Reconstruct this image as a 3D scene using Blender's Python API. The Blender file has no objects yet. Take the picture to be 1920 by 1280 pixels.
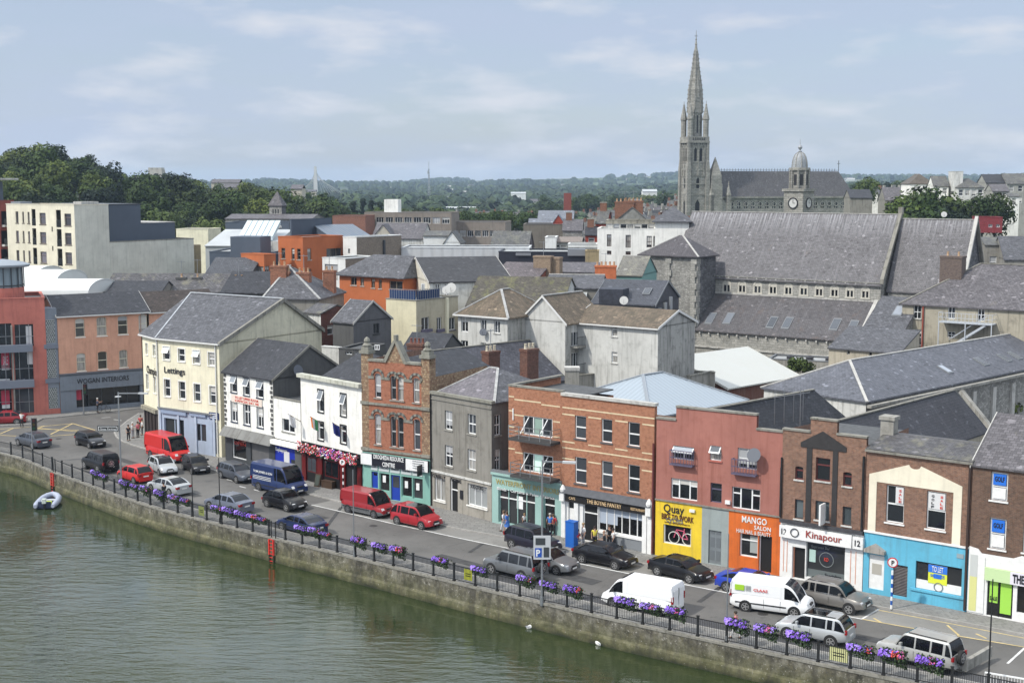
import bpy,math,random
from mathutils import Vector,Matrix
R=math.radians;rnd=random.Random(7)
S=bpy.context.scene;COL=S.collection
H=27.0;F=2500.0;PITCH=math.atan(297/2500.0);cp,sp=math.cos(PITCH),math.sin(PITCH)
# ---------- picture geometry: a pixel of the 1920x1280 photograph to a place in the world
FR={'p':(0,0,1),'z1':(0,480,2.6675),'z2':(240,520,2.6674),'z3':(560,600,3.2),'z4':(900,640,2.9086),'z5':(1200,720,2.7818),'z6':(1560,740,2.3694),
'b1':(0,240,4),'b2':(400,300,4),'b3':(800,330,4),'b4':(1180,380,4),'b5':(1500,300,2.9095),'b6':(1220,40,3.369),'b7':(560,540,4),'b8':(1000,560,3.4286),
'c1':(0,780,4.8),'c2':(340,820,4.8),'c3':(600,880,4.8),'c4':(860,930,4.8),'c5':(1100,1020,4.8),'c6':(1400,1040,3.692),'r1':(0,440,8),'r2':(240,600,8),
'r3':(1640,640,5.818),'r4':(1660,300,7.11),'r5':(1250,180,5.818),'r6':(0,640,6.736),'r7':(1040,340,7.385)}
def px(fr,x,y):
 o=FR[fr];return (o[0]+x/o[2],o[1]+y/o[2])
def ray(u,v):
 a=(u-960)/F;b=(640-v)/F
 return Vector((a,cp+b*sp,-sp+b*cp))
def G(u,v,z=0.12):
 d=ray(u,v);t=(z-H)/d.z
 return Vector((d.x*t,d.y*t,z))
def P(u,v,Y):
 d=ray(u,v);t=Y/d.y
 return Vector((d.x*t,Y,H+d.z*t))
def Zat(p,v):
 b=(640-v)/F;t=p[1]/(cp+b*sp);return H+t*(-sp+b*cp)
def proj(p):
 zc=p[1]*cp-(p[2]-H)*sp;yc=p[1]*sp+(p[2]-H)*cp
 return (960+F*p[0]/zc,640-F*yc/zc)
def along(A,d,u):
 # t so that A+t*d shows at column u
 k=(u-960)/F;zc0=A[1]*cp-(A[2]-H)*sp
 return (k*zc0-A[0])/(d[0]-k*d[1]*cp)
# ---------- materials
MATS={}
def nodes(name):
 m=bpy.data.materials.new(name);m.use_nodes=True;nt=m.node_tree;b=nt.nodes['Principled BSDF']
 return m,nt,b
def N(nt,t,**k):
 n=nt.nodes.new(t)
 for a,v in k.items():setattr(n,a,v)
 return n
def L(nt,a,b):nt.links.new(a,b)
def rgb(c):
 return (c[0],c[1],c[2],1.0)
def uvn(nt,sc=(1,1,1),obj=False):
 tc=N(nt,'ShaderNodeTexCoord');mp=N(nt,'ShaderNodeMapping');mp.inputs['Scale'].default_value=sc
 L(nt,tc.outputs['Object' if obj else 'UV'],mp.inputs['Vector']);return mp.outputs['Vector']
def noise(nt,vec,scale,detail=4,rough=.6):
 n=N(nt,'ShaderNodeTexNoise');n.inputs['Scale'].default_value=scale;n.inputs['Detail'].default_value=detail;n.inputs['Roughness'].default_value=rough
 L(nt,vec,n.inputs['Vector']);return n.outputs['Fac']
def ramp(nt,fac,stops):
 r=N(nt,'ShaderNodeValToRGB');e=r.color_ramp.elements
 e[0].position=stops[0][0];e[0].color=rgb(stops[0][1])if len(stops[0][1])==3 else stops[0][1]
 e[1].position=stops[-1][0];e[1].color=rgb(stops[-1][1])
 for p,c in stops[1:-1]:
  x=e.new(p);x.color=rgb(c)
 L(nt,fac,r.inputs['Fac']);return r.outputs['Color']
def mix(nt,a,b,fac,mode='MIX'):
 n=N(nt,'ShaderNodeMix');n.data_type='RGBA';n.blend_type=mode;n.clamp_factor=True
 for i,x in ((0,fac),(6,a),(7,b)):
  if isinstance(x,(int,float)):n.inputs[i].default_value=x
  elif isinstance(x,tuple):n.inputs[i].default_value=rgb(x)
  else:L(nt,x,n.inputs[i])
 return n.outputs[2]
def bump(nt,b,h,s=.3,d=.05):
 n=N(nt,'ShaderNodeBump');n.inputs['Strength'].default_value=s;n.inputs['Distance'].default_value=d
 L(nt,h,n.inputs['Height']);L(nt,n.outputs['Normal'],b.inputs['Normal'])
def g3(v):return (v,v,v)
def plain(name,c,rough=.6,metal=0,spec=.4,coat=0,var=0,vs=3,emit=0):
 if name in MATS:return MATS[name]
 m,nt,b=nodes(name);b.inputs['Roughness'].default_value=rough;b.inputs['Metallic'].default_value=metal
 b.inputs['Specular IOR Level'].default_value=spec;b.inputs['Coat Weight'].default_value=coat;b.inputs['Coat Roughness'].default_value=.05
 if var:
  f=noise(nt,uvn(nt,obj=True),vs);c2=tuple(x*(1-var)for x in c);c3=tuple(min(1,x*(1+var))for x in c)
  L(nt,ramp(nt,f,[(.3,c2),(.7,c3)]),b.inputs['Base Color'])
 else:b.inputs['Base Color'].default_value=rgb(c)
 MATS[name]=m;return m
def render(name,c,stain=.35,dirt=(.08,.075,.06),rough=.9,streak=1.0,patch=.12):
 """painted or cement render: blotches, rain streaks"""
 if name in MATS:return MATS[name]
 m,nt,b=nodes(name);b.inputs['Roughness'].default_value=rough;b.inputs['Specular IOR Level'].default_value=.2
 v=uvn(nt);f1=noise(nt,v,.35,5,.65);f2=noise(nt,v,6,3,.6)
 base=mix(nt,tuple(x*(1-patch)for x in c),tuple(min(1,x*(1+patch*.6))for x in c),ramp(nt,f1,[(.35,g3(0)),(.65,g3(1))]))
 vs=uvn(nt,(2.2,.16,1));f3=noise(nt,vs,1.3,4,.6)
 stain=min(.85,stain*1.35+.06);s=ramp(nt,f3,[(.50,g3(0)),(.72,g3(stain*streak))])
 base=mix(nt,base,dirt,s)
 f4=noise(nt,v,.9,6,.7);s2=ramp(nt,f4,[(.52,g3(0)),(.72,g3(stain*.85))])
 base=mix(nt,base,dirt,s2)
 base=mix(nt,base,tuple(x*.85 for x in c),ramp(nt,f2,[(.45,g3(0)),(.75,g3(.3))]))
 L(nt,base,b.inputs['Base Color']);bump(nt,b,f2,.15,.02);MATS[name]=m;return m
def bricks(name,c1,c2,mortar,bw=.225,rh=.075,ms=.01,blotch=(.1,.08,.06),amt=.35,bs=.25,rough=.9,mossy=None,big=.7):
 if name in MATS:return MATS[name]
 m,nt,b=nodes(name);b.inputs['Roughness'].default_value=rough;b.inputs['Specular IOR Level'].default_value=.25
 v=uvn(nt);t=N(nt,'ShaderNodeTexBrick');t.inputs['Scale'].default_value=1;t.inputs['Brick Width'].default_value=bw;t.inputs['Row Height'].default_value=rh
 t.inputs['Mortar Size'].default_value=ms;t.inputs['Mortar Smooth'].default_value=.1;t.inputs['Bias'].default_value=0
 t.inputs['Color1'].default_value=rgb(c1);t.inputs['Color2'].default_value=rgb(c2);t.inputs['Mortar'].default_value=rgb(mortar);L(nt,v,t.inputs['Vector'])
 f=noise(nt,v,big,6,.7);col=mix(nt,t.outputs['Color'],blotch,ramp(nt,f,[(.45,g3(0)),(.72,g3(amt))]))
 f5=noise(nt,v,4.5,3,.6);col=mix(nt,col,tuple(x*.35 for x in c2),ramp(nt,f5,[(.48,g3(.0)),(.70,g3(.55))]));col=mix(nt,col,tuple(min(1,x*1.5)for x in c1),ramp(nt,noise(nt,v,9,2,.5),[(.55,g3(0)),(.72,g3(.45))]))
 if mossy:
  f2=noise(nt,uvn(nt,(1,.5,1)),.8,6,.75);col=mix(nt,col,mossy[0],ramp(nt,f2,[(mossy[1],g3(0)),(mossy[1]+.18,g3(mossy[2]))]))
 L(nt,col,b.inputs['Base Color']);bump(nt,b,t.outputs['Fac'],-bs,.02);MATS[name]=m;return m
def slate(name,c,var=.25,moss=None,w=.34,h=.26,rough=.62):
 g_=sum(c)/3;c=tuple((x*.85+g_*.15)*.76*t for x,t in zip(c,(1.02,.985,.985)));a=tuple(x*(1-var)for x in c);d=tuple(x*(1+var)for x in c)
 if name in MATS:return MATS[name]
 m=bricks(name,a,d,tuple(x*.35 for x in c),w,h,.014,tuple(x*.55 for x in c),.55,.5,rough,moss,.4)
 nt=m.node_tree;b=nt.nodes['Principled BSDF'];old=b.inputs['Base Color'].links[0].from_socket
 vo=N(nt,'ShaderNodeTexVoronoi');vo.inputs['Scale'].default_value=1;L(nt,uvn(nt,(2.9,4.0,1)),vo.inputs['Vector']);se=N(nt,'ShaderNodeSeparateColor');L(nt,vo.outputs['Color'],se.inputs[0])
 col=mix(nt,old,tuple(min(1,x*2.2)for x in c),ramp(nt,se.outputs['Red'],[(.978,g3(0)),(.99,g3(.7))]));col=mix(nt,col,tuple(x*.4 for x in c),ramp(nt,se.outputs['Green'],[(.95,g3(0)),(.97,g3(.7))]))
 st=noise(nt,uvn(nt,(1.6,.1,1)),1.1,5,.65);col=mix(nt,col,tuple(min(1,x*1.7)for x in c),ramp(nt,st,[(.55,g3(0)),(.78,g3(.55))]));L(nt,col,b.inputs['Base Color']);return m
def stonem(name,c,sc=2.2,var=.35,mort=None):
 if name in MATS:return MATS[name]
 m,nt,b=nodes(name);b.inputs['Roughness'].default_value=.95;b.inputs['Specular IOR Level'].default_value=.15
 v=uvn(nt,(1,1.7,1));vo=N(nt,'ShaderNodeTexVoronoi');vo.inputs['Scale'].default_value=sc;L(nt,v,vo.inputs['Vector'])
 sep=N(nt,'ShaderNodeSeparateColor');L(nt,vo.outputs['Color'],sep.inputs['Color'])
 col=ramp(nt,sep.outputs['Red'],[(0,tuple(x*(1-var)for x in c)),(1,tuple(x*(1+var)for x in c))])
 v2=N(nt,'ShaderNodeTexVoronoi');v2.feature='DISTANCE_TO_EDGE';v2.inputs['Scale'].default_value=sc;L(nt,v,v2.inputs['Vector'])
 col=mix(nt,mort or tuple(x*.55 for x in c),col,ramp(nt,v2.outputs['Distance'],[(.0,g3(0)),(.07,g3(1))]))
 f=noise(nt,uvn(nt,(1,.4,1)),.5,6,.7);col=mix(nt,col,tuple(x*.45 for x in c),ramp(nt,f,[(.45,g3(0)),(.75,g3(.6))]))
 L(nt,col,b.inputs['Base Color']);bump(nt,b,v2.outputs['Distance'],.3,.05);MATS[name]=m;return m
def ribbed(name,c,pitch=.3,rough=.45,metal=0,stain=.3,dirt=(.3,.27,.22),axis=0,bs=.6):
 if name in MATS:return MATS[name]
 m,nt,b=nodes(name);b.inputs['Roughness'].default_value=rough;b.inputs['Metallic'].default_value=metal
 w=N(nt,'ShaderNodeTexWave');w.bands_direction='X' if axis==0 else 'Y';w.inputs['Scale'].default_value=1/pitch/6.283*2;L(nt,uvn(nt),w.inputs['Vector'])
 f=noise(nt,uvn(nt,(1,.25,1)),1.1,5,.65);col=mix(nt,c,dirt,ramp(nt,f,[(.4,g3(0)),(.8,g3(stain))]))
 col=mix(nt,col,tuple(x*.7 for x in c),ramp(nt,w.outputs['Fac'],[(.0,g3(.5)),(.35,g3(0))]))
 L(nt,col,b.inputs['Base Color']);bump(nt,b,w.outputs['Fac'],bs,.04);MATS[name]=m;return m
def glassm(name,c=(.015,.017,.02),rough=.06,curt=None,spec=.6):
 if name in MATS:return MATS[name]
 m,nt,b=nodes(name);b.inputs['Roughness'].default_value=rough;b.inputs['Specular IOR Level'].default_value=spec
 oi=N(nt,'ShaderNodeObjectInfo');
 col=ramp(nt,oi.outputs['Random'],[(0,tuple(x*.5 for x in c)),(.6,c),(1,tuple(x*3.2+.01 for x in c))])
 if curt:
  f=noise(nt,uvn(nt,(6,.3,1)),2,2,.5);col=mix(nt,col,curt,ramp(nt,f,[(.35,g3(.2)),(.6,g3(.85))]))
 L(nt,col,b.inputs['Base Color'])
 bp=noise(nt,uvn(nt,obj=True),1.4,1);bump(nt,b,bp,.05,.1);MATS[name]=m;return m
# ---------- mesh building
class MB:
 def __init__(s):s.v=[];s.f=[];s.m=[];s.mats=[]
 def mi(s,m):
  if m not in s.mats:s.mats.append(m)
  return s.mats.index(m)
 def poly(s,pts,m):
  n=len(s.v);s.v+=[tuple(p)for p in pts];s.f.append(list(range(n,n+len(pts))));s.m.append(s.mi(m));return s
 def hexa(s,b,t,m):
  # b, t: lower and upper ring of 4 points (counter-clockwise seen from above)
  n=len(s.v);s.v+=[tuple(p)for p in b]+[tuple(p)for p in t];k=len(b);i=s.mi(m)
  s.f.append([n+j for j in reversed(range(k))]);s.f.append([n+k+j for j in range(k)]);s.m+=[i,i]
  for j in range(k):
   j2=(j+1)%k;s.f.append([n+j,n+j2,n+k+j2,n+k+j]);s.m.append(i)
  return s
 def box(s,x0,y0,z0,x1,y1,z1,m):
  return s.hexa([(x0,y0,z0),(x1,y0,z0),(x1,y1,z0),(x0,y1,z0)],[(x0,y0,z1),(x1,y0,z1),(x1,y1,z1),(x0,y1,z1)],m)
 def slab(s,pts,th,m):
  pts=[Vector(p)for p in pts];n=(pts[1]-pts[0]).cross(pts[2]-pts[0])
  if n.z<0:pts=pts[::-1]
  return s.hexa([p-Vector((0,0,th))for p in pts],pts,m)
 def bar(s,p,q,w,m,h=None,up=(0,0,1)):
  p=Vector(p);q=Vector(q);d=(q-p).normalized();u=Vector(up)
  if abs(d.dot(u))>.98:u=Vector((1,0,0))
  a=d.cross(u).normalized()*w/2;b=a.cross(d).normalized()*(h or w)/2
  return s.hexa([p-a-b,p+a-b,q+a-b,q-a-b],[p-a+b,p+a+b,q+a+b,q-a+b],m)
 def cyl(s,p,q,r0,r1,n,m):
  p=Vector(p);q=Vector(q);d=(q-p).normalized();u=Vector((0,0,1))if abs(d.z)<.9 else Vector((1,0,0))
  a=d.cross(u).normalized();b=d.cross(a)
  c=[(math.cos(2*math.pi*i/n),math.sin(2*math.pi*i/n))for i in range(n)]
  return s.hexa([p+(a*x+b*y)*r0 for x,y in c],[q+(a*x+b*y)*max(r1,.001)for x,y in c],m)
 def lathe(s,o,prof,n,m,ph=0):
  o=Vector(o);i=s.mi(m);base=len(s.v)
  for r,z in prof:
   for k in range(n):
    t=ph+2*math.pi*k/n;s.v.append((o.x+r*math.cos(t),o.y+r*math.sin(t),o.z+z))
  for j in range(len(prof)-1):
   for k in range(n):
    k2=(k+1)%n;s.f.append([base+j*n+k,base+j*n+k2,base+(j+1)*n+k2,base+(j+1)*n+k]);s.m.append(i)
  s.f.append([base+k for k in reversed(range(n))]);s.m.append(i)
  s.f.append([base+(len(prof)-1)*n+k for k in range(n)]);s.m.append(i)
  return s
 def mesh(s,name,smooth=False,ang=35):
  me=bpy.data.meshes.new(name);me.from_pydata(s.v,[],s.f)
  for m in s.mats:me.materials.append(m)
  me.polygons.foreach_set('material_index',s.m)
  uv=me.uv_layers.new(name='UVMap');Z=Vector((0,0,1));dat=[0.0]*(2*len(me.loops));V=me.vertices
  for p in me.polygons:
   n=p.normal
   if abs(n.z)>.995:t=Vector((1,0,0));b=Vector((0,1,0))
   else:
    t=Z.cross(n).normalized();b=n.cross(t)
   for li,vi in zip(p.loop_indices,p.vertices):
    c=V[vi].co;dat[2*li]=c.dot(t);dat[2*li+1]=c.dot(b)
  uv.data.foreach_set('uv',dat)
  if smooth:
   me.polygons.foreach_set('use_smooth',[True]*len(me.polygons));me.set_sharp_from_angle(angle=R(ang))
  me.update();return me
 def build(s,name,parent=None,smooth=False,ang=35,loc=None,rot=None):
  o=bpy.data.objects.new(name,s.mesh(name,smooth,ang));COL.objects.link(o)
  if parent:o.parent=parent
  if loc is not None:o.location=loc
  if rot is not None:o.rotation_euler=(0,0,rot)
  return o
def tag(o,label,cat,group=None,kind=None):
 if label:o['label']=label
 if cat:o['category']=cat
 if group:o['group']=group
 if kind:o['kind']=kind
 return o
def empty(name,loc,rz=0,label=None,cat=None,group=None):
 o=bpy.data.objects.new(name,None);COL.objects.link(o);o.location=loc;o.rotation_euler=(0,0,rz);o.empty_display_size=.3
 return tag(o,label,cat,group)
def inst(name,me,parent=None,loc=(0,0,0),rz=0,sc=None):
 o=bpy.data.objects.new(name,me);COL.objects.link(o);o.parent=parent;o.location=loc;o.rotation_euler=(0,0,rz)
 if sc:o.scale=sc if isinstance(sc,tuple)else (sc,sc,sc)
 return o
def textmesh(txt,mat,ext=.015,bold=.0,sx=1,spacing=1):
 c=bpy.data.curves.new('lettering','FONT');c.body=txt;c.extrude=ext;c.size=1;c.offset=bold;c.space_character=spacing
 c.resolution_u=2
 o=bpy.data.objects.new('lettering',c);COL.objects.link(o);dg=bpy.context.evaluated_depsgraph_get()
 me=bpy.data.meshes.new_from_object(o.evaluated_get(dg));bpy.data.objects.remove(o);me.materials.clear();me.materials.append(mat);me.name='lettering'
 xs=[v.co.x for v in me.vertices];ys=[v.co.y for v in me.vertices]
 return me,(min(xs),max(xs),min(ys),max(ys))
# ---------- buildings
class Face:
 def __init__(s,bd,o,ux):
  s.bd=bd;s.o=Vector((o[0],o[1]));s.u=Vector((ux[0],ux[1])).normalized();s.n=Vector((-s.u.y,s.u.x));s.ops=[]
 def pt(s,a,d,z):
  p=s.o+s.u*a+s.n*d;return Vector((p.x,p.y,z))
 def px(s,fr,x,y,d=0):
  u,v=px(fr,x,y);r=s.bd.toloc_dir(ray(u,v));c=s.bd.toloc(Vector((0,0,H)))
  # (c + t r - o).n = d
  t=(d-((c.x-s.o.x)*s.n.x+(c.y-s.o.y)*s.n.y))/(r.x*s.n.x+r.y*s.n.y)
  q=c+r*t;return ((q.x-s.o.x)*s.u.x+(q.y-s.o.y)*s.u.y,q.z)
 def rect(s,fr,r,d=0):
  a,z1=s.px(fr,r[0],r[1],d);b,z0=s.px(fr,r[2],r[3],d);return (min(a,b),min(z0,z1),max(a,b),max(z0,z1))
 def bx(s,M,a0,a1,d0,d1,z0,z1,m):
  return M.hexa([s.pt(a0,d0,z0),s.pt(a1,d0,z0),s.pt(a1,d1,z0),s.pt(a0,d1,z0)],[s.pt(a0,d0,z1),s.pt(a1,d0,z1),s.pt(a1,d1,z1),s.pt(a0,d1,z1)],m)
 def wall(s,M,a0,z0,a1,z1,m,rev=None,dep=.14):
  eps=1e-4
  ops=[(max(o[0],a0),max(o[1],z0),min(o[2],a1),min(o[3],z1))for o in s.ops];ops=[o for o in ops if o[2]-o[0]>eps and o[3]-o[1]>eps]
  xs=sorted(set([a0,a1]+[o[0]for o in ops]+[o[2]for o in ops]));zs=sorted(set([z0,z1]+[o[1]for o in ops]+[o[3]for o in ops]))
  for j in range(len(zs)-1):
   run=None
   for i in range(len(xs)-1):
    cx=(xs[i]+xs[i+1])/2;cz=(zs[j]+zs[j+1])/2
    solid=not any(o[0]<cx<o[2]and o[1]<cz<o[3]for o in ops)
    if solid and run is None:run=xs[i]
    if run is not None and (not solid or i==len(xs)-2):
     e=xs[i+1]if solid else xs[i]
     M.poly([s.pt(run,0,zs[j]),s.pt(e,0,zs[j]),s.pt(e,0,zs[j+1]),s.pt(run,0,zs[j+1])],m);run=None
  r=rev or m
  for o in ops:
   A,B,C,D=[(o[0],o[1]),(o[2],o[1]),(o[2],o[3]),(o[0],o[3])]
   for p,q in ((A,B),(B,C),(C,D),(D,A)):
    if (p[1]==q[1]and p[1]in (z0,z1))or (p[0]==q[0]and p[0]in (a0,a1)):continue
    M.poly([s.pt(p[0],0,p[1]),s.pt(p[0],dep,p[1]),s.pt(q[0],dep,q[1]),s.pt(q[0],0,q[1])],r)
class Bd:
 def __init__(s,name,label,cat,A,B,group=None,z0=0.12):
  A=Vector((A[0],A[1]));B=Vector((B[0],B[1]));d=B-A;s.W=d.length;s.ang=math.atan2(d.y,d.x);s.z0=z0
  s.A=A;s.root=empty(name,(A.x,A.y,z0),s.ang,label,cat,group);s.ca,s.sa=math.cos(s.ang),math.sin(s.ang)
  s.front=Face(s,(0,0),(1,0));s.M=MB()
 def toloc(s,p):
  x,y=p[0]-s.A.x,p[1]-s.A.y;return Vector((x*s.ca+y*s.sa,-x*s.sa+y*s.ca,p[2]-s.z0))
 def toloc_dir(s,d):return Vector((d[0]*s.ca+d[1]*s.sa,-d[0]*s.sa+d[1]*s.ca,d[2]))
 def tow(s,p):return Vector((s.A.x+p[0]*s.ca-p[1]*s.sa,s.A.y+p[0]*s.sa+p[1]*s.ca,p[2]+s.z0))
 def right(s,x=None,y=0):return Face(s,(s.W if x is None else x,y),(0,1))
 def zpx(s,x,y,v):return Zat(s.tow((x,y,0)),v)-s.z0
 def apex(s,u,v,x=None,y0=0):
  # depth y at which plane x shows point (u,v)
  f=Face(s,(s.W if x is None else x,0),(0,1));return f.px('p',u,v)
 def depth(s,uC,z,x=None):
  w=s.tow((s.W if x is None else x,0,z));return along(w,(-s.sa,s.ca),uC)
 def walls(s,name='wall'):
  o=s.M.build(name,s.root);s.M=MB();return o
WF=lambda:plain('white upvc',(.75,.76,.75),.45,var=.06)
GLS=lambda:glassm('window glass')
GCU=lambda:glassm('curtained glass',(.06,.06,.06),.1,(.42,.41,.38))
def window(b,f,r,kind='sash',fm=None,gm=None,sill=None,dep=.18,cut=True,fw=.07,arch=0,wallm=None,label=None,surround=None,open_=False,name='window',sd=.08):
 a0,z0,a1,z1=r
 if cut:f.ops.append(r)
 gm_auto=gm is None;fm=fm or WF();gm=gm or (GCU()if rnd.random()<.25 else GLS())
 M=MB();d0=dep-.05;d1=dep+.01
 def bar(x0,x1,y0,y1,dd=0):f.bx(M,x0,x1,d0-dd,d1,y0,y1,fm)
 bar(a0,a0+fw,z0,z1);bar(a1-fw,a1,z0,z1);bar(a0+fw,a1-fw,z0,z0+fw);bar(a0+fw,a1-fw,z1-fw,z1)
 am,zm=(a0+a1)/2,(z0+z1)/2;h=z1-z0;t=.045
 I0,I1=a0+fw,a1-fw;J0,J1=z0+fw,z1-fw
 if kind=='sash':bar(I0,I1,zm-t,zm+t,.012)
 elif kind=='sash2':bar(I0,I1,zm-t,zm+t,.012);bar(am-.02,am+.02,J0,zm-t);bar(am-.02,am+.02,zm+t,J1)
 elif kind=='mull':bar(am-t,am+t,J0,J1,.012)
 elif kind=='cross':bar(I0,I1,z0+h*.62-t,z0+h*.62+t,.012);bar(am-t,am+t,J0,z0+h*.62-t);bar(am-t,am+t,z0+h*.62+t,J1)
 elif kind=='trans':bar(I0,I1,z0+h*.68-t,z0+h*.68+t,.012)
 elif kind.startswith('g'):  # grid gNM
  nx,nz=int(kind[1]),int(kind[2])
  for i in range(1,nx):x=a0+(a1-a0)*i/nx;bar(x-.03,x+.03,J0,J1,.006)
  for j in range(1,nz):z=z0+h*j/nz;f.bx(M,I0,I1,d0,d1-.005,z-.03,z+.03,fm)
 elif kind=='tri':
  for k in (.3,.7):
   x=a0+(a1-a0)*k;bar(x-t,x+t,J0,J1,.012)
  x=a0+(a1-a0)*.3;bar(I0,x-t,z0+h*.7-t,z0+h*.7+t);x=a0+(a1-a0)*.7;bar(x+t,I1,z0+h*.7-t,z0+h*.7+t)
 if surround:
  sm,sw=surround
  for q in ((a0-sw,a0,z0,z1),(a1,a1+sw,z0,z1),(a0-sw,a1+sw,z1,z1+sw)):f.bx(M,q[0],q[1],-.03,.02,q[2],q[3],sm)
 if arch:
  n=8;w=(a1-a0)/2;wm=wallm or fm
  for sg in (-1,1):
   pts=[f.pt(am+sg*w,-.004,z1)]+[f.pt(am+sg*w*math.cos(math.pi/2*i/n),-.004,z1-arch+arch*math.sin(math.pi/2*i/n))for i in range(n+1)]
   M.poly(pts if sg<0 else pts[::-1],wm)
 w=M.build(name,b.root)
 if label:w['label']=label
 p=MB();p.poly([f.pt(a0+.01,dep,z0+.01),f.pt(a1-.01,dep,z0+.01),f.pt(a1-.01,dep,z1-.01),f.pt(a0+.01,dep,z1-.01)],gm)
 p.build('pane',w)
 if gm_auto and z1-z0>1.0 and rnd.random()<.45:
  k=rnd.choice([.25,.35,.5,.8]);q=MB();bm_=plain('window blind %d'%rnd.randrange(3),rnd.choice([(.42,.40,.36),(.33,.34,.35),(.5,.49,.46)]),.9)
  f.bx(q,a0+fw,a1-fw,dep-.035,dep-.015,z1-fw-(z1-z0-2*fw)*k,z1-fw,bm_);q.build('blind',w)
 if open_:
  q=MB();zt=z1-fw;zb=z1-h*.45;o=.32
  for x0,x1 in ((a0+.03,a0+.1),(a1-.1,a1-.03)):q.hexa([f.pt(x0,-o,zb),f.pt(x1,-o,zb),f.pt(x1,-o+.05,zb),f.pt(x0,-o+.05,zb)],[f.pt(x0,0,zt),f.pt(x1,0,zt),f.pt(x1,.05,zt),f.pt(x0,.05,zt)],fm)
  q.hexa([f.pt(a0+.1,-o,zb),f.pt(a1-.1,-o,zb),f.pt(a1-.1,-o+.05,zb),f.pt(a0+.1,-o+.05,zb)],[f.pt(a0+.1,-o+.05,zb+.09),f.pt(a1-.1,-o+.05,zb+.09),f.pt(a1-.1,-o+.1,zb+.09),f.pt(a0+.1,-o+.1,zb+.09)],fm)
  q.poly([f.pt(a0+.08,-o+.03,zb+.03),f.pt(a1-.08,-o+.03,zb+.03),f.pt(a1-.08,.02,zt),f.pt(a0+.08,.02,zt)],glassm('open light glass',(.2,.22,.24),.05))
  q.build('open_sash',w)
 if sill:
  s=MB();f.bx(s,a0-.08,a1+.08,-sd,.05,z0-.1,z0-.003,sill);s.build('sill',w)
 return w
def wins(b,f,fr,rects,kind='sash',**k):
 for i,r in enumerate(rects):
  kk=dict(k);
  if len(r)>4:kk['open_']=True
  window(b,f,f.rect(fr,r),kind,**kk)
def part(b,name,fn,label=None,parent=None,smooth=False):
 M=MB();fn(M);o=M.build(name,parent or b.root,smooth)
 if label:o['label']=label
 return o
def fbox(b,name,f,r,d0,d1,m,parent=None):
 M=MB();f.bx(M,r[0],r[2],d0,d1,r[1],r[3],m);return M.build(name,parent or b.root)
def lettering(b,f,fr,r,txt,mat,d=-.04,bold=.0,parent=None,ext=.012,fill=True):
 """text filling the rectangle r (pixels, left-top / right-bottom of the words)"""
 a0,z1=f.px(fr,r[0],r[1],d);a1,z0=f.px(fr,r[2],r[3],d)
 if len(r)>4:z0=f.px(fr,r[0],r[4],d)[1];z1=f.px(fr,r[0],r[1],d)[1]
 return ltr(b,f,a0,z0,a1,z1,txt,mat,d,bold,parent,ext)
def ltr(b,f,a0,z0,a1,z1,txt,mat,d=-.04,bold=0,parent=None,ext=.012):
 me,bb=textmesh(txt,mat,ext,bold)
 o=bpy.data.objects.new('lettering',me);COL.objects.link(o);o.parent=parent or b.root
 sx=(a1-a0)/(bb[1]-bb[0]);sz=(z1-z0)/(bb[3]-bb[2])
 X=Vector((f.u.x,f.u.y,0));Y=Vector((0,0,1));Zv=X.cross(Y)
 p=f.pt(a0,d,z0)-X*bb[0]*sx-Y*bb[2]*sz
 o.matrix_local=Matrix(((X.x*sx,Y.x*sz,Zv.x,p.x),(X.y*sx,Y.y*sz,Zv.y,p.y),(X.z*sx,Y.z*sz,Zv.z,p.z),(0,0,0,1)))
 return o
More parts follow.
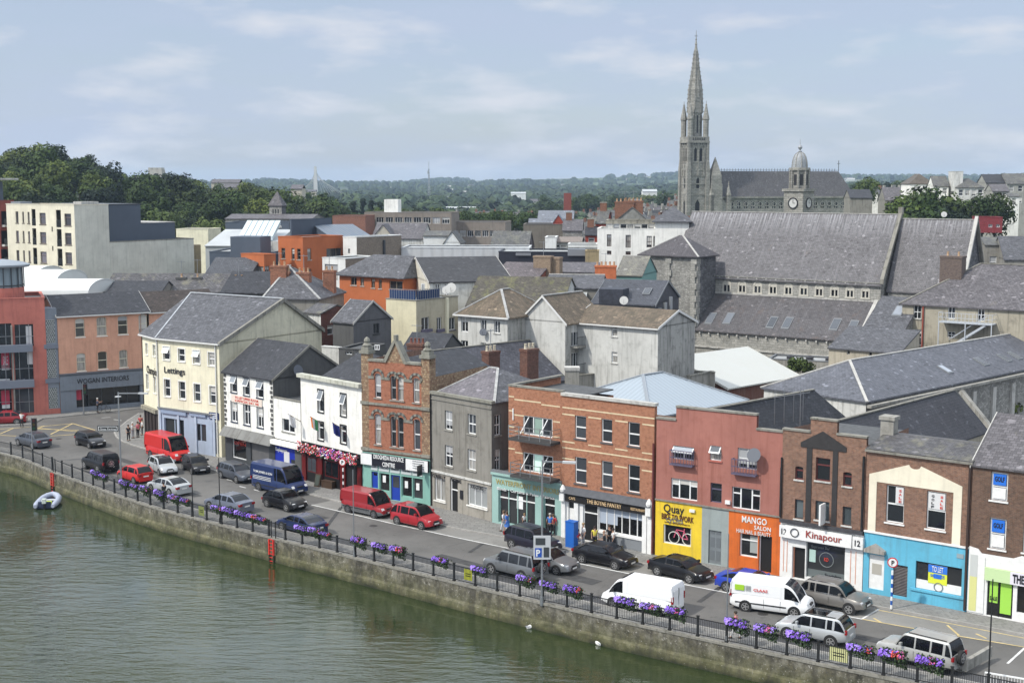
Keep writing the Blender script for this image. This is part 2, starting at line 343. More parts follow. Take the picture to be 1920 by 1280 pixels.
def roof(b,kind,x0,x1,y0,y1,ze,zr,m,over=.25,th=.14,ins=None,ridge=None,wallm=None,gutter=None,yr=None,verge=None,parent=None,xr=None):
 """roof part; gable triangles go into the wall mesh b.M (call before walls())"""
 M=MB();ym=(y0+y1)/2 if yr is None else yr;xm=(x0+x1)/2 if xr is None else xr;o=over
 R1=MB()if ridge else None
 def rb(p,q):
  if ridge:R1.bar((p[0],p[1],p[2]+.02),(q[0],q[1],q[2]+.02),.26,ridge,.1)
 if kind=='gx':
  s1=(zr-ze)/(ym-y0);s2=(zr-ze)/(y1-ym)
  M.slab([(x0-o*.6,y0-o,ze-o*s1),(x1+o*.6,y0-o,ze-o*s1),(x1+o*.6,ym,zr),(x0-o*.6,ym,zr)],th,m)
  M.slab([(x0-o*.6,ym,zr),(x1+o*.6,ym,zr),(x1+o*.6,y1+o,ze-o*s2),(x0-o*.6,y1+o,ze-o*s2)],th,m)
  rb((x0-o*.6,ym,zr),(x1+o*.6,ym,zr))
  if wallm:
   t=th+.01
   b.M.poly([(x1,y0,ze-t),(x1,y1,ze-t),(x1,ym,zr-t)],wallm);b.M.poly([(x0,y1,ze-t),(x0,y0,ze-t),(x0,ym,zr-t)],wallm)
  if verge:
   for x in (x0-o*.6-.06,x1+o*.6+.0):
    M.hexa([(x,y0-o,ze-o*s1-.2),(x+.06,y0-o,ze-o*s1-.2),(x+.06,ym,zr-.2),(x,ym,zr-.2)],[(x,y0-o,ze-o*s1+.04),(x+.06,y0-o,ze-o*s1+.04),(x+.06,ym,zr+.04),(x,ym,zr+.04)],verge)
    M.hexa([(x,ym,zr-.2),(x+.06,ym,zr-.2),(x+.06,y1+o,ze-o*s2-.2),(x,y1+o,ze-o*s2-.2)],[(x,ym,zr+.04),(x+.06,ym,zr+.04),(x+.06,y1+o,ze-o*s2+.04),(x,y1+o,ze-o*s2+.04)],verge)
 elif kind=='gy':
  s1=(zr-ze)/(xm-x0);s2=(zr-ze)/(x1-xm)
  M.slab([(x0-o,y0-o*.6,ze-o*s1),(xm,y0-o*.6,zr),(xm,y1+o*.6,zr),(x0-o,y1+o*.6,ze-o*s1)],th,m)
  M.slab([(xm,y0-o*.6,zr),(x1+o,y0-o*.6,ze-o*s2),(x1+o,y1+o*.6,ze-o*s2),(xm,y1+o*.6,zr)],th,m)
  rb((xm,y0-o*.6,zr),(xm,y1+o*.6,zr))
  if wallm:
   t=th+.01
   b.M.poly([(x0,y0,ze-t),(x1,y0,ze-t),(xm,y0,zr-t)],wallm);b.M.poly([(x1,y1,ze-t),(x0,y1,ze-t),(xm,y1,zr-t)],wallm)
  if verge:
   y=y0-o*.6-.06
   M.hexa([(x0-o,y,ze-o*s1-.2),(xm,y,zr-.2),(xm,y+.06,zr-.2),(x0-o,y+.06,ze-o*s1-.2)],[(x0-o,y,ze-o*s1+.04),(xm,y,zr+.04),(xm,y+.06,zr+.04),(x0-o,y+.06,ze-o*s1+.04)],verge)
   M.hexa([(xm,y,zr-.2),(x1+o,y,ze-o*s2-.2),(x1+o,y+.06,ze-o*s2-.2),(xm,y+.06,zr-.2)],[(xm,y,zr+.04),(x1+o,y,ze-o*s2+.04),(x1+o,y+.06,ze-o*s2+.04),(xm,y+.06,zr+.04)],verge)
 elif kind=='hip':
  E=[(x0-o,y0-o,ze),(x1+o,y0-o,ze),(x1+o,y1+o,ze),(x0-o,y1+o,ze)]
  if (x1-x0)>=(y1-y0)or ins is not None:
   i=ins if ins is not None else (y1-y0)/2
   if isinstance(i,tuple):i0,i1=i
   else:i0=i1=min(i,(x1-x0)/2-.01)
   a=(x0+i0,ym,zr);c=(x1-i1,ym,zr)
   M.slab([E[0],E[1],c,a],th,m);M.slab([E[2],E[3],a,c],th,m);M.slab([E[1],E[2],c],th,m);M.slab([E[3],E[0],a],th,m)
   rb(a,c);rb(E[0],a);rb(E[1],c);rb(E[2],c);rb(E[3],a)
  else:
   i=(x1-x0)/2;a=(xm,y0+i,zr);c=(xm,y1-i,zr)
   M.slab([E[0],E[1],a],th,m);M.slab([E[1],E[2],c,a],th,m);M.slab([E[2],E[3],c],th,m);M.slab([E[3],E[0],a,c],th,m)
   rb(a,c);rb(E[0],a);rb(E[1],a);rb(E[2],c);rb(E[3],c)
 elif kind=='flat':
  M.box(x0+.02,y0+.02,ze-.3,x1-.02,y1-.02,ze-.12,m)
 elif kind=='mono':
  s1=(zr-ze)/(y1-y0)
  M.slab([(x0-.1,y0-o,ze-o*s1),(x1+.1,y0-o,ze-o*s1),(x1+.1,y1,zr),(x0-.1,y1,zr)],th,m)
  if wallm:
   t=th+.01;b.M.poly([(x1,y0,ze-t),(x1,y1,ze-t),(x1,y1,zr-t)],wallm);b.M.poly([(x0,y1,ze-t),(x0,y0,ze-t),(x0,y1,zr-t)],wallm)
 r=M.build('roof',parent or b.root)
 if ridge:R1.build('ridge_tiles',r)
 if gutter:
  g=MB();yy=y0-o-.05;s=(zr-ze)/(ym-y0)*o if kind=='gx' else ((zr-ze)/(y1-y0)*o if kind=='mono' else 0)
  g.box(x0-o*.6,yy-.06,ze-s-.2,x1+o*.6,yy+.06,ze-s-.06,gutter);g.build('gutter',r)
 return r
def boxwalls(b,x0,x1,y0,y1,ze,m,mr=None,zb=0,left=True,back=True,f=None,fr=None):
 """four walls as faces; f, fr: Face objects with openings for front / right"""
 f=f or b.front;fr=fr or Face(b,(x1,y0),(0,1))
 f.wall(b.M,x0 if f is b.front else 0,zb,x1 if f is b.front else x1-x0,ze,m)
 fr.wall(b.M,0,zb,y1-y0,ze,mr or m)
 if back:b.M.poly([(x1,y1,zb),(x0,y1,zb),(x0,y1,ze),(x1,y1,ze)],m)
 if left:b.M.poly([(x0,y1,zb),(x0,y0,zb),(x0,y0,ze),(x0,y1,ze)],mr or m)
def parapet(b,x0,x1,y0,y1,z,m,h=.12,w=.3,ov=.05,name='coping'):
 M=MB()
 M.box(x0-ov,y0-ov,z,x1+ov,y0+w,z+h,m);M.box(x0-ov,y1-w,z,x1+ov,y1+ov,z+h,m)
 M.box(x0-ov,y0+w,z,x0+w,y1-w,z+h,m);M.box(x1-w,y0+w,z,x1+ov,y1-w,z+h,m)
 return M.build(name,b.root)
def chimney(b,par,u,v,zt,w,d,h,m,pots=3,potm=None,cap=None,fr='p',label=None):
 """u,v picture position of the top-front-left corner at world height zt"""
 u,v=px(fr,u,v);p=b.toloc(G(u,v,zt));x,y,z=p;M=MB()
 M.box(x,y,z-h,x+w,y+d,z-.25,m);M.box(x-.06,y-.06,z-.25,x+w+.06,y+d+.06,z,cap or m)
 o=M.build('chimney',par)
 if label:o['label']=label
 pm_=potm or plain('clay pot',(.45,.3,.18),.8,var=.2)
 q=MB()
 for i in range(pots):
  t=(i+.5)/pots;cx=x+w*t if w>=d else x+w/2;cy=y+d/2 if w>=d else y+d*t
  q.lathe((cx,cy,z),[(.15,0),(.13,.1),(.12,.45),(.15,.5)],8,pm_)
 if pots:q.build('chimney_pots',par,True)
 if rnd.random()<.6:
  q=MB();ax_=x+w*.5;ay_=y+d*.5;hh=rnd.uniform(1.6,2.6);q.bar((ax_,ay_,z),(ax_,ay_,z+hh),.05,STEEL);q.bar((ax_-.6,ay_,z+hh-.15),(ax_+.6,ay_-.2,z+hh-.15),.04,STEEL)
  for k in range(6):q.bar((ax_-.55+.2*k,ay_-.28,z+hh-.15),(ax_-.55+.2*k,ay_+.28,z+hh-.15),.03,STEEL)
  q.build('aerial',par)
 return o
STD=-36.6
def blk(name,label,A,uB,uC,ze=None,Y=None,ang=STD,rf=None,wm=None,mr=None,rm=None,z0=0,cat='building',fr='p',group=None,over=.25,ridge=None,verge=None,gutter=None,fin=True,W=None,D=None,par=None,ins=None):
 """background building: A eave corner front-left (pixel); uB, uC columns of the front-right and back-right eave corners"""
 u,v=px(fr,*A);a=P(u,v,Y)if Y else G(u,v,ze);ze_=a.z
 d=(math.cos(R(ang)),math.sin(R(ang)))
 if W is None:W=along(a,d,px(fr,uB,0)[0])
 B_=(a.x+d[0]*W,a.y+d[1]*W)
 b=Bd(name,label,cat,(a.x,a.y),B_,group,z0);b.ze=ze_-z0
 b.D=D if D is not None else b.depth(px(fr,uC,0)[0],b.ze)
 b.rt=Face(b,(b.W,0),(0,1));b.wm=wm;b.mr=mr;b.spec=(rf,rm,over,ridge,verge,gutter,par,ins)
 if fin:b.finish=None;finish(b)
 return b
def finish(b,zr=None):
 rf,rm,over,ridge,verge,gutter,par,ins=b.spec;ze=b.ze
 boxwalls(b,0,b.W,0,b.D,ze,b.wm,b.mr,f=b.front,fr=b.rt)
 b.r=None
 if rf:
  kind,rise=rf
  if kind=='flat':
   b.r=roof(b,'flat',0,b.W,0,b.D,ze,ze,rm);parapet(b,0,b.W,0,b.D,ze,par or b.wm,.1,.25)
  else:
   b.r=roof(b,kind,0,b.W,0,b.D,ze,ze+rise,rm,over,ridge=ridge,verge=verge,wallm=(b.mr or b.wm)if kind=='gx' else b.wm,gutter=gutter,ins=ins)
 b.walls();return b
SHG=lambda:glassm('shop glass',(.012,.013,.014),.08)
PWH=lambda:plain('white poster',(.6,.6,.6),.6)
GTF=lambda:plain('grey timber frame',(.22,.19,.15),.6)
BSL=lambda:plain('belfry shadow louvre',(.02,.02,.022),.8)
GLE=lambda:plain('grey lettering',(.15,.17,.18),.6)
DDW=lambda:plain('dark doorway',(.01,.01,.01),.6)
BRF=lambda:plain('brown frame',(.12,.09,.08),.5)
# ================= palette
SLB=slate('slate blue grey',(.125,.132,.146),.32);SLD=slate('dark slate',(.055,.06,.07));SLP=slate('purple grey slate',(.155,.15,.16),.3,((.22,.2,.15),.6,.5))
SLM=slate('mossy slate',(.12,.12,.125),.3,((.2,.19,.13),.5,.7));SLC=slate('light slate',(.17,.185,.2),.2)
TLB=slate('brown concrete tile',(.20,.155,.10),.3,((.07,.06,.04),.45,.8),.33,.42)
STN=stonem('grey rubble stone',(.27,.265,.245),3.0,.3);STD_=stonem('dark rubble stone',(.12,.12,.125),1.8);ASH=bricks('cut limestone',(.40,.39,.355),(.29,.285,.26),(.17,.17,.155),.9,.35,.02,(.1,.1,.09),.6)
CONC=render('concrete',(.3,.29,.26),.5);CONL=render('pale concrete',(.46,.45,.42),.4);CAP=render('coping stone',(.24,.23,.2),.7,(.06,.06,.045))
CRM=render('cream paint',(.75,.71,.54),.18,(.3,.28,.2));WHT=render('white masonry paint',(.80,.79,.74),.22,(.3,.3,.27));WHD=render('dirty white render',(.58,.58,.55),.45,(.12,.12,.1))
GRY=render('grey cement render',(.235,.225,.2),.4);GRD=render('dark grey render',(.1,.1,.098),.3,(.04,.04,.04));TAN=render('tan render',(.36,.33,.26),.4)
CRS=render('shaded stained cream gable',(.58,.55,.42),.25,(.14,.14,.10));FLAT=plain('roofing felt',(.08,.083,.085),.9,var=.3);FLC=plain('pale felt',(.3,.31,.31),.9,var=.25,vs=.6)  # CRS darker than CRM: gable shade painted in, plus dirt streaks
BRR=bricks('red brick',(.34,.125,.075),(.25,.085,.05),(.36,.2,.13),blotch=(.2,.09,.05),amt=.35)
BRB=bricks('brown brick',(.27,.135,.085),(.17,.085,.06),(.24,.2,.16),blotch=(.07,.05,.04),amt=.45)
BRO=bricks('orange brick',(.36,.145,.078),(.26,.095,.052),(.4,.25,.17),blotch=(.22,.1,.05),amt=.3)
BRT=bricks('buff brick',(.27,.22,.17),(.2,.165,.13),(.2,.18,.15))
BLK=plain('black gloss paint',(.012,.012,.013),.35);BLM=plain('black iron',(.012,.013,.014),.5);STEEL=plain('galvanised steel',(.35,.36,.37),.4,.8)
LEAD=plain('lead',(.16,.17,.18),.6);WOODD=plain('dark wood',(.06,.035,.02),.6);GUT=plain('white gutter',(.6,.6,.58),.4);RID=plain('pale ridge mortar',(.33,.33,.32),.9,var=.3)
SILL=render('stone sill',(.3,.29,.26),.5)
# ================= camera
cam=bpy.data.cameras.new('camera');co=bpy.data.objects.new('camera',cam);COL.objects.link(co);S.camera=co
cam.sensor_width=36;cam.lens=36*F/1920;cam.clip_start=.5;cam.clip_end=30000;co.location=(0,0,H);co.rotation_euler=(R(90)-PITCH,0,0)
# ================= light
SUN_AZ=R(-118);SUN_EL=R(47)   # direction of the sun measured from +Y towards +X
w=bpy.data.worlds.new('World');S.world=w;w.use_nodes=True;nt=w.node_tree;nt.nodes.clear()
out=N(nt,'ShaderNodeOutputWorld');bg=N(nt,'ShaderNodeBackground');L(nt,bg.outputs[0],out.inputs[0])
sky=N(nt,'ShaderNodeTexSky');sky.sky_type='NISHITA';sky.sun_disc=False;sky.sun_elevation=SUN_EL;sky.sun_rotation=SUN_AZ
sky.air_density=1.0;sky.dust_density=1.0;sky.ozone_density=1.5
tc=N(nt,'ShaderNodeTexCoord');mp=N(nt,'ShaderNodeMapping');mp.inputs['Scale'].default_value=(1.6,1.6,9.0);L(nt,tc.outputs['Generated'],mp.inputs['Vector'])
n1=noise(nt,mp.outputs['Vector'],1.6,7,.58);
mp2=N(nt,'ShaderNodeMapping');mp2.inputs['Scale'].default_value=(7,7,26);mp2.inputs['Location'].default_value=(3.1,.4,.2);L(nt,tc.outputs['Generated'],mp2.inputs['Vector'])
n2=noise(nt,mp2.outputs['Vector'],1.5,6,.55)
cl=ramp(nt,n1,[(.3,g3(.45)),(.65,g3(.95))])
col=mix(nt,sky.outputs['Color'],(4.0,4.65,5.95),cl)
cl2=ramp(nt,n2,[(.50,g3(0)),(.72,g3(.9))]);col=mix(nt,col,(5.7,5.95,6.5),cl2)
gx=N(nt,'ShaderNodeSeparateXYZ');L(nt,tc.outputs['Generated'],gx.inputs[0]);hi=ramp(nt,gx.outputs['Z'],[(.17,g3(1)),(.5,(2.8,2.6,2.25))]);col=mix(nt,col,hi,1.0,'MULTIPLY')   # overhead sky brightened out of view as added fill light
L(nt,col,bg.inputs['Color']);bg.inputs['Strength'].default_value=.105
sd=bpy.data.lights.new('sun','SUN');sd.energy=2.9;sd.angle=R(2.5);sd.color=(1,.95,.87);so=bpy.data.objects.new('sun',sd);COL.objects.link(so)
dv=Vector((math.sin(SUN_AZ)*math.cos(SUN_EL),math.cos(SUN_AZ)*math.cos(SUN_EL),math.sin(SUN_EL)));so.rotation_euler=dv.to_track_quat('Z','Y').to_euler()
S.view_settings.view_transform='Standard';S.view_settings.look='None';S.view_settings.gamma=1;S.view_settings.exposure=.28
S.cycles.max_bounces=6;S.cycles.volume_bounces=1;S.cycles.diffuse_bounces=3;S.cycles.glossy_bounces=3;S.cycles.transparent_max_bounces=6
# ================= quay line: foot of the railing (pixels), street level
RAIL=[(-70,838),(-35,843),(0,849),(22,853),(45,859),(63,867.5),(80.6,876),(98,883),(116.7,890),(136,897.7),(155,904),(175,911),(195,919),(215,926.5),(235.4,933),(258,941),(282,948),(307,956.5),(333,963),(361.5,970),(387.5,976.5),(415.4,984),(445,991),(474,998),(504.6,1006),(535.4,1014),(567,1021.5),(599,1029),(632.5,1037),(666,1045.5),(702,1054),(737.5,1062.5),(774.6,1071.5),(813.5,1081.5),(851,1090.5),(891,1100.5),(933,1110),(973.5,1120),(1019,1130),(1063,1140),(1109,1151),(1156,1162),(1205,1172.5),(1255,1183.5),(1308,1195),(1362.5,1206),(1417,1218),(1476,1230.5),(1533,1243),(1594,1256),(1657,1268),(1720,1281),(1783,1294),(1850,1309),(1925,1325),(2000,1341)]
RW=[G(u,v,.1)for u,v in RAIL]
WZ=-1.65
def offs(poly,d):
 out=[]
 for i,p in enumerate(poly):
  a=poly[max(0,i-1)];b=poly[min(len(poly)-1,i+1)];t=Vector((b.x-a.x,b.y-a.y,0)).normalized();n=Vector((-t.y,t.x,0));out.append(Vector((p.x,p.y,p.z))+n*d)
 return out
# smooth the quay line a little
for _ in range(2):RW=[RW[0]]+[(RW[i-1]+RW[i]*2+RW[i+1])/4 for i in range(1,len(RW)-1)]+[RW[-1]]
EXT=[RW[0]+(RW[0]-RW[2])*6]+RW+[RW[-1]+(RW[-1]-RW[-3])*8]
# ---- water
m,nt,b=nodes('river water');v=uvn(nt);
b.inputs['Roughness'].default_value=.04;b.inputs['IOR'].default_value=1.62;b.inputs['Specular IOR Level'].default_value=.8
f=noise(nt,v,.06,3);L(nt,ramp(nt,f,[(.3,(.017,.029,.009)),(.7,(.027,.040,.013))]),b.inputs['Base Color'])
mp=N(nt,'ShaderNodeMapping');mp.inputs['Rotation'].default_value=(0,0,R(18));mp.inputs['Scale'].default_value=(.55,1.5,1);L(nt,v,mp.inputs['Vector'])
wn=noise(nt,mp.outputs['Vector'],.95,4,.6);wn2=noise(nt,v,.09,2,.5)
amp=ramp(nt,wn2,[(.36,g3(.35)),(.6,g3(1))]);dp_=N(nt,'ShaderNodeVectorMath',operation='DOT_PRODUCT');L(nt,v,dp_.inputs[0]);WQ=RW[18];WR_=RW[26];wd_=Vector((WR_.x-WQ.x,WR_.y-WQ.y)).normalized();wn_=Vector((wd_.y,-wd_.x));dp_.inputs[1].default_value=(wn_.x,wn_.y,0);mq=N(nt,'ShaderNodeMapRange');L(nt,dp_.outputs['Value'],mq.inputs['Value']);d0_=wn_.x*WQ.x+wn_.y*WQ.y;mq.inputs['From Min'].default_value=d0_+2;mq.inputs['From Max'].default_value=d0_+24;mq.inputs['To Min'].default_value=.10;amp=mix(nt,amp,mq.outputs[0],1.0,'MULTIPLY')
bmp=N(nt,'ShaderNodeBump');bmp.inputs['Distance'].default_value=.34;L(nt,wn,bmp.inputs['Height']);L(nt,amp,bmp.inputs['Strength']);L(nt,bmp.outputs['Normal'],b.inputs['Normal'])
WATER=m
M=MB();far=[Vector((p.x-60,p.y-300,WZ))for p in EXT]
for i in range(len(EXT)-1):
 a,c=EXT[i],EXT[i+1];M.poly([(a.x,a.y+.5,WZ),(far[i].x,far[i].y,WZ),(far[i+1].x,far[i+1].y,WZ),(c.x,c.y+.5,WZ)],WATER)
tag(M.build('river_water'),'dark green river water below the quay wall',None,kind='structure')
# ---- quay wall
m,nt,b=nodes('quay wall stone');b.inputs['Roughness'].default_value=.95;tc_=N(nt,'ShaderNodeTexCoord');sx=N(nt,'ShaderNodeSeparateXYZ');L(nt,tc_.outputs['Object'],sx.inputs[0])
ov=tc_.outputs['Object'];f=noise(nt,ov,1.3,8,.75);c1=ramp(nt,f,[(.36,(.032,.030,.024)),(.5,(.105,.097,.076)),(.62,(.215,.205,.17))])
f2=noise(nt,ov,4,4,.7);c1=mix(nt,c1,(.6,.58,.52),ramp(nt,f2,[(.62,g3(0)),(.7,g3(.7))]))
f3=noise(nt,ov,.5,5,.7)
zz=N(nt,'ShaderNodeMath',operation='MULTIPLY_ADD');L(nt,f3,zz.inputs[0]);zz.inputs[1].default_value=1.3;L(nt,sx.outputs['Z'],zz.inputs[2])
mr_=N(nt,'ShaderNodeMapRange');mr_.inputs['From Min'].default_value=-1.0;mr_.inputs['From Max'].default_value=.6;L(nt,zz.outputs[0],mr_.inputs['Value'])
c1=mix(nt,ramp(nt,f,[(.3,(.05,.055,.02)),(.7,(.13,.125,.05))]),c1,mr_.outputs[0])
f6=noise(nt,ov,1.6,5,.7);c1=mix(nt,c1,(.16,.14,.07),ramp(nt,f6,[(.5,g3(0)),(.7,g3(.45))]))
mr2=N(nt,'ShaderNodeMapRange');mr2.inputs['From Min'].default_value=-1.1;mr2.inputs['From Max'].default_value=-.65;L(nt,zz.outputs[0],mr2.inputs['Value'])
fsp=noise(nt,ov,7,3,.7);c1=mix(nt,c1,(.55,.54,.5),ramp(nt,fsp,[(.66,g3(0)),(.72,g3(.8))]));fst=N(nt,'ShaderNodeMapping');fst.inputs['Scale'].default_value=(1.2,1.2,.15);L(nt,ov,fst.inputs['Vector']);c1=mix(nt,c1,(.035,.032,.025),ramp(nt,noise(nt,fst.outputs['Vector'],1.1,5,.65),[(.5,g3(0)),(.7,g3(.75))]));c1=mix(nt,(.016,.019,.009),c1,mr2.outputs[0]);L(nt,c1,b.inputs['Base Color']);bump(nt,b,f2,.6,.06);QW=m
M=MB();o1=offs(EXT,-.2);o2=offs(EXT,-.32);o3=offs(EXT,-.5);o0=offs(EXT,.6)
for i in range(len(EXT)-1):
 def z(p,h):return (p.x,p.y,h)
 M.poly([z(o3[i],-3.2),z(o3[i+1],-3.2),z(o2[i+1],-1.15),z(o2[i],-1.15)],QW)
 M.poly([z(o2[i],-1.15),z(o2[i+1],-1.15),z(o1[i+1],-1.0),z(o1[i],-1.0)],QW)
 M.poly([z(o1[i],-1.0),z(o1[i+1],-1.0),z(o1[i+1],.06),z(o1[i],.06)],QW)
 M.poly([z(o1[i],.06),z(o1[i+1],.06),z(o0[i+1],.06),z(o0[i],.06)],QW)
qw=M.build('quay_wall',smooth=True);tag(qw,'long stained stone quay wall, green with algae at the waterline','wall')
M=MB();a1=offs(EXT,-.25);a2=offs(EXT,-.02)
for i in range(len(EXT)-1):M.hexa([z(a1[i],.062),z(a1[i+1],.062),z(a2[i+1],.062),z(a2[i],.062)],[z(a1[i],.2),z(a1[i+1],.2),z(a2[i+1],.2),z(a2[i],.2)],CAP)
M.build('coping',qw)
# ---- terrain
def sst(x,a,b):
 t=max(0,min(1,(x-a)/(b-a)));return t*t*(3-2*t)
def terr(x,y):
 u=x/max(y,1)
 h=0
 k=sst(y,270,400)
 def pw(t,pts):
  for i in range(len(pts)-1):
   if t<=pts[i+1][0]:
    s=(t-pts[i][0])/(pts[i+1][0]-pts[i][0]);return pts[i][1]+(pts[i+1][1]-pts[i][1])*max(0,s)
  return pts[-1][1]
 hl=pw(u,[(-.6,20),(-.385,20),(-.345,24),(-.325,21.5),(-.30,17.5),(-.25,13.5),(-.19,11),(-.145,7),(-.10,3),(0,0)])
 h+=hl*k*(1-.75*sst(y,650,1000))
 h+=15*sst(u,.02,.2)*sst(y,230,420)*(1-.3*sst(y,700,1500))
 far=sst(y,2200,4600)
 h+=7*sst(y,600,1300)+far*(22+7*math.sin(x*.0016+1)+5*math.sin(x*.0041)+2*math.sin(x*.009+y*.002)+6*sst(u,.0,.25))
 h+=3*math.sin(x*.004+y*.003)*sst(y,800,1600)
 return h
m,nt,b=nodes('country ground');b.inputs['Roughness'].default_value=1;v=uvn(nt,obj=True)
vo=N(nt,'ShaderNodeTexVoronoi');vo.inputs['Scale'].default_value=.006;L(nt,v,vo.inputs['Vector']);sc_=N(nt,'ShaderNodeSeparateColor');L(nt,vo.outputs['Color'],sc_.inputs[0])
fields=ramp(nt,sc_.outputs['Red'],[(0,(.04,.065,.02)),(.35,(.085,.125,.035)),(.6,(.045,.07,.025)),(.8,(.20,.19,.09)),(1,(.07,.11,.035))])
f=noise(nt,v,.006,7,.65);c=mix(nt,fields,(.018,.032,.014),ramp(nt,f,[(.46,g3(0)),(.54,g3(1))]));f=noise(nt,v,.05,4,.7);c=mix(nt,c,(.01,.02,.01),ramp(nt,f,[(.45,g3(0)),(.7,g3(.6))]))
L(nt,c,b.inputs['Base Color']);GRD_M=m
M=MB();ys=[150,180,210,240,270,300,330,360,390,430,480,540,600,680,780,900,1050,1250,1500,1800,2200,2700,3200,3800,4400,5200,6200]
us=[-.75+.025*i for i in range(61)]
vv=[(u*y,y,terr(u*y,y)-.35 if y<420 else terr(u*y,y))for y in ys for u in us];ff=[]
nU=len(us)
for j in range(len(ys)-1):
 for i in range(nU-1):ff.append([j*nU+i,j*nU+i+1,(j+1)*nU+i+1,(j+1)*nU+i])
M.v=vv;M.f=ff;M.m=[0]*len(ff);M.mats=[GRD_M]
tag(M.build('terrain',smooth=True,ang=180),'green fields and low wooded hills reaching to the skyline',None,kind='structure')
# ---- town ground plate (yards between the buildings), road, pavements
YARD=plain('yard concrete',(.16,.155,.145),.95,var=.3,vs=.2)
M=MB();back=[Vector((p.x+120,p.y+150,0))for p in EXT]
q=offs(EXT,.3)
for i in range(len(EXT)-1):M.poly([z(q[i],.0),z(q[i+1],.0),z(back[i+1],.0),z(back[i],.0)],YARD)
tag(M.build('town_ground'),'paved yards and lanes behind the quay buildings',None,kind='structure')
def asph(name,c,a=.18):
 m,nt,b=nodes(name);b.inputs['Roughness'].default_value=.92;v=uvn(nt,obj=True);f=noise(nt,v,.25,6,.7);f2=noise(nt,v,9,3,.7)
 col=ramp(nt,f,[(.3,tuple(x*(1-a)for x in c)),(.7,tuple(x*(1+a)for x in c))]);col=mix(nt,col,tuple(x*.6 for x in c),ramp(nt,f2,[(.5,g3(0)),(.8,g3(.5))]))
 fo=noise(nt,v,.75,3,.5);col=mix(nt,col,tuple(x*.45 for x in c),ramp(nt,fo,[(.66,g3(0)),(.76,g3(.8))]));col=mix(nt,col,tuple(min(1,x*1.5)for x in c),ramp(nt,noise(nt,v,.1,3,.5),[(.5,g3(0)),(.65,g3(.5))]))
 vo=N(nt,'ShaderNodeTexVoronoi');vo.feature='DISTANCE_TO_EDGE';vo.inputs['Scale'].default_value=.16
 f3=noise(nt,v,.8,4,.7);ad=N(nt,'ShaderNodeVectorMath',operation='ADD');L(nt,v,ad.inputs[0]);L(nt,mix(nt,g3(0),(2,2,0),f3),ad.inputs[1]);L(nt,ad.outputs[0],vo.inputs['Vector'])
 col=mix(nt,tuple(x*.5 for x in c),col,ramp(nt,vo.outputs['Distance'],[(.0,g3(.55)),(.006,g3(1))]))
 L(nt,col,b.inputs['Base Color']);bump(nt,b,f2,.2,.01);return m
ASPH=asph('road asphalt',(.108,.104,.097),.25);ASPD=asph('newer dark asphalt',(.06,.061,.064));BAY=asph('pale parking bay concrete',(.21,.205,.19),.15)
PAV=bricks('paving slabs',(.25,.245,.23),(.21,.205,.195),(.12,.12,.11),.6,.6,.012,(.12,.12,.11),.4,.1);KERB=plain('kerb stone',(.3,.29,.27),.9,var=.2,vs=1)
def strip(name,A,B,zt,m,label,zb=None,kind='structure'):
 M=MB()
 for i in range(len(A)-1):
  if zb is None:M.poly([z(A[i],zt),z(A[i+1],zt),z(B[i+1],zt),z(B[i],zt)],m)
  else:M.hexa([z(A[i],zb),z(A[i+1],zb),z(B[i+1],zb),z(B[i],zb)],[z(A[i],zt),z(A[i+1],zt),z(B[i+1],zt),z(B[i],zt)],m)
 o=M.build(name);tag(o,label,None,kind=kind);return o
strip('road',offs(EXT,.5),offs(EXT,34),.02,ASPH,'grey asphalt quay road')
fp=strip('quayside_footpath',offs(EXT,.06),offs(EXT,1.9),.1,PAV,'narrow footpath along the railing',.0)
strip('quayside_kerb',offs(EXT,1.9),offs(EXT,2.05),.115,KERB,'kerb of the quayside footpath',.0)
strip('dark_road_strip',offs(EXT[9:],2.05),offs(EXT[9:],3.5),.026,ASPD,'darker resurfaced strip beside the quayside kerb')
# front kerb line (far side of the street)
KL=[(221,806),(216,812),(220,820),(231,828),(250,835),(271,841),(300,851),(345,867),(400,882),(470,901),(573,925),(642,942),(700,956),(770,972),(850,990),(950,1008),(1060,1030),(1195,1055),(1340,1084),(1500,1112),(1630,1135),(1760,1159),(1920,1190),(2100,1226)]
KW=[G(u,v,.0)for u,v in KL]
SK=[G(u,v,.0)for u,v in [(262,776),(240,790)]]+KW
def cat2(poly,M,z0,z1,m):pass
# pavement: from kerb to well under the buildings
bk=[Vector((p.x+9,p.y+12,0))for p in SK]
strip('pavement',SK,bk,.12,PAV,'grey slabbed pavement in front of the shops',.0)
strip('pavement_kerb',offs(SK,-.16),SK,.125,KERB,'kerb of the shop side pavement',.0)
WL=[(584,946),(600,949.5),(740,982),(860,1008),(954,1027.5),(1089,1056.5),(1195,1078),(1360,1110),(1541,1146),(1617,1160)]
WLw=[G(u,v,.03)for u,v in WL]
YLw=[G(u,v,.03)for u,v in [(1617,1160),(1700,1175),(1800,1192),(1920,1212),(2050,1238)]]
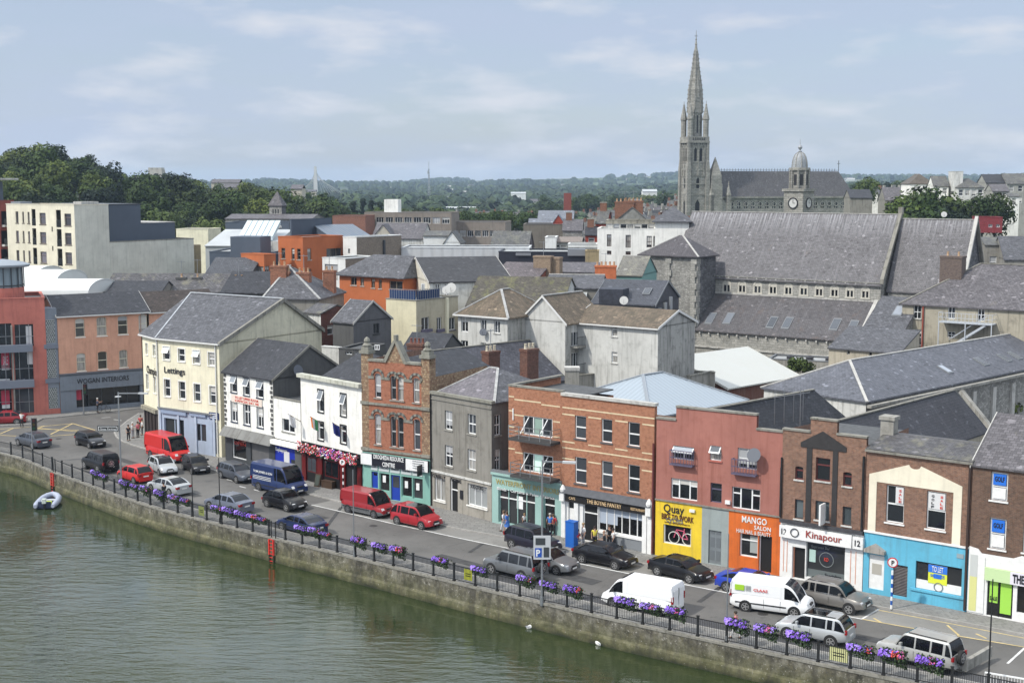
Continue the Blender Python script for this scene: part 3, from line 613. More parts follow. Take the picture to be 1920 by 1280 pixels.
# bay area between white line and kerb
bayA=WLw+YLw[1:];
def nearest(poly,p):
 best=None
 for i in range(len(poly)-1):
  a,b=poly[i],poly[i+1];d=b-a;t=max(0,min(1,(p-a).dot(d)/d.dot(d)));q=a+d*t
  if best is None or (q-p).length<best[0]:best=((q-p).length,q)
 return best[1]
bayB=[nearest(offs(KW,-.17),Vector((p.x,p.y,0)))for p in bayA]
strip('parking_bays',bayA,bayB,.026,BAY,'pale concrete parking strip beside the pavement')
LW=plain('white road paint',(.62,.62,.6),.8,var=.25,vs=1.5);LY=plain('yellow road paint',(.55,.43,.2),.8,var=.3,vs=1.5)
def line(name,pts,wd,m,label,zt=.034):
 t=offs(pts,wd/2);s=offs(pts,-wd/2);return strip(name,s,t,zt,m,label)
line('white_bay_line',WLw,.13,LW,'white painted edge line of the parking bays')
line('yellow_bay_line',YLw,.12,LY,'yellow painted line by the loading bay')
line('yellow_kerb_line',[nearest(offs(KW,-.6),p)for p in YLw],.1,LY,'yellow painted line along the kerb',.0345)
def pl(pts):return [G(u,v,.04)for u,v in pts]
for k,(pts,mm)in enumerate([([(1617,1159),(1648,1141)],LW),([(1889,1243),(1921,1214)],LW),([(1638,1158),(1652,1166)],LY),([(1776,1171),(1798,1190)],LY),([(1830,1187),(1850,1196)],LY)]):
 line('bay_marking',pl(pts),.14,mm,'painted mark across the bay line',.038)
for k,(a_,b_)in enumerate([((0,804),(62,799.6)),((71,799.6),(136.6,793.6)),((136.6,793.6),(178,806)),((0,813),(26,802)),((83,798),(71,803)),((136.6,793.6),(95,813.7)),((59,801),(147,809)),((0,815.5),(30,817)),((95,817),(145,813.7)),((71,804),(148,806))]):
 line('box_junction_line',pl([a_,b_]),.16,LY,'yellow hatching of the box junction',.036+.001*k)
for a_,b_ in (((190,783),(207,782)),((213,786),(228,788)),((425,898),(436,901)),((449,911),(461,914)),((476,917),(486,920))):
 line('lane_dash',pl([a_,b_]),.13,LW,'short white lane dash',.036)
# far side pavement of the junction (in front of the peach shop)
FS=[G(u,v,0)for u,v in [(-80,806),(0,800),(60,797),(80,786),(130,781),(200,774),(275,765)]]
strip('junction_pavement',FS,[Vector((p.x-3,p.y+9,0))for p in FS],.12,PAV,'pavement in front of the corner shops',.0)
# repairs, covers and stains in the road
PATM=plain('tar patch',(.055,.055,.055),.95,var=.3,vs=2);IRON=plain('iron cover',(.04,.038,.036),.7)
def ribbon(u0,v0,u1,v1,wd,m,name,label,zt):line(name,pl([(u0,v0),(u1,v1)]),wd,m,label,zt)
for k,(a,c,w_)in enumerate([((520,950),(610,972),1.0),((820,1040),(905,1062),.9),((1060,1078),(1120,1092),1.2),((300,905),(372,930),.8),((1310,1128),(1350,1100),.35),((880,1035),(905,1018),.3),((610,990),(640,950),.3),((1600,1190),(1720,1216),.9),((190,850),(250,868),.9)]):
 line('road_patch',pl([a,c]),w_,PATM,'darker tar patch in the quay road',.0285+.0003*k)
for k,(u,v)in enumerate([(700,985),(940,1060),(1430,1150),(560,965),(1700,1195),(110,822),(1262,1105)]):
 p=G(u,v,.03);M=MB();M.cyl((p.x,p.y,.02),(p.x,p.y,.036),.33,.33,14,IRON);tag(M.build('manhole_cover'),'round iron manhole cover in the road',None,kind='structure')
# ================= the quay front, from the junction to the edge of the picture
def fb(name,label,a,b,fr=None,cat='building',fa=None):
 A=px(fa or fr or 'p',*a);B=px(fr or 'p',*b);return Bd(name,label,cat,G(*A),G(*B))
TERR=render('terracotta paint',(.47,.16,.125),.3,(.2,.07,.06));PEA=render('peach paint',(.62,.34,.235),.25,(.3,.15,.1));BGY=render('blue grey paint',(.2,.225,.26),.2,(.1,.1,.12))
DKW=plain('dark grey window frame',(.05,.055,.06),.4)
# --- terracotta shopping building at the junction
b=fb('terracotta_building','terracotta shopping building with glazed bays at the junction',(-75,786),(92,776));f=b.front
zt=b.zpx(b.W,0,558.5);z3=lambda v:b.zpx(b.W*.6,0,v)
gl=GLS()
rr=f.rect('z1',(-170,345,62,452));
for r in [(-190,345,62,455),(72,343,170,450),(-190,490,62,632),(72,478,170,632),(-190,668,62,790),(72,665,172,782)]:
 q=f.rect('z1',r);f.ops.append(q);M=MB();
 for k in range(0,4 if r[0]<0 else 2):
  x=q[0]+(q[2]-q[0])*(k+.5)/(4 if r[0]<0 else 2);f.bx(M,x-.03,x+.03,.2,.26,q[1],q[3],STEEL)
 zz_=q[1]+(q[3]-q[1])*.45;f.bx(M,q[0],q[2],.2,.25,zz_-.03,zz_+.03,STEEL)
 w_=M.build('window',b.root);p=MB();p.poly([f.pt(q[0],.3,q[1]),f.pt(q[2],.3,q[1]),f.pt(q[2],.3,q[3]),f.pt(q[0],.3,q[3])],gl);p.build('pane',w_)
for r,m_ in [((5,485,48,560),PN_:=plain('pink sale poster',(.45,.04,.08),.6)),((5,672,50,742),PN_),((10,742,50,760),PWH()),((8,545,48,568),PWH()),((128,350,160,440),PWH()),((135,480,165,540),PWH()),((0,615,50,634),PWH()),((85,612,128,632),plain('dark band poster',(.02,.02,.03),.5))]:
 q=f.rect('z1',r,.27);fbox(b,'poster',f,q,.26,.285,m_)
lettering(b,f,'z1',(90,616,124,629),'SALE',PWH(),.25)
lettering(b,f,'z1',(14,500,40,545),'SALE',PWH(),.25)
f.wall(b.M,0,0,b.W,zt,TERR,dep=.3);b.M.poly([(b.W,0,0),(b.W,3.5,0),(b.W,3.5,zt),(b.W,0,zt)],TERR);b.M.poly([(0,9,zt-.4),(0,0,zt-.4),(b.W,0,zt-.4),(b.W,9,zt-.4)],FLAT)
b.M.poly([(b.W,9,0),(0,9,0),(0,9,zt),(b.W,9,zt)],TERR)
b.walls();parapet(b,0,b.W,0,9,zt,TERR,.1,.3)
for r in [(-200,452,192,480),(-200,632,200,657)]:
 q=f.rect('z1',r,-.6);q=(q[0],q[1]+.1,q[2]-.6,q[3]-.1);fbox(b,'ledge',f,q,-.8,.05,plain('ledge blue grey',(.16,.18,.22),.5))
for u_ in (68,):
 q=f.rect('z1',(60,340,72,790));fbox(b,'column',f,(q[0],0,q[2],z3(610)),-.5,.15,CONC)
# small drum on the roof
cl_=b.toloc(P(6,525,b.tow((b.W*.5,3,0)).y));R0=1.75*1.3
def drum(M):
 M.lathe((cl_.x,cl_.y,zt-.4),[(R0,0),(R0,1.6)],24,TERR)
 for k in range(16):
  t=2*math.pi*k/16;M.box(cl_.x+R0*math.cos(t)-.06,cl_.y+R0*math.sin(t)-.06,zt+1.2,cl_.x+R0*math.cos(t)+.06,cl_.y+R0*math.sin(t)+.06,zt+3.6,DKW)
 M.lathe((cl_.x,cl_.y,zt+1.2),[(R0-.1,0),(R0-.1,2.4)],24,glassm('pale tower glass',(.2,.25,.28),.15));M.lathe((cl_.x,cl_.y,zt+1.4),[(R0+.03,0),(R0+.03,.12)],24,DKW)
part(b,'lantern',drum,'round glazed lantern with flat disc roof',smooth=True)
part(b,'lantern_roof',lambda M:M.lathe((cl_.x,cl_.y,zt+3.55),[(R0+.6,0),(R0+.75,.12),(R0+.75,.3),(R0,.55),(.2,.9)],28,plain('zinc disc roof',(.25,.28,.31),.5)),smooth=True)
# --- glass block stair link
b=fb('stair_tower','narrow grey stair tower of glass blocks between terracotta and peach shops',(235,790),(303,785),'z1');f=b.front;zt=b.zpx(0,0,579)
GBK=bricks('glass blocks',(.09,.11,.11),(.05,.065,.065),(.35,.36,.35),.24,.24,.05,(.05,.05,.05),.2,.4,.2)
f.wall(b.M,0,0,b.W,zt,BGY);b.M.box(0,.3,zt-.1,b.W,3,zt,BGY);b.M.poly([(0,3,0),(0,0,0),(0,0,zt),(0,3,zt)],BGY)
b.walls()
for k,r in enumerate([(242,318,290,432),(242,462,290,608),(246,660,297,757)]):
 q=f.rect('z1',r);q=(.28,q[1],b.W-.28,q[3]);fbox(b,'glass_block_panel',f,q,-.02,.02,GBK)
for r in (440,612):zz_=b.zpx(0,0,480+r/2.6675+5);fbox(b,'band',f,(-.03,zz_-.25,b.W+.03,zz_+.25),-.12,.0,plain('ledge blue grey',(.16,.18,.22),.5))
fbox(b,'base',f,(0,0,b.W,.6),-.05,0,TERR)
# --- peach building with the interiors shop
b=fb('peach_building','peach painted building over a grey interiors shop front',(305,785),(718,748),'z1');f=b.front;ze=b.zpx(0,0,590.5);D=8.5
wins(b,f,'z1',[(375,313,425,403),(482,306,535,397),(588,300,640,390),(692,293,737,383),(382,487,430,573),(488,478,538,563),(595,470,640,555)],fm=plain('cream frame',(.6,.57,.45),.5),sill=WHT,arch=.25,wallm=PEA)
zs=b.zpx(b.W,0,690);zs0=b.zpx(b.W,0,733)-.1;zr=b.zpx(0,D/2,553)
shop=(f.px('z1',382,700)[0],.45,b.W-.3,f.px('z1',550,655)[1]);f.ops.append(shop)
f.wall(b.M,0,0,b.W,zs,BGY,dep=.5);f.wall(b.M,0,zs,b.W,ze,PEA);b.M.poly([(0,D,0),(0,0,0),(0,0,ze),(0,D,ze)],PEA)
f2=Face(b,(b.W,0),(0,1));f2.wall(b.M,0,0,D,ze,PEA)
rf_=roof(b,'gx',0,b.W*1.1,0,D,ze,zr,SLD,.25,wallm=PEA,gutter=GUT,verge=RID)
b.walls();fbox(b,'fascia',f,(0,shop[3],b.W,zs-.3),-.12,0,BGY);fbox(b,'cornice',f,(-.05,zs-.12,b.W,zs+.03),-.2,0,plain('grey cornice',(.12,.13,.15),.6))
lettering(b,f,'z1',(384,615,645,615,640),'WOGAN INTERIORS',plain('black lettering',(.015,.015,.02),.5),-.15,.01)
M=MB();
for k in range(6):x=shop[0]+(shop[2]-shop[0])*k/5;f.bx(M,x-.04,x+.04,.4,.5,shop[1],shop[3],DKW)
w_=M.build('shop_window',b.root);p=MB();p.poly([f.pt(shop[0],.48,shop[1]),f.pt(shop[2],.48,shop[1]),f.pt(shop[2],.48,shop[3]),f.pt(shop[0],.48,shop[3])],SHG());p.build('pane',w_)
q=f.rect('z1',(384,668,408,720));fbox(b,'poster',f,(shop[0],q[1],shop[0]+.7,q[3]),.42,.45,PN_)
# --- neighbour with brown roof behind the cream corner building
b2=Bd('peach_annexe','peach annexe with mossy brown slate roof joined to the peach shop','building',b.tow((b.W*1.1+.12,.3,0)),b.tow((b.W*1.1+9,.3,0)));z_=b.zpx(b.W*1.1,0,584)
boxwalls(b2,0,b2.W,0,8,z_,PEA,TAN);roof(b2,'gx',0,b2.W,0,8,z_,z_+2.1,slate('brown mossy slate',(.075,.06,.05),.3),.2,wallm=TAN,gutter=GUT);b2.walls()
# --- cream corner building
b=fb('cream_corner_building','cream three storey corner building with black lettering under blue grey slates',(300,838.5),(416,857));f=b.front
ze=b.zpx(0,0,637.5)+.28;e2=b.toloc(G(266.5,625,ze+b.z0));ya,za=b.apex(529,560);zr=za;D=b.depth(603,ze)
fl=Face(b,(e2.x,e2.y),(-e2.x,-e2.y));WL_=math.hypot(e2.x,e2.y)
sur=(WHT,.12)
wins(b,f,'r2',[(525,395,628,600,1),(750,425,855,625),(972,450,1080,660,1),(1200,480,1308,688)],sill=WHT,surround=sur)
wins(b,f,'r2',[(540,880,638,1150),(760,915,865,1190),(985,950,1090,1225),(1220,985,1322,1258)],sill=WHT,surround=sur)
for r in [(262,340,300,520),(372,365,415,545),(270,800,315,1050),(385,840,428,1100)]:
 q=fl.rect('r2',r);window(b,fl,q,'sash',sill=WHT,surround=(WHT,.06))
zg=b.zpx(0,0,px('z2',0,645)[1]);SBL=render('pale blue shop paint',(.36,.42,.52),.12,(.2,.22,.25));DBR=plain('dark brown shop front',(.04,.03,.028),.5)
for r in [(180,700,283,850),(330,728,392,822),(420,722,455,885)]:f.ops.append(f.rect('z2',r))
sh=[f.rect('z2',r)for r in [(180,700,283,850),(330,728,392,822),(420,722,455,885)]]
f.wall(b.M,0,0,b.W*.89,zg,SBL,dep=.25);f.wall(b.M,b.W*.89,0,b.W,zg,CRM,dep=.25);f.wall(b.M,0,zg,b.W,ze,CRM)
fl.wall(b.M,0,0,WL_,zg-.4,DBR,dep=.2);fl.wall(b.M,0,zg-.4,WL_,ze,CRM)
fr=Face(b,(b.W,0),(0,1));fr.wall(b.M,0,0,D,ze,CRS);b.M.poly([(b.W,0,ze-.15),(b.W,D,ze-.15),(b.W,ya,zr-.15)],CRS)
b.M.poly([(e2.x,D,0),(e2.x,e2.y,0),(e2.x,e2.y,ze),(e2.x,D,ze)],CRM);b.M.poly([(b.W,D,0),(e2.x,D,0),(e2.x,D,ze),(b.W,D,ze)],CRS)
M=MB();rl=b.toloc(P(358,551,b.tow((0,ya,0)).y));xr=min(max(rl.x,e2.x+1),b.W*.6)
fr_=Face(b,(0,ya),(1,0));xr=fr_.px('p',358,551)[0]
dn=Vector((-e2.x,-e2.y)).normalized();oo=.2
P0=(e2.x-.2,e2.y-.25,ze);P1=(0,-oo,ze);P2=(b.W+.1,-oo,ze);Rr=(b.W+.1,ya,zr);Rl=(xr,ya,zr)
M.slab([P1,P2,Rr,Rl],.14,SLB);M.slab([P0,P1,Rl],.14,SLB);M.slab([(e2.x-.2,D+.2,ze),P0,Rl],.14,SLB);M.slab([(b.W+.1,D+oo,ze),(e2.x-.2,D+.2,ze),Rl,Rr],.14,SLB)
r_=M.build('roof',b.root);M=MB();RL=plain('pale lead ridge',(.36,.38,.4),.6,var=.2);M.bar(P1,(Rl[0],Rl[1],Rl[2]+.04),.14,RL,.06);M.bar((Rl[0],Rl[1],Rl[2]+.05),(Rr[0],Rr[1],Rr[2]+.05),.3,RL,.1);M.build('ridge_tiles',r_)
M=MB();M.hexa([(b.W+.02,-oo,ze-.3),(b.W+.3,-oo,ze-.3),(b.W+.3,ya,zr-.3),(b.W+.02,ya,zr-.3)],[(b.W+.02,-oo,ze+.08),(b.W+.3,-oo,ze+.08),(b.W+.3,ya,zr+.08),(b.W+.02,ya,zr+.08)],CAP)
M.hexa([(b.W+.02,ya,zr-.3),(b.W+.3,ya,zr-.3),(b.W+.3,D+oo,ze-.3),(b.W+.02,D+oo,ze-.3)],[(b.W+.02,ya,zr+.08),(b.W+.3,ya,zr+.08),(b.W+.3,D+oo,ze+.08),(b.W+.02,D+oo,ze+.08)],CAP);M.build('verge_coping',r_)
M=MB();M.bar((-.1,-oo-.08,ze-.12),(b.W+.2,-oo-.08,ze-.12),.14,GUT);M.bar((e2.x-.25,e2.y-.3,ze-.12),(-.1,-oo-.08,ze-.12),.14,GUT);M.build('gutter',r_)
b.walls()
for i_,q in enumerate(sh):
 M=MB();
 for k in (0,.5,1):x=q[0]+(q[2]-q[0])*k;f.bx(M,x-.05,x+.05,.12,.2,q[1],q[3],SBL)
 w_=M.build('shop_window' if i_<2 else 'door',b.root);p=MB();p.poly([f.pt(q[0],.2,q[1]),f.pt(q[2],.2,q[1]),f.pt(q[2],.2,q[3]),f.pt(q[0],.2,q[3])],SHG());p.build('pane',w_)
for r in [(170,655,295,692),(312,668,393,700)]:
 q=f.rect('z2',r);fbox(b,'fascia',f,q,-.18,0,plain('fascia pale blue',(.25,.31,.42),.5))
q=f.rect('z2',(408,672,456,712));fbox(b,'sign',f,q,-.1,0,plain('navy sign',(.015,.03,.12),.4))
for k in range(3):zz_=q[1]+(q[3]-q[1])*(.22+.28*k);fbox(b,'sign_line',f,(q[0]+.12,zz_-.04,q[2]-.12,zz_+.04),-.115,-.1,WF())
for x in (.0,.30,.58,.87):x0=b.W*x+.08;fbox(b,'pilaster',f,(x0,0,x0+.3,zg-.15),-.12,0,render('pilaster blue',(.42,.48,.58),.1))
fbox(b,'fascia_cornice',f,(0,zg-.14,b.W*.88,zg),-.25,0,plain('lead',(.16,.17,.18),.6));q=(0,zg-.75,WL_,zg-.35);fbox(b,'shop_cornice',fl,q,-.4,0,render('worn cornice',(.3,.28,.22),.7))
M=MB();
for k in range(5):x=.2+(WL_-.4)*k/4;fl.bx(M,x-.12,x+.12,-.1,0,0,zg-.75,DBR)
M.build('shop_pilasters',b.root)
BL=plain('black lettering',(.015,.015,.02),.5)
lettering(b,f,'r2',(540,695,852,770,816),'Lettings',BL,-.06,.012);a0,z1=fl.px('r2',285,660);a1,_=fl.px('r2',445,700);ltr(b,fl,a0,z1-1.15,a1,z1-.1,'Champion',BL,-.06,.012)
M=MB();M.bar((b.W-.45,-.1,ze-.2),(b.W-.45,-.1,.1),.1,GUT);M.bar((.08,-.1,ze-.2),(.08,-.1,.1),.1,GUT);M.build('downpipe',b.root)
q=f.rect('z2',(362,795,390,820));
# --- white building with quoins
b=fb('quoined_building','white building with grey quoins, shuttered shop and dark slate roof',(423,862),(515,884.5));f=b.front;ze=b.zpx(0,0,697)+.15;D=9.5
DB=plain('dark blue frame',(.02,.035,.07),.4)
for rs in ([(513,487,545,577,1),(577,500,608,592,1),(643,515,677,605,1)],[(515,617,548,724),(578,630,612,740),(645,643,678,753)]):
 for r in rs:
  q=f.rect('z2',r[:4]);window(b,f,q,'cross' if len(r)<5 else 'sash',WF(),sill=DB,surround=(DB,.05),open_=len(r)>4)
zs=b.zpx(0,0,px('z2',0,745)[1]);sh=[f.rect('z2',r)for r in [(520,800,592,915),(612,812,706,935)]];f.ops+=sh
f.wall(b.M,0,0,b.W,zs,DKW,dep=.25);f.wall(b.M,0,zs,b.W,ze,WHT);fr=Face(b,(b.W,0),(0,1));ya,za=b.apex(579,646);D=ya*2 if 3<ya<8 else 9;ya=D/2;za=b.zpx(b.W,ya,646)
fr.wall(b.M,0,0,D,ze,GRD);b.M.poly([(0,D,0),(0,0,0),(0,0,ze),(0,D,ze)],WHT);b.M.poly([(b.W,D,0),(0,D,0),(0,D,ze),(b.W,D,ze)],GRD)
r_=roof(b,'gx',0,b.W,0,D,ze,za,SLD,.2,wallm=GRD,verge=CAP);b.walls()
M=MB();M2_=MB()
for k in range(12):
 zz_=zs+.2+(ze-zs-.4)*k/12;wq=.42 if k%2 else .28
 f.bx(M,.05,.05+wq,-.03,.01,zz_,zz_+.3,GRD);f.bx(M2_,b.W-.05-wq,b.W-.05,-.03,.01,zz_,zz_+.3,GRD)
M.build('quoins',b.root);M2_.build('quoins',b.root)
q=f.rect('z2',(520,583,672,640));w_=f.px('z2',520,583);w2=f.px('z2',672,607);M=MB();f.bx(M,w_[0],w2[0],-.08,-.04,w_[1]-.72,w_[1]-.02,plain('cream banner',(.7,.6,.52),.7));bn=M.build('banner',b.root);bn['label']='cream banner with red lines of lettering'
RD=plain('red lettering',(.6,.06,.04),.6);ltr(b,f,w_[0]+.6,w_[1]-.33,w2[0]-.5,w_[1]-.1,'TO LET UPPER FLOOR',RD,-.1,0,bn);ltr(b,f,w_[0]+.6,w_[1]-.63,w2[0]-.5,w_[1]-.42,'OFFICES 041 98',RD,-.1,0,bn)
M=MB();M.hexa([f.pt(-.05,-.7,zs-.75),f.pt(b.W+.2,-.7,zs-.75),f.pt(b.W+.2,0,zs-.75),f.pt(-.05,0,zs-.75)],[f.pt(-.05,-.6,zs-.6),f.pt(b.W+.2,-.6,zs-.6),f.pt(b.W+.2,0,zs+.1),f.pt(-.05,0,zs+.1)],render('worn lead fascia',(.2,.2,.19),.6));M.build('fascia_roof',b.root)
q=sh[0];M=MB();f.bx(M,q[0],q[0]+.06,.1,.2,q[1],q[3],WF());f.bx(M,q[2]-.06,q[2],.1,.2,q[1],q[3],WF());f.bx(M,q[0]+.06,q[2]-.06,.1,.2,q[1],q[1]+.06,WF());w_=M.build('shop_window',b.root)
p=MB();p.poly([f.pt(q[0],.2,q[1]),f.pt(q[2],.2,q[1]),f.pt(q[2],.2,q[3]),f.pt(q[0],.2,q[3])],SHG());p.build('pane',w_)
ltr(b,f,q[0]+.2,(q[1]+q[3])/2+.35,q[2]-.2,(q[1]+q[3])/2+.65,'OPEN',RD,.12,0,w_)
q=sh[1];fbox(b,'roller_shutter',f,q,.12,.2,ribbed('roller shutter',(.12,.12,.125),.1,.5,.3,axis=1))
M=MB();M.lathe((0,0,0),[(.05,.0),(.45,.08),(.55,.16)],14,plain('dark dish',(.1,.11,.13),.6));d_=M.build('satellite_dish',b.root,True);d_.matrix_local=Matrix.Translation((b.W+.35,2.6,ze+.5))@Matrix.Rotation(R(75),4,'Y')
bq=b
# --- low white link with the blue betting shop
b=Bd('betting_shop','low white link building with bright blue betting shop front','building',G(515.5,884.7),G(566,897.5));f=b.front;ze=b.zpx(0,0,745)
window(b,f,f.rect('z2',(770,703,834,780)),'mull',sill=SILL);zs=b.zpx(0,0,px('z2',0,800)[1])
q=f.rect('z2',(712,832,835,935));q=(.05,.1,q[2],q[3]);f.ops.append(q)
BLU=plain('bright blue sign paint',(.012,.03,.33),.35)
f.wall(b.M,0,0,b.W,zs,GRD,dep=.15);f.wall(b.M,0,zs,b.W,ze,WHT);b.M.box(0,.3,ze-.3,b.W,7,ze-.2,FLAT);b.M.poly([(0,7,ze),(b.W,7,ze),(b.W,7,0),(0,7,0)],GRD);b.walls()
fbox(b,'shop_front',f,q,.05,.14,BLU);q2=(q[0]+.1,q[1]+.1,(q[0]+q[2])/2+.3,q[3]-1.1);fbox(b,'window_poster',f,(q[0]+(q[2]-q[0])*.45,q[1]+.6,q[0]+(q[2]-q[0])*.72,q[1]+2.1),.02,.05,PWH());fbox(b,'shop_window',f,(q[0]+(q[2]-q[0])*.8,q[1]+.4,q[2]-.05,q[3]-1),.03,.05,SHG())
ltr(b,f,q[0]+.1,q[3]-.62,q[0]+1.9,q[3]-.15,'Boylesports',WF(),.02,.01)
fbox(b,'fascia',f,(0,zs-.5,b.W+.2,zs-.1),-.5,0,WHT);fbox(b,'coping',f,(0,ze,b.W,ze+.1),-.05,.25,CAP)
# --- black and white pub
b=Bd('black_and_white_pub','white pub with black trim, red doors and a long flower trough over its sign','building',G(567,897.8),G(680.5,929));f=b.front
f=b.front;zt=b.zpx(0,0,701);zb=b.zpx(b.W,0,px('z2',0,553)[1])
BS=(BLK,.1)
for r in [(950,560,979,675),(1063,580,1092,695),(950,720,979,815),(1063,738,1092,832)]:
 window(b,f,f.rect('z2',r),'trans',WF(),sill=BLK,surround=BS,open_=r[1]<700)
zs=b.zpx(0,0,px('z2',0,815)[1])
f.wall(b.M,0,0,b.W,zs,BLK,dep=.25);f.wall(b.M,0,zs,b.W,zb,WHT);f.wall(b.M,0,zb,b.W,zt,BLK)
b.M.poly([(b.W,0,0),(b.W,9,0),(b.W,9,zt),(b.W,0,zt)],WHD);b.M.poly([(0,9,0),(0,0,0),(0,0,zt),(0,9,zt)],GRD);b.M.poly([(b.W,9,0),(0,9,0),(0,9,zt),(b.W,9,zt)],GRD)
b.M.box(.1,.3,zt-.6,b.W-.1,8.9,zt-.5,FLAT);b.walls()
M=MB();M.box(-.15,-.35,zt-.25,b.W+.02,.3,zt+.08,render('mossy white cornice',(.5,.5,.43),.9,(.1,.11,.05)));M.build('cornice',b.root)
PX=Face(b,(0,4),(1,0)).px('z3',330,185);xa,za=PX;M=MB()
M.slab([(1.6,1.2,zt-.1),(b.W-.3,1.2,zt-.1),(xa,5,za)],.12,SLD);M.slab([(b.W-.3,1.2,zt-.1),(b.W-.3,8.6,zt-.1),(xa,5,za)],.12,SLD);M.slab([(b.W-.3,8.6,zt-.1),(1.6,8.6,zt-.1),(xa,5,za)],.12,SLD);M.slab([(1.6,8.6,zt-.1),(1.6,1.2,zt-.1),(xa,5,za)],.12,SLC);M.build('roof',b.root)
RDD=plain('red pub paint',(.12,.008,.008),.35);
fbox(b,'fascia',f,(.1,zs-1.05,b.W-.1,zs-.25),-.28,0,BLK);GLD=plain('gold lettering',(.5,.33,.08),.4,.3)
ltr(b,f,.9,zs-.9,b.W-.9,zs-.42,'THE MARINER',GLD,-.3,.01)
for x0,x1 in ((.15,.75),(b.W*.28,b.W*.36),(b.W*.66,b.W*.74),(b.W-.6,b.W-.1)):fbox(b,'pilaster',f,(x0,0,x1,zs-1.05),-.14,0,RDD)
for x0,x1,z0_,z1_,nm in ((b.W*.1,b.W*.26,.9,2.3,'bar_window'),(b.W*.4,b.W*.63,.9,2.4,'bar_window')):
 M=MB();M.box(x0,-.06,z0_,x1,0,z1_,RDD);M.box(x0,-.06,z0_-.15,x1,-.0,z0_-.003,BLK);o=M.build(nm,b.root);M=MB();M.box(x0+.1,-.08,z0_+.1,(x0+x1)/2-.03,-.06,z1_-.1,GLS());M.box((x0+x1)/2+.03,-.08,z0_+.1,x1-.1,-.06,z1_-.1,GLS());M.build('pane',o)
M=MB();M.box(b.W*.78,-.06,.02,b.W*.9,0,2.3,DDW());M.build('door',b.root)
PUB=b
# --- Victorian red brick building
b=Bd('victorian_building','narrow Victorian red brick building with banded pillars and pointed gable','building',G(680.5,929),G(807,948));f=b.front
TER=bricks('patterned terracotta blocks',(.38,.28,.17),(.19,.10,.06),(.17,.13,.1),.24,.2,.02,(.15,.1,.07),.35)
zt=b.zpx(b.W*.5,0,(673+686)/2+1);pl0=f.px('z3',420,400)[0];pr0=f.px('z3',737,500)[0]
up=[(455,318,495,468),(550,332,585,480),(592,338,630,485),(685,345,725,497)];lo=[(455,560,495,748),(550,575,585,762),(592,580,630,768),(688,592,730,782)]
LG=plain('pale grey frame',(.42,.44,.44),.5)
for r in up+lo:window(b,f,f.rect('z3',r),'sash',LG if r[0]in (550,592)else WF(),sill=SILL,arch=.22,wallm=BRR,dep=.2)
zs=b.zpx(0,0,px('z3',0,785)[1]);zf=b.zpx(0,0,px('z3',0,850)[1])
GRN=render('sea green shop paint',(.22,.42,.36),.1,(.2,.3,.25));BD=plain('royal blue door',(.015,.05,.35),.35)
shp=[((436,905,476,1010),'door'),((484,915,545,1030),'w'),((552,925,610,1085),'door'),((616,935,680,1065),'w'),((684,945,745,1078),'w')]
qs=[f.rect('z3',r)for r,_ in shp];f.ops+=qs
f.wall(b.M,0,0,b.W,zs,GRN,dep=.2);f.wall(b.M,pl0,zs,pr0,zt,BRR,dep=.2)
f.wall(b.M,0,zs,pl0,zt+.6,TER);f.wall(b.M,pr0,zs,b.W,zt+.6,TER)
for x0,x1 in ((0,pl0),(pr0,b.W)):
 b.M.poly([(x1,0,zt),(x1,.7,zt),(x1,.7,zt+.6),(x1,0,zt+.6)],TER);b.M.poly([(x0,.7,zt),(x0,0,zt),(x0,0,zt+.6),(x0,.7,zt+.6)],TER)
b.M.poly([(b.W,0,0),(b.W,9,0),(b.W,9,zt-1),(b.W,.9,zt-1),(b.W,.9,zt+.6),(b.W,0,zt+.6)],TER);b.M.poly([(0,9,0),(0,0,0),(0,0,zt),(0,9,zt)],BRB)
ax,az=f.px('z3',580,125);gx0=f.px('z3',520,240)[0];gx1=f.px('z3',640,240)[0]
b.M.poly([(gx0,0,zt),(gx1,0,zt),(ax,0,az-.25)],TER);b.M.poly([(gx1,.5,zt),(gx0,.5,zt),(ax,.5,az-.25)],BRB);b.M.poly([(pr0,.5,zt-1),(pl0,.5,zt-1),(pl0,.5,zt),(pr0,.5,zt)],BRB)
b.walls()
STC=render('weathered stone dressing',(.24,.235,.2),.6)
M=MB()
M.hexa([(gx0-.25,-.12,zt),(gx0+.1,-.12,zt),(gx0+.1,.55,zt),(gx0-.25,.55,zt)],[(ax-.18,-.12,az),(ax,-.12,az-.15),(ax,.55,az-.15),(ax-.18,.55,az)],STC)
M.hexa([(gx1-.1,-.12,zt),(gx1+.25,-.12,zt),(gx1+.25,.55,zt),(gx1-.1,.55,zt)],[(ax,-.12,az-.15),(ax+.18,-.12,az),(ax+.18,.55,az),(ax,.55,az-.15)],STC)
M.box(ax-.12,-.1,az-.2,ax+.12,.3,az+.5,STC);M.build('gable_coping',b.root)
M=MB();M.box(pl0-.02,-.1,zt,gx0-.1,.55,zt+.18,STC);M.box(gx1+.1,-.1,zt,pr0+.02,.55,zt+.18,STC);M.build('parapet_coping',b.root)
for x0,x1 in ((0,pl0),(pr0,b.W)):
 M=MB();xm=(x0+x1)/2;M.box(x0-.12,-.15,zt+.6,x1+.12,.85,zt+.85,STC);M.box(x0+.02,0,zt+.85,x1-.02,.7,zt+1.15,STC);M.lathe((xm,.35,zt+1.15),[(.35,0),(.42,.15),(.2,.35),(.28,.5),(.22,.7),(.05,.85)],8,STC)
 M.build('pillar_finial',b.root)
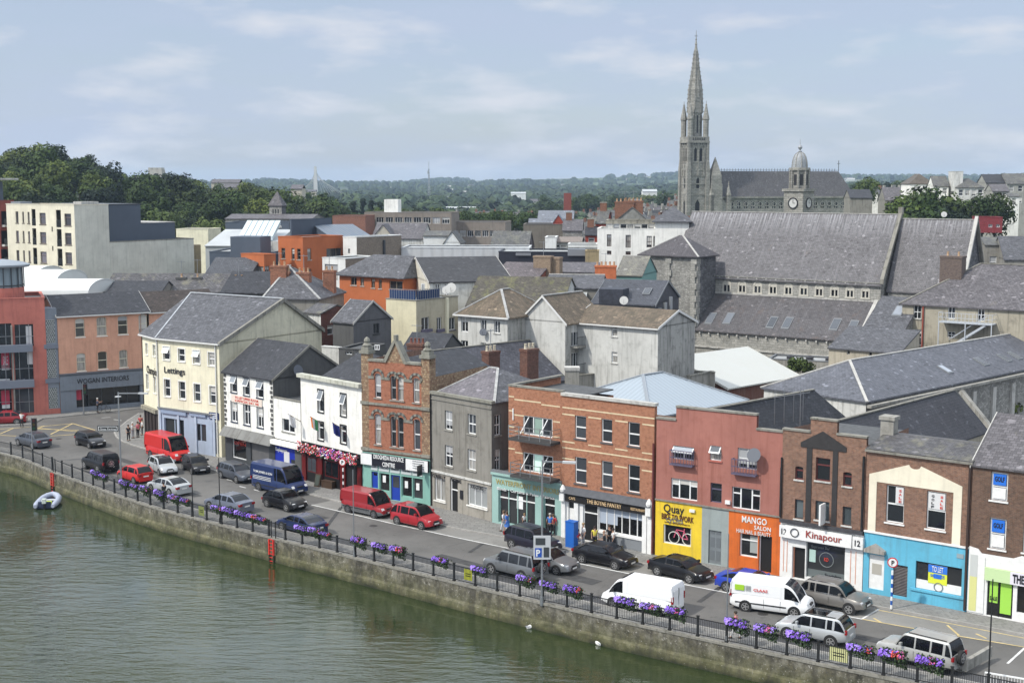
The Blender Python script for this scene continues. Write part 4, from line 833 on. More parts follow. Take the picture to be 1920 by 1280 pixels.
for zz_ in [f.px('z3',500,505)[1],f.px('z3',440,775)[1]]:
 M=MB();M.box(pl0,-.12,zz_-.1,pr0,0,zz_+.1,STC);M.box(-.05,-.14,zz_-.12,pl0,0,zz_+.14,STC);M.box(pr0,-.14,zz_-.12,b.W+.05,0,zz_+.14,STC);M.build('string_course',b.root)
for rs in (up,lo):
 M=MB();e=[f.rect('z3',r)for r in rs]
 for i_,q in enumerate(e):
  xm=(q[0]+q[2])/2;w_=(q[2]-q[0])/2+.14
  for k in range(8):
   t0,t1=math.pi*k/8,math.pi*(k+1)/8
   pp=[(xm-w_*math.cos(t),q[3]-.22+w_*.95*math.sin(t))for t in (t0,t1)];pq=[(xm-(w_+.2)*math.cos(t),q[3]-.22+(w_+.18)*math.sin(t))for t in (t0,t1)]
   m_=STC if k%2 else plain('dark voussoir',(.09,.085,.08),.9)
   M.hexa([f.pt(pp[0][0],-.08,pp[0][1]),f.pt(pp[1][0],-.08,pp[1][1]),f.pt(pp[1][0],.0,pp[1][1]),f.pt(pp[0][0],.0,pp[0][1])],[f.pt(pq[0][0],-.08,pq[0][1]),f.pt(pq[1][0],-.08,pq[1][1]),f.pt(pq[1][0],.0,pq[1][1]),f.pt(pq[0][0],.0,pq[0][1])],m_)
 q0=min(q[3]for q in e)-.3
 for a_,c_ in ((pl0,e[0][0]-.05),(e[0][2]+.05,e[1][0]-.05),(e[2][2]+.05,e[3][0]-.05),(e[3][2]+.05,pr0)):
  if c_-a_>.15:M.box(a_,-.07,q0-.08,c_,0,q0+.16,STC)
 M.build('arch_mouldings',b.root)
# shop parts
for q,(r,t)in zip(qs,shp):
 M=MB();p=MB()
 if t=='door':
  M.box(q[0],.12,q[1],q[2],.2,q[3],BD);M.box(q[0]+.15,.11,q[1]+1.1,q[2]-.15,.12,q[3]-.15,GLS());M.build('door',b.root)
 else:
  for x in (q[0],q[2]-.07):M.box(x,.1,q[1],x+.07,.2,q[3],GRN)
  M.box(q[0]+.07,.1,q[1],q[2]-.07,.2,q[1]+.07,GRN);o=M.build('shop_window',b.root);p.box(q[0],.16,q[1],q[2],.2,q[3],SHG());p.build('pane',o)
  fbox(b,'notice',f,(q[0]+.3,q[1]+.75,q[0]+.62,q[1]+1.35),.08,.1,WF(),o)
zh=f.px('z3',470,905)[1]
for q in qs:fbox(b,'panel_sign',f,(q[0],zh+.06,q[2],zh+.62),-.05,0,plain('pale panel sign',(.5,.55,.55),.5))
for q,t in zip(qs,('CAFE','CRECHE','INFORMATION','TRAINING','SUPPORT')):ltr(b,f,q[0]+.12,zh+.28,q[2]-.12,zh+.45,t,GLE(),-.07)
zf0=f.px('z3',400,848)[1]-.02;zf1=f.px('z3',400,787)[1];M=MB();M.box(.02,-.25,zf0-.15,b.W-.05,0,zf1-.1,plain('near black fascia',(.012,.013,.02),.4));M.build('fascia',b.root)
fw=b.W-.07;fbox(b,'fascia_end_panel',f,(.02,zf0-.15,fw*.17,zf1-.1),-.27,-.25,WF());fbox(b,'fascia_info_panel',f,(fw*.68,zf0-.15,fw,zf1-.1),-.27,-.25,WF())
zm=(zf0+zf1)/2-.1;ltr(b,f,fw*.2,zm+.1,fw*.65,zm+.48,'DROGHEDA RESOURCE',WF(),-.27,.015);ltr(b,f,fw*.33,zm-.48,fw*.52,zm-.1,'CENTRE',WF(),-.27,.015)
for k in range(4):ltr(b,f,fw*.78,zm+.3-.2*k,fw*.95,zm+.38-.2*k,['CHILDCARE','COMMUNITY','TRAINING','WELCOME'][k],GLE(),-.29)
part(b,'projecting_sign',lambda M:M.box(b.W*.9,-.9,2.6,b.W*.9+.08,-.25,3.5,BLK))
VIC=b
roof(b,'gy',.1,b.W-.1,.6,10,zt-1.3,zt+.3,SLD,.0);b.walls()if b.M.f else None
# --- grey rendered solicitors
b=Bd('grey_office','plain grey rendered three storey office with purple slate hipped roof','building',G(808,947),G(922,977));f=b.front;zt=b.zpx(0,0,736);D=8.5
for r in [(877,540,922,662),(1013,560,1063,688),(877,747,924,882),(1013,770,1063,905)]:window(b,f,f.rect('z3',r),'sash2',sill=SILL)
zs=f.px('z3',790,900)[1];PST=render('pale stucco shop',(.32,.30,.26),.4)
sh=[f.rect('z3',r)for r in [(815,940,880,1092),(908,950,955,1160),(1013,975,1132,1135)]];
window(b,f,sh[0],'g21',sill=WHT,fw=.09);window(b,f,sh[2],'g31',sill=WHT,gm=glassm('grey blinds glass',(.18,.19,.19),.2),fw=.09)
window(b,f,sh[1],'trans',sill=None,gm=DDW(),fw=.1,name='door')
fr=Face(b,(b.W,0),(0,1));
for r in [(1175,570,1213,688),(1178,778,1213,898)]:window(b,fr,fr.rect('z3',r),'sash2',sill=SILL)
f.wall(b.M,0,0,b.W,zs,PST,dep=.18);f.wall(b.M,0,zs,b.W,zt,GRY);fr.wall(b.M,0,0,D,zt,render('shaded side render',(.16,.155,.145),.5));b.M.poly([(0,D,0),(0,0,0),(0,0,zt),(0,D,zt)],GRY);b.M.poly([(b.W,D,0),(0,D,0),(0,D,zt),(b.W,D,zt)],GRY)  # side wall darker than the front: alley shade painted into its colour
b.walls();M=MB();M.box(-.05,-.15,zt-.05,b.W+.15,.25,zt+.18,STC);M.box(-.02,-.08,zt-.5,b.W+.02,0,zt-.4,GRY);M.build('cornice',b.root);fbox(b,'string_course',f,(0,zs-.05,b.W+.03,zs+.12),-.1,0,WHD)
ax,az=Face(b,(0,D*.5),(1,0)).px('z3',1195,288);M=MB();c0=(.3,.3,zt);c1=(b.W+.1,.2,zt);c2=(b.W+.1,D+.2,zt);c3=(.3,D+.2,zt);a1_=(ax-.9,D*.5,az);a2_=(ax,D*.5,az)
LS=slate('pale purple slate',(.2,.19,.21),.25)
M.slab([c0,c1,a2_,a1_],.12,LS);M.slab([c1,c2,a2_],.12,SLB);M.slab([c2,c3,a1_,a2_],.12,LS);M.slab([c3,c0,a1_],.12,LS);r_=M.build('roof',b.root)
M=MB();M.bar(c0,a1_,.22,RID,.1);M.bar(c1,a2_,.22,RID,.1);M.bar(a1_,a2_,.22,RID,.1);M.build('ridge_tiles',r_)
for t,x0,x1,zz_ in (("O'REILLY",.35,2.3,.0),('THOMAS',3.1,4.75,.0),('SOLICITORS',6.2,8.0,-.15)):
 ltr(b,f,x0*b.W/9.2,zs-.5+zz_,x1*b.W/9.2,zs-.18+zz_,t,BL,-.04,.01)
q=f.rect('z3',(970,1018,988,1075));fbox(b,'name_plates',f,q,-.06,0,BL)
OFF=b;part(b,'downpipe',lambda M:M.bar((.12,-.1,zt-.2),(.12,-.1,.1),.1,BLM));part(b,'side_downpipe',lambda M:M.bar((b.W+.1,3.2,zt-.2),(b.W+.1,3.2,3.2),.1,BLM))
# --- waterfront brick building with balconies
MINT=render('mint green shop paint',(.30,.46,.42),.1,(.2,.3,.28))
b=Bd('waterfront_building','red brick building with metal balconies above a mint green interiors shop','building',G(922.5,978.5),G(1053.5,1004.5));f=b.front
xb=f.px('p',953.5,800)[0];zt=b.zpx(xb,0,723.5);zs=b.zpx(0,0,883)
mg=glassm('mint curtained glass',(.30,.42,.36),.15)
bal=[(235,402,395,527),(235,602,398,730)]
for r in bal:
 q=f.rect('z4',r);f.ops.append(q);M=MB();wd=q[2]-q[0]
 for x in (0,.33,.64,.97):f.bx(M,q[0]+wd*x,q[0]+wd*x+.07,.06,.16,q[1],q[3],WF())
 f.bx(M,q[0],q[2],.06,.16,q[1],q[1]+.07,WF());f.bx(M,q[0],q[2],.06,.16,q[3]-.07,q[3],WF());o=M.build('balcony_door',b.root)
 M=MB();M.box(q[0]+wd*.33,.14,q[1],q[0]+wd*.62,.16,q[3],mg);M.build('curtain',o);M=MB();M.box(q[0],.16,q[1],q[2],.18,q[3],GLS());M.build('pane',o)
 M=MB() # open leaf
 for x in (q[0]+wd*.02,q[0]+wd*.66):M.hexa([(x,-.5,q[1]+.1),(x+.07,-.5,q[1]+.1),(x+.07,-.45,q[1]+.1),(x,-.45,q[1]+.1)],[(x+.45,-.0,q[3]-.1),(x+.52,-.0,q[3]-.1),(x+.52,.05,q[3]-.1),(x+.45,.05,q[3]-.1)],WF())
 M.build('open_leaf',o)
sh=[f.rect('z4',(100,800,300,995)),f.rect('z4',(345,840,408,1003))];sh=[(a,.15,c,d)for a,_,c,d in sh];f.ops+=sh
f.wall(b.M,0,0,b.W,zs,MINT,dep=.3);f.wall(b.M,xb,zs,b.W,zt,BRO)
D=7;b.M.poly([(b.W,0,zs),(b.W,D,zs),(b.W,D,zt-1.1),(b.W,.35,zt-1.1),(b.W,.35,zt),(b.W,0,zt)],BRO);b.M.poly([(xb,D,zs-.3),(xb,0,zs-.3),(xb,0,zt),(xb,D,zt)],BRO);b.M.poly([(b.W,D,0),(0,D,0),(0,D,zs),(xb,D,zs),(xb,D,zt-1.1),(b.W,D,zt-1.1)],BRB)
b.M.box(0.02,.3,zs-.25,xb,D-.1,zs-.1,FLAT);b.M.box(xb,.3,zt-.7,b.W,D-.02,zt-.6,FLAT);b.walls()
part(b,'coping',lambda M:(M.box(xb-.05,-.05,zt,b.W,.35,zt+.14,CAP),M.box(xb-.05,.35,zt,xb+.3,D,zt+.14,CAP)))
CRB=plain('cream brick band',(.6,.5,.33),.9,var=.15)
M=MB()
for (x0,y0,x1)in [(158,295,186),(188,312,332),(335,340,436),(158,372,183),(183,395,240),(400,432,436),(152,458,187),(190,485,240),(150,577,190),(192,600,236),(400,515,436)]:
 a0,z1=f.px('z4',x0,y0);a1,_=f.px('z4',x1,y0);M.box(max(a0,xb),-.012,z1-.1,min(a1,b.W),0.01,z1,CRB)
M.build('cream_bands',b.root)
M=MB();a0,z1=f.px('z4',183,365);M.bar((a0,-.05,z1),(a0,-.05,z1-.9),.08,WF());M.build('vent_pipe',b.root)
for i_,(x0,y0,x1,y1)in enumerate([(190,545,436,612),(200,735,436,745)]):
 a0,z0_=f.px('z4',190+i_*10,(572,728)[i_]);a1=f.px('z4',437,600)[0];dd=1.25;z0_=f.rect('z4',bal[i_])[1]-.15
 M=MB();M.box(a0+.3,-dd,z0_-.2,a1,0,z0_,plain('dark balcony deck',(.05,.05,.05),.7));o=M.build('balcony',b.root);M=MB()
 for zz_ in (.3,.62,.95):
  M.bar((a0+.3,-dd+.03,z0_+zz_),(a1,-dd+.03,z0_+zz_),.045,STEEL);M.bar((a0+.33,-dd,z0_+zz_),(a0+.33,0,z0_+zz_),.045,STEEL);M.bar((a1-.03,-dd,z0_+zz_),(a1-.03,0,z0_+zz_),.045,STEEL)
 for k in range(5):x=a0+.33+(a1-a0-.36)*k/4;M.bar((x,-dd+.03,z0_-.2),(x,-dd+.03,z0_+1.0),.05,STEEL)
 M.build('railing',o)
for i_,q in enumerate(sh):
 M=MB();n_=4 if i_==0 else 1
 for k in range(n_+1):x=q[0]+(q[2]-q[0]-.07)*k/n_;M.box(x,.15,q[1],x+.07,.28,q[3],MINT)
 M.box(q[0]+.07,.16,q[3]-.75,q[2]-.07,.27,q[3]-.66,WF());o=M.build(['shop_window','door'][i_],b.root);M=MB();M.box(q[0],.24,q[1],q[2],.3,q[3],SHG());M.build('pane',o)
q=sh[0];fbox(b,'poster',f,(q[0]+1.7,q[1]+1.3,q[0]+2.3,q[1]+2.3),.2,.23,WF())
M=MB();M.box(-.05,-.12,zs-.02,b.W,.2,zs+.16,LEAD);M.box(0,-.18,zs-.2,b.W,0,zs-.02,MINT);M.build('shop_cornice',b.root)
GLT=plain('gilt lettering',(.42,.36,.14),.4,.2)
hL=.42;zL=zs-.95;ltr(b,f,b.W*.06,zL,b.W*.96,zL+hL,'WATERFRONT INTERIORS',GLT,-.03,.01);ltr(b,f,b.W*.08,zL-.45,b.W*.9,zL-.22,'Blinds • Curtains & Poles • Fabrics',WF(),-.03)
q=sh[0]
# --- cafe: red brick with three bays
b=Bd('brick_cafe_building','orange brick building of three window bays over a white cafe front','building',G(1053.5,1005),G(1224,1038.5));f=b.front;zt=b.zpx(0,0,741);zs=f.px('z4',440,790)[1];CAFE=b
DKS=plain('dark slate sill',(.09,.09,.095),.8)
for r in [(518,402,578,535),(663,420,720,555),(808,437,870,575),(518,627,580,780),(663,648,722,805),(808,668,870,828)]:window(b,f,f.rect('z4',r),'sash',sill=DKS,gm=GLS(),dep=.16)
CW=plain('white shop paint',(.72,.72,.7),.5,var=.08)
q=f.rect('z4',(645,888,898,1085));q=(q[0],1.0,q[2],q[3]);dq=f.rect('z4',(562,870,640,1090));dq=(dq[0],.05,dq[2],dq[3]);d2=f.rect('z4',(482,860,540,1080));d2=(d2[0],.05,d2[2],d2[3]);f.ops+=[q,dq,d2]
f.wall(b.M,0,0,b.W,zs,CW,dep=.2);f.wall(b.M,0,zs,b.W,zt,BRO,dep=.16)
D=5;b.M.poly([(b.W,0,0),(b.W,D,0),(b.W,D,zt-1.6),(b.W,.35,zt-1.6),(b.W,.35,zt),(b.W,0,zt)],BRO);b.M.poly([(0,D,0),(0,0,0),(0,0,zt),(0,.35,zt),(0,.35,zt-1.6),(0,D,zt-1.6)],BRO);b.M.poly([(b.W,.35,zt-1.7),(0,.35,zt-1.7),(0,.35,zt),(b.W,.35,zt)],BRO);b.M.poly([(b.W,D,0),(0,D,0),(0,D,zt-1.6),(b.W,D,zt-1.6)],BRB);b.M.box(.1,.35,zt-1.8,b.W-.1,D-.1,zt-1.7,FLAT);b.walls()
M=MB();M.box(-.1,-.12,zt,b.W+.12,.35,zt+.22,CONL);M.build('coping',b.root)
M=MB();
for (ya_,yb_)in ((352,412),(388,455),(537,590),(570,640),(628,685)):
 z1=f.px('z4',440,ya_)[1]
 segs=[(0,b.W)]
 if ya_ in (388,537,628):
  xs_=sorted([f.rect('z4',r)[0]for r in [(518,402,578,535),(663,420,720,555),(808,437,870,575)]]);w0=1.05;segs=[];c0=0
  for x in xs_:segs.append((c0,x-.02));c0=x+(b.W*.15)
  segs.append((c0,b.W))
 for s0,s1 in segs:M.box(s0,-.012,z1-.12,s1,.01,z1-.02,CRB)
M.build('cream_bands',b.root)
M=MB();
for k in range(7):
 x=q[0]+(q[2]-q[0]-.07)*k/6 if k<6 else q[2]-.07
 M.box(x,.1,q[1],x+.07,.2,q[3],CW)
M.box(q[0]+.07,.1,q[1],q[2]-.07,.2,q[1]+.08,CW);o=M.build('shop_window',b.root);M=MB();M.box(q[0],.17,q[1],q[2],.2,q[3],SHG());M.build('pane',o)
wq=q[2]-q[0];M=MB();M.box(q[0]+.07,.14,q[1]+.6,q[0]+wq*.4,.165,q[3],plain('pale blue blind',(.35,.4,.47),.6));M.box(q[0]+wq*.4,.14,q[3]-.7,q[2]-.07,.165,q[3],plain('pale blue blind',(.35,.4,.47),.6));M.build('blinds',o)
M=MB();M.box(dq[0],.12,dq[1],dq[0]+.08,.2,dq[3],CW);M.box(dq[2]-.08,.12,dq[1],dq[2],.2,dq[3],CW);M.box(dq[0]+.08,.12,dq[1]+2.1,dq[2]-.08,.2,dq[1]+2.2,CW);M.box(dq[0]+.08,.16,dq[1],dq[2]-.08,.2,dq[3],DDW());M.build('door',b.root)
M=MB();M.box(d2[0],.12,d2[1],d2[2],.2,d2[1]+2.25,CW);M.box(d2[0],.14,d2[1]+2.3,d2[2],.2,d2[3],GLS());M.build('side_door',b.root)
fbox(b,'stall_riser',f,(q[0],.05,q[2]+.1,.85),-.04,0,plain('grey stall riser',(.2,.215,.23),.6));fbox(b,'shop_sill',f,(q[0]-.05,.86,q[2]+.15,1.0),-.12,0,CW)
for x in (.02,.15*b.W,b.W-.85,b.W-.42):fbox(b,'pilaster',f,(x,0,x+.36,zs-.35),-.16,0,CW)
for x in (.0,b.W-.45):
 M=MB();M.box(x,-.4,zs-1.0,x+.42,0,zs-.35,CW);M.lathe((x+.21,-.2,zs-.35),[(.22,0),(.25,.25),(.12,.5),(.02,.6)],8,CW);M.build('console_bracket',b.root)
fbox(b,'fascia',f,(.45,zs-1.0,b.W-.5,zs-.38),-.22,0,plain('black fascia board',(.018,.016,.015),.35));
ltr(b,f,b.W*.30,zs-.86,b.W*.68,zs-.52,'THE BOYNE PANTRY',plain('gilt lettering pale',(.7,.5,.28),.5),-.24,.01);ltr(b,f,b.W*.78,zs-.8,b.W*.93,zs-.6,'RESTAURANT',plain('gilt lettering pale',(.7,.5,.28),.5),-.24);ltr(b,f,b.W*.1,zs-.8,b.W*.17,zs-.6,'CAFE',plain('gilt lettering pale',(.7,.5,.28),.5),-.24)
M=MB();M.hexa([(.0,-.45,zs-.36),(b.W-.05,-.45,zs-.36),(b.W-.05,0,zs-.36),(.0,0,zs-.36)],[(.0,-.4,zs-.28),(b.W-.05,-.4,zs-.28),(b.W-.05,0,zs+.12),(.0,0,zs+.12)],plain('dark slate canopy',(.07,.075,.085),.7,var=.2));M.build('fascia_roof',b.root)
# --- maroon painted building with stepped parapet
MAR=render('dusky red paint',(.35,.15,.12),.35,(.2,.07,.05));b=Bd('dusky_red_building','dusky red painted building with stepped parapet over yellow and orange shops','building',G(1228,1039.5),G(1461.5,1079));f=b.front
st=[(0,f.px('p',1268,770)[0],b.zpx(0,0,784.5)),(f.px('p',1268,770)[0],f.px('p',1419,790)[0],f.px('p',1268,763.5)[1]),(f.px('p',1419,790)[0],b.W,f.px('p',1419,805.5)[1])]
zs=f.px('z5',80,600)[1];PLM=plain('plum metal',(.1,.09,.14),.5)
window(b,f,f.rect('z5',(172,318,282,402)),'mull',gm=GLS(),open_=True);window(b,f,f.rect('z5',(365,318,423,402)),'sash',open_=True,sill=plain('red sill',(.4,.12,.09),.8));window(b,f,f.rect('z5',(510,330,610,450)),'g22')
window(b,f,f.rect('z5',(162,487,298,612)),'tri');window(b,f,f.rect('z5',(368,512,425,622)),'trans',fm=plain('plum metal',(.1,.09,.14),.5));window(b,f,f.rect('z5',(480,532,625,665)),'tri')
z1b=f.px('z5',320,640)[1];xg=f.px('z5',322,760)[0];xo=f.px('z5',462,760)[0]
YEL=render('yellow shop paint',(.74,.53,.04),.3,(.3,.22,.08),.5);LGR=render('pale grey green paint',(.30,.34,.33),.12);ORA=render('orange shop paint',(.62,.145,.03),.3,(.25,.07,.03),.5)
q=f.rect('z5',(122,728,265,850));q=(q[0],q[1],q[2],q[3]);q3=f.rect('z5',(520,775,612,915));q3=(q3[0],.95,q3[2],q3[3]);q4=f.rect('z5',(620,785,685,955));q4=(q4[0],.05,q4[2],q4[3]);q2=f.rect('z5',(358,758,422,935));q2=(q2[0],.05,q2[2],q2[3]);f.ops+=[q,q2,q3,q4]
f.wall(b.M,0,0,xg,zs,YEL,dep=.25);f.wall(b.M,xg,0,xo,zs,LGR,dep=.15);f.wall(b.M,xo,0,b.W,zs,ORA,dep=.3)
for s0,s1,zt in st:f.wall(b.M,s0,zs,s1,zt,MAR)
D=4;zlow=min(s[2]for s in st)-1.6
b.M.poly([(0,D,0),(0,0,0),(0,0,zlow),(0,D,zlow)],MAR);b.M.poly([(b.W,0,0),(b.W,D,0),(b.W,D,zlow),(b.W,0,zlow)],MAR);b.M.poly([(b.W,D,0),(0,D,0),(0,D,zlow),(b.W,D,zlow)],MAR);b.M.box(.05,.3,zlow-.2,b.W-.05,D,zlow-.1,FLAT)
b.M.poly([(b.W,.3,zlow),(0,.3,zlow),(0,.3,st[0][2]),(st[0][1],.3,st[0][2]),(st[0][1],.3,st[1][2]),(st[1][1],.3,st[1][2]),(st[1][1],.3,st[2][2]),(b.W,.3,st[2][2])],MAR)
b.walls();M=MB()
for s0,s1,zt in st:M.box(s0-.02,-.08,zt,s1+.02,.36,zt+.13,CAP)
M.build('coping',b.root)
for r in [(168,345,285,440),(488,398,615,490)]:
 a0,z0_=f.px('z5',r[0],r[3]-35);a1,_=f.px('z5',r[2],r[3]);z0_=f.rect('z5',r)[1]+.15;M=MB();dd=.45
 M.box(a0,-dd,z0_,a1,0,z0_+.1,PLM)
 for zz_ in (.55,1.05):M.box(a0,-dd,z0_+zz_,a1,-dd+.05,z0_+zz_+.06,PLM)
 for k in range(9):x=a0+(a1-a0-.04)*k/8;M.box(x,-dd,z0_+.1,x+.03,-dd+.03,z0_+1.05,PLM)
 for x in (a0,a1-.05):M.box(x,-dd+.05,z0_+1.05,x+.05,0,z0_+1.1,PLM);M.box(x,-.2,z0_+.1,x+.03,-.17,z0_+1.05,PLM)
 M.build('balconette',b.root)
M=MB();M.box(-.02,-.1,zs-.02,b.W,0,zs+.08,CAP);M.build('shop_coping',b.root)
M=MB();
for x in (q[0],q[2]-.08):M.box(x,.1,q[1],x+.08,.25,q[3],CW)
M.box(q[0]+.08,.1,q[1],q[2]-.08,.25,q[1]+.08,CW);o=M.build('shop_window',b.root);M=MB();M.box(q[0],.22,q[1],q[2],.25,q[3],SHG());M.build('pane',o)
# bicycle in the window
M=MB();PKB=plain('pink bicycle frame',(.6,.12,.2),.4);WRM=plain('white wheel rim',(.65,.65,.6),.5);bx0=q[0]+.45;bz=q[1]+.5
def ring(M,f,cx,cz,r,t,m,d=.12,n=16):
 for k in range(n):
  a,c=2*math.pi*k/n,2*math.pi*(k+1)/n;M.bar(f.pt(cx+r*math.cos(a),d,cz+r*math.sin(a)),f.pt(cx+r*math.cos(c),d,cz+r*math.sin(c)),t,m)
ring(M,f,bx0+.35,bz,.42,.05,WRM);ring(M,f,bx0+1.45,bz,.42,.05,WRM)
for (x0,y0),(x1,y1)in (((.35,0),(.55,.6)),((.55,.6),(1.15,.55)),((1.15,.55),(1.0,0)),((1.0,0),(.6,.5)),((1.0,0),(1.45,0)),((1.15,.55),(1.45,0)),((1.15,.55),(1.18,.75))):M.bar(f.pt(bx0+x0,.12,bz+y0),f.pt(bx0+x1,.12,bz+y1),.05,PKB)
bk_=M.build('bicycle');bk_.matrix_world=b.root.matrix_basis.copy();tag(bk_,'pink bicycle with white wheels displayed in the yellow shop window','bicycle')
M=MB();M.box(q2[0]+.02,.1,q2[1],q2[2]-.02,.15,q2[3],plain('grey door',(.17,.19,.2),.5,var=.1));
for k in range(3):
 for xx in (0,1):x=q2[0]+.12+xx*(q2[2]-q2[0])*.45;zz_=q2[1]+.25+k*.95;M.box(x,.085,zz_,x+(q2[2]-q2[0])*.32,.1,zz_+.7,plain('grey door panel',(.13,.145,.155),.5))
M.build('door',b.root)
M=MB();
for x in (q3[0],q3[2]-.08):M.box(x,.15,q3[1],x+.08,.3,q3[3],WF())
M.box(q3[0]+.08,.15,q3[1],q3[2]-.08,.3,q3[1]+.08,WF());M.box(q3[0]+.08,.15,q3[3]-.5,q3[2]-.08,.3,q3[3]-.43,WF());o=M.build('shop_window',b.root);M=MB();M.box(q3[0],.26,q3[1],q3[2],.3,q3[3],SHG());M.build('pane',o);fbox(b,'window_poster',f,(q3[0]+.7,q3[1]+.3,q3[0]+1.5,q3[1]+1.5),.22,.25,plain('faded poster',(.3,.33,.32),.7),o)
M=MB();M.box(q4[0],.2,q4[1],q4[0]+.07,.3,q4[3],WF());M.box(q4[2]-.07,.2,q4[1],q4[2],.3,q4[3],WF());M.box(q4[0]+.07,.26,q4[1],q4[2]-.07,.3,q4[3],DDW());M.build('door',b.root)
zz_=zs;lz=plain('dark maroon lettering',(.09,.02,.015),.5)
ltr(b,f,xg*.18,zs-1.0,xg*.62,zs-.2,'Quay',BL,-.03,.01);ltr(b,f,xg*.24,zs-1.65,xg*.6,zs-1.05,'cycles',GLE(),-.03);ltr(b,f,xg*.14,q[3]+.38,xg*.83,q[3]+.82,'BIKE TO WORK',lz,-.03,.015);ltr(b,f,xg*.2,q[3]+.1,xg*.75,q[3]+.26,'www.quaycycles.ie',lz,-.03)
xw=b.W-xo;ltr(b,f,xo+xw*.26,zs-.72,xo+xw*.74,zs-.25,'MANGO',CW,-.03,.012);ltr(b,f,xo+xw*.5,zs-1.12,xo+xw*.82,zs-.82,'SALON',CW,-.03,.01);ltr(b,f,xo+xw*.16,zs-1.5,xo+xw*.82,zs-1.22,'HAIR NAIL & BEAUTY',CW,-.03)
for r in ((448,603,472,625),(262,650,288,668)):
 qq=f.rect('z5',r);fbox(b,'alarm_box',f,qq,-.15,0,CW)
M=MB();M.bar((-.18,-.12,st[0][2]-1.8),(-.18,-.12,.1),.11,plain('dark red pipe',(.12,.03,.03),.6));M.bar((b.W-.02,-.12,st[2][2]-2.4),(b.W-.02,-.12,zs+.1),.1,BLM);M.build('downpipe',b.root)
M=MB();M.lathe((0,0,0),[(.05,0),(.4,.06),(.5,.14)],14,plain('dark dish',(.1,.11,.13),.6));d_=M.build('satellite_dish',b.root,True);a_,c_=f.px('z5',612,365);d_.matrix_local=Matrix.Translation((a_,-.5,c_))@Matrix.Rotation(R(70),4,'X')
# --- brick building with black portico motif
b=Bd('portico_brick_building','brown brick building with black painted portico shape over a white cafe','building',G(1461.5,1079.5),G(1616,1108));f=b.front
x1=f.px('p',1520,800)[0];x2=f.px('p',1570,800)[0];st=[(0,x1,b.zpx(0,0,805)),(x1,x2,f.px('p',1520,785)[1]),(x2,b.W,f.px('p',1570,815)[1])];zs=f.px('z5',730,705)[1]
for r in [(810,425,850,500),(1060,455,1103,535)]:window(b,f,f.rect('z5',r),'trans',fm=plain('maroon frame',(.12,.03,.03),.5),sill=WHD,arch=.12,wallm=BRB,gm=GLS())
window(b,f,f.rect('z5',(918,380,990,510)),'trans',fm=plain('maroon frame',(.12,.03,.03),.5),sill=WHD,gm=GLS());
for r in [(808,598,850,705),(915,605,985,715),(1057,635,1100,740)]:window(b,f,f.rect('z5',r),'none',fm=DKW,gm=glassm('frosted dark glass',(.06,.075,.08),.15),sill=WHD)
q=f.rect('z5',(868,820,1065,1020));q=(q[0],.3,q[2],q[3]);dq=f.rect('z5',(795,845,858,1010));dq=(dq[0],.05,dq[2],dq[3]);f.ops+=[q,dq]
f.wall(b.M,0,0,b.W,zs-.2,CW,dep=.3)
for s0,s1,zt in st:f.wall(b.M,s0,zs-.2,s1,zt,BRB)
b.M.poly([(b.W,0,0),(b.W,8,0),(b.W,8,st[2][2]-.5),(b.W,0,st[2][2]-.5)],BRB);b.M.poly([(0,8,0),(0,0,0),(0,0,st[0][2]),(0,8,st[0][2]-.5)],BRB);b.M.box(.05,.3,st[2][2]-.8,b.W-.05,8,st[2][2]-.7,FLAT)
b.M.poly([(b.W,.3,st[2][2]-.8),(0,.3,st[2][2]-.8),(0,.3,st[0][2]),(x1,.3,st[0][2]),(x1,.3,st[1][2]),(x2,.3,st[1][2]),(x2,.3,st[2][2]),(b.W,.3,st[2][2])],BRB)
b.walls();M=MB()
for s0,s1,zt in st:M.box(s0-.03,-.08,zt,s1+.03,.36,zt+.12,CAP)
M.build('coping',b.root)
def quadf(M,pts,d0,d1,m):
 a=[f.pt(x,d0,z_)for x,z_ in pts];c=[f.pt(x,d1,z_)for x,z_ in pts];M.hexa(a,c,m)
BP=plain('black portico paint',(.03,.028,.028),.7,var=.2)
M=MB();e0=f.px('z5',840,305);e1=f.px('z5',955,245);e2_=f.px('z5',1078,335);e0b=f.px('z5',840,325);e2b=f.px('z5',1078,352)
quadf(M,[(e0[0],e0b[1]),(e2_[0],e0b[1]),(e2_[0],e0[1]+.05),(e1[0],e1[1]),(e0[0],e0[1]+.05)],-.06,-.001,BP)
c0=f.px('z5',872,325)[0];c1=f.px('z5',900,325)[0];c2=f.px('z5',1008,345)[0];c3=f.px('z5',1035,345)[0];zb_=f.px('z5',872,715)[1]
M.box(c0,-.05,zb_,c1,-.001,e0b[1],BP);M.box(c2,-.05,zb_,c3,-.001,e0b[1],BP);M.build('black_portico',b.root)
M=MB();ma=f.px('z5',960,640);M.box(ma[0],-.85,ma[1]-1.1,ma[0]+.12,-.02,ma[1]+.3,CW);M.build('projecting_sign',b.root)
zf=f.px('z5',755,735)[1];fa0,fa1=b.W*.075,b.W*.88;M=MB();M.hexa([(fa0,-.35,zf-.75),(fa1,-.35,zf-.75),(fa1,0,zf-.75),(fa0,0,zf-.75)],[(fa0,-.3,zf+.1),(fa1,-.3,zf+.1),(fa1,0,zf+.1),(fa0,0,zf+.1)],CW);M.build('fascia',b.root)
ltr(b,f,b.W*.34,zf-.65,b.W*.77,zf-.02,'Kinapour',plain('dark red lettering',(.3,.04,.03),.5),-.37,.005);M=MB();ring(M,f,b.W*.2,zf-.3,.28,.05,BL,-.37);M.build('round_logo',b.root)
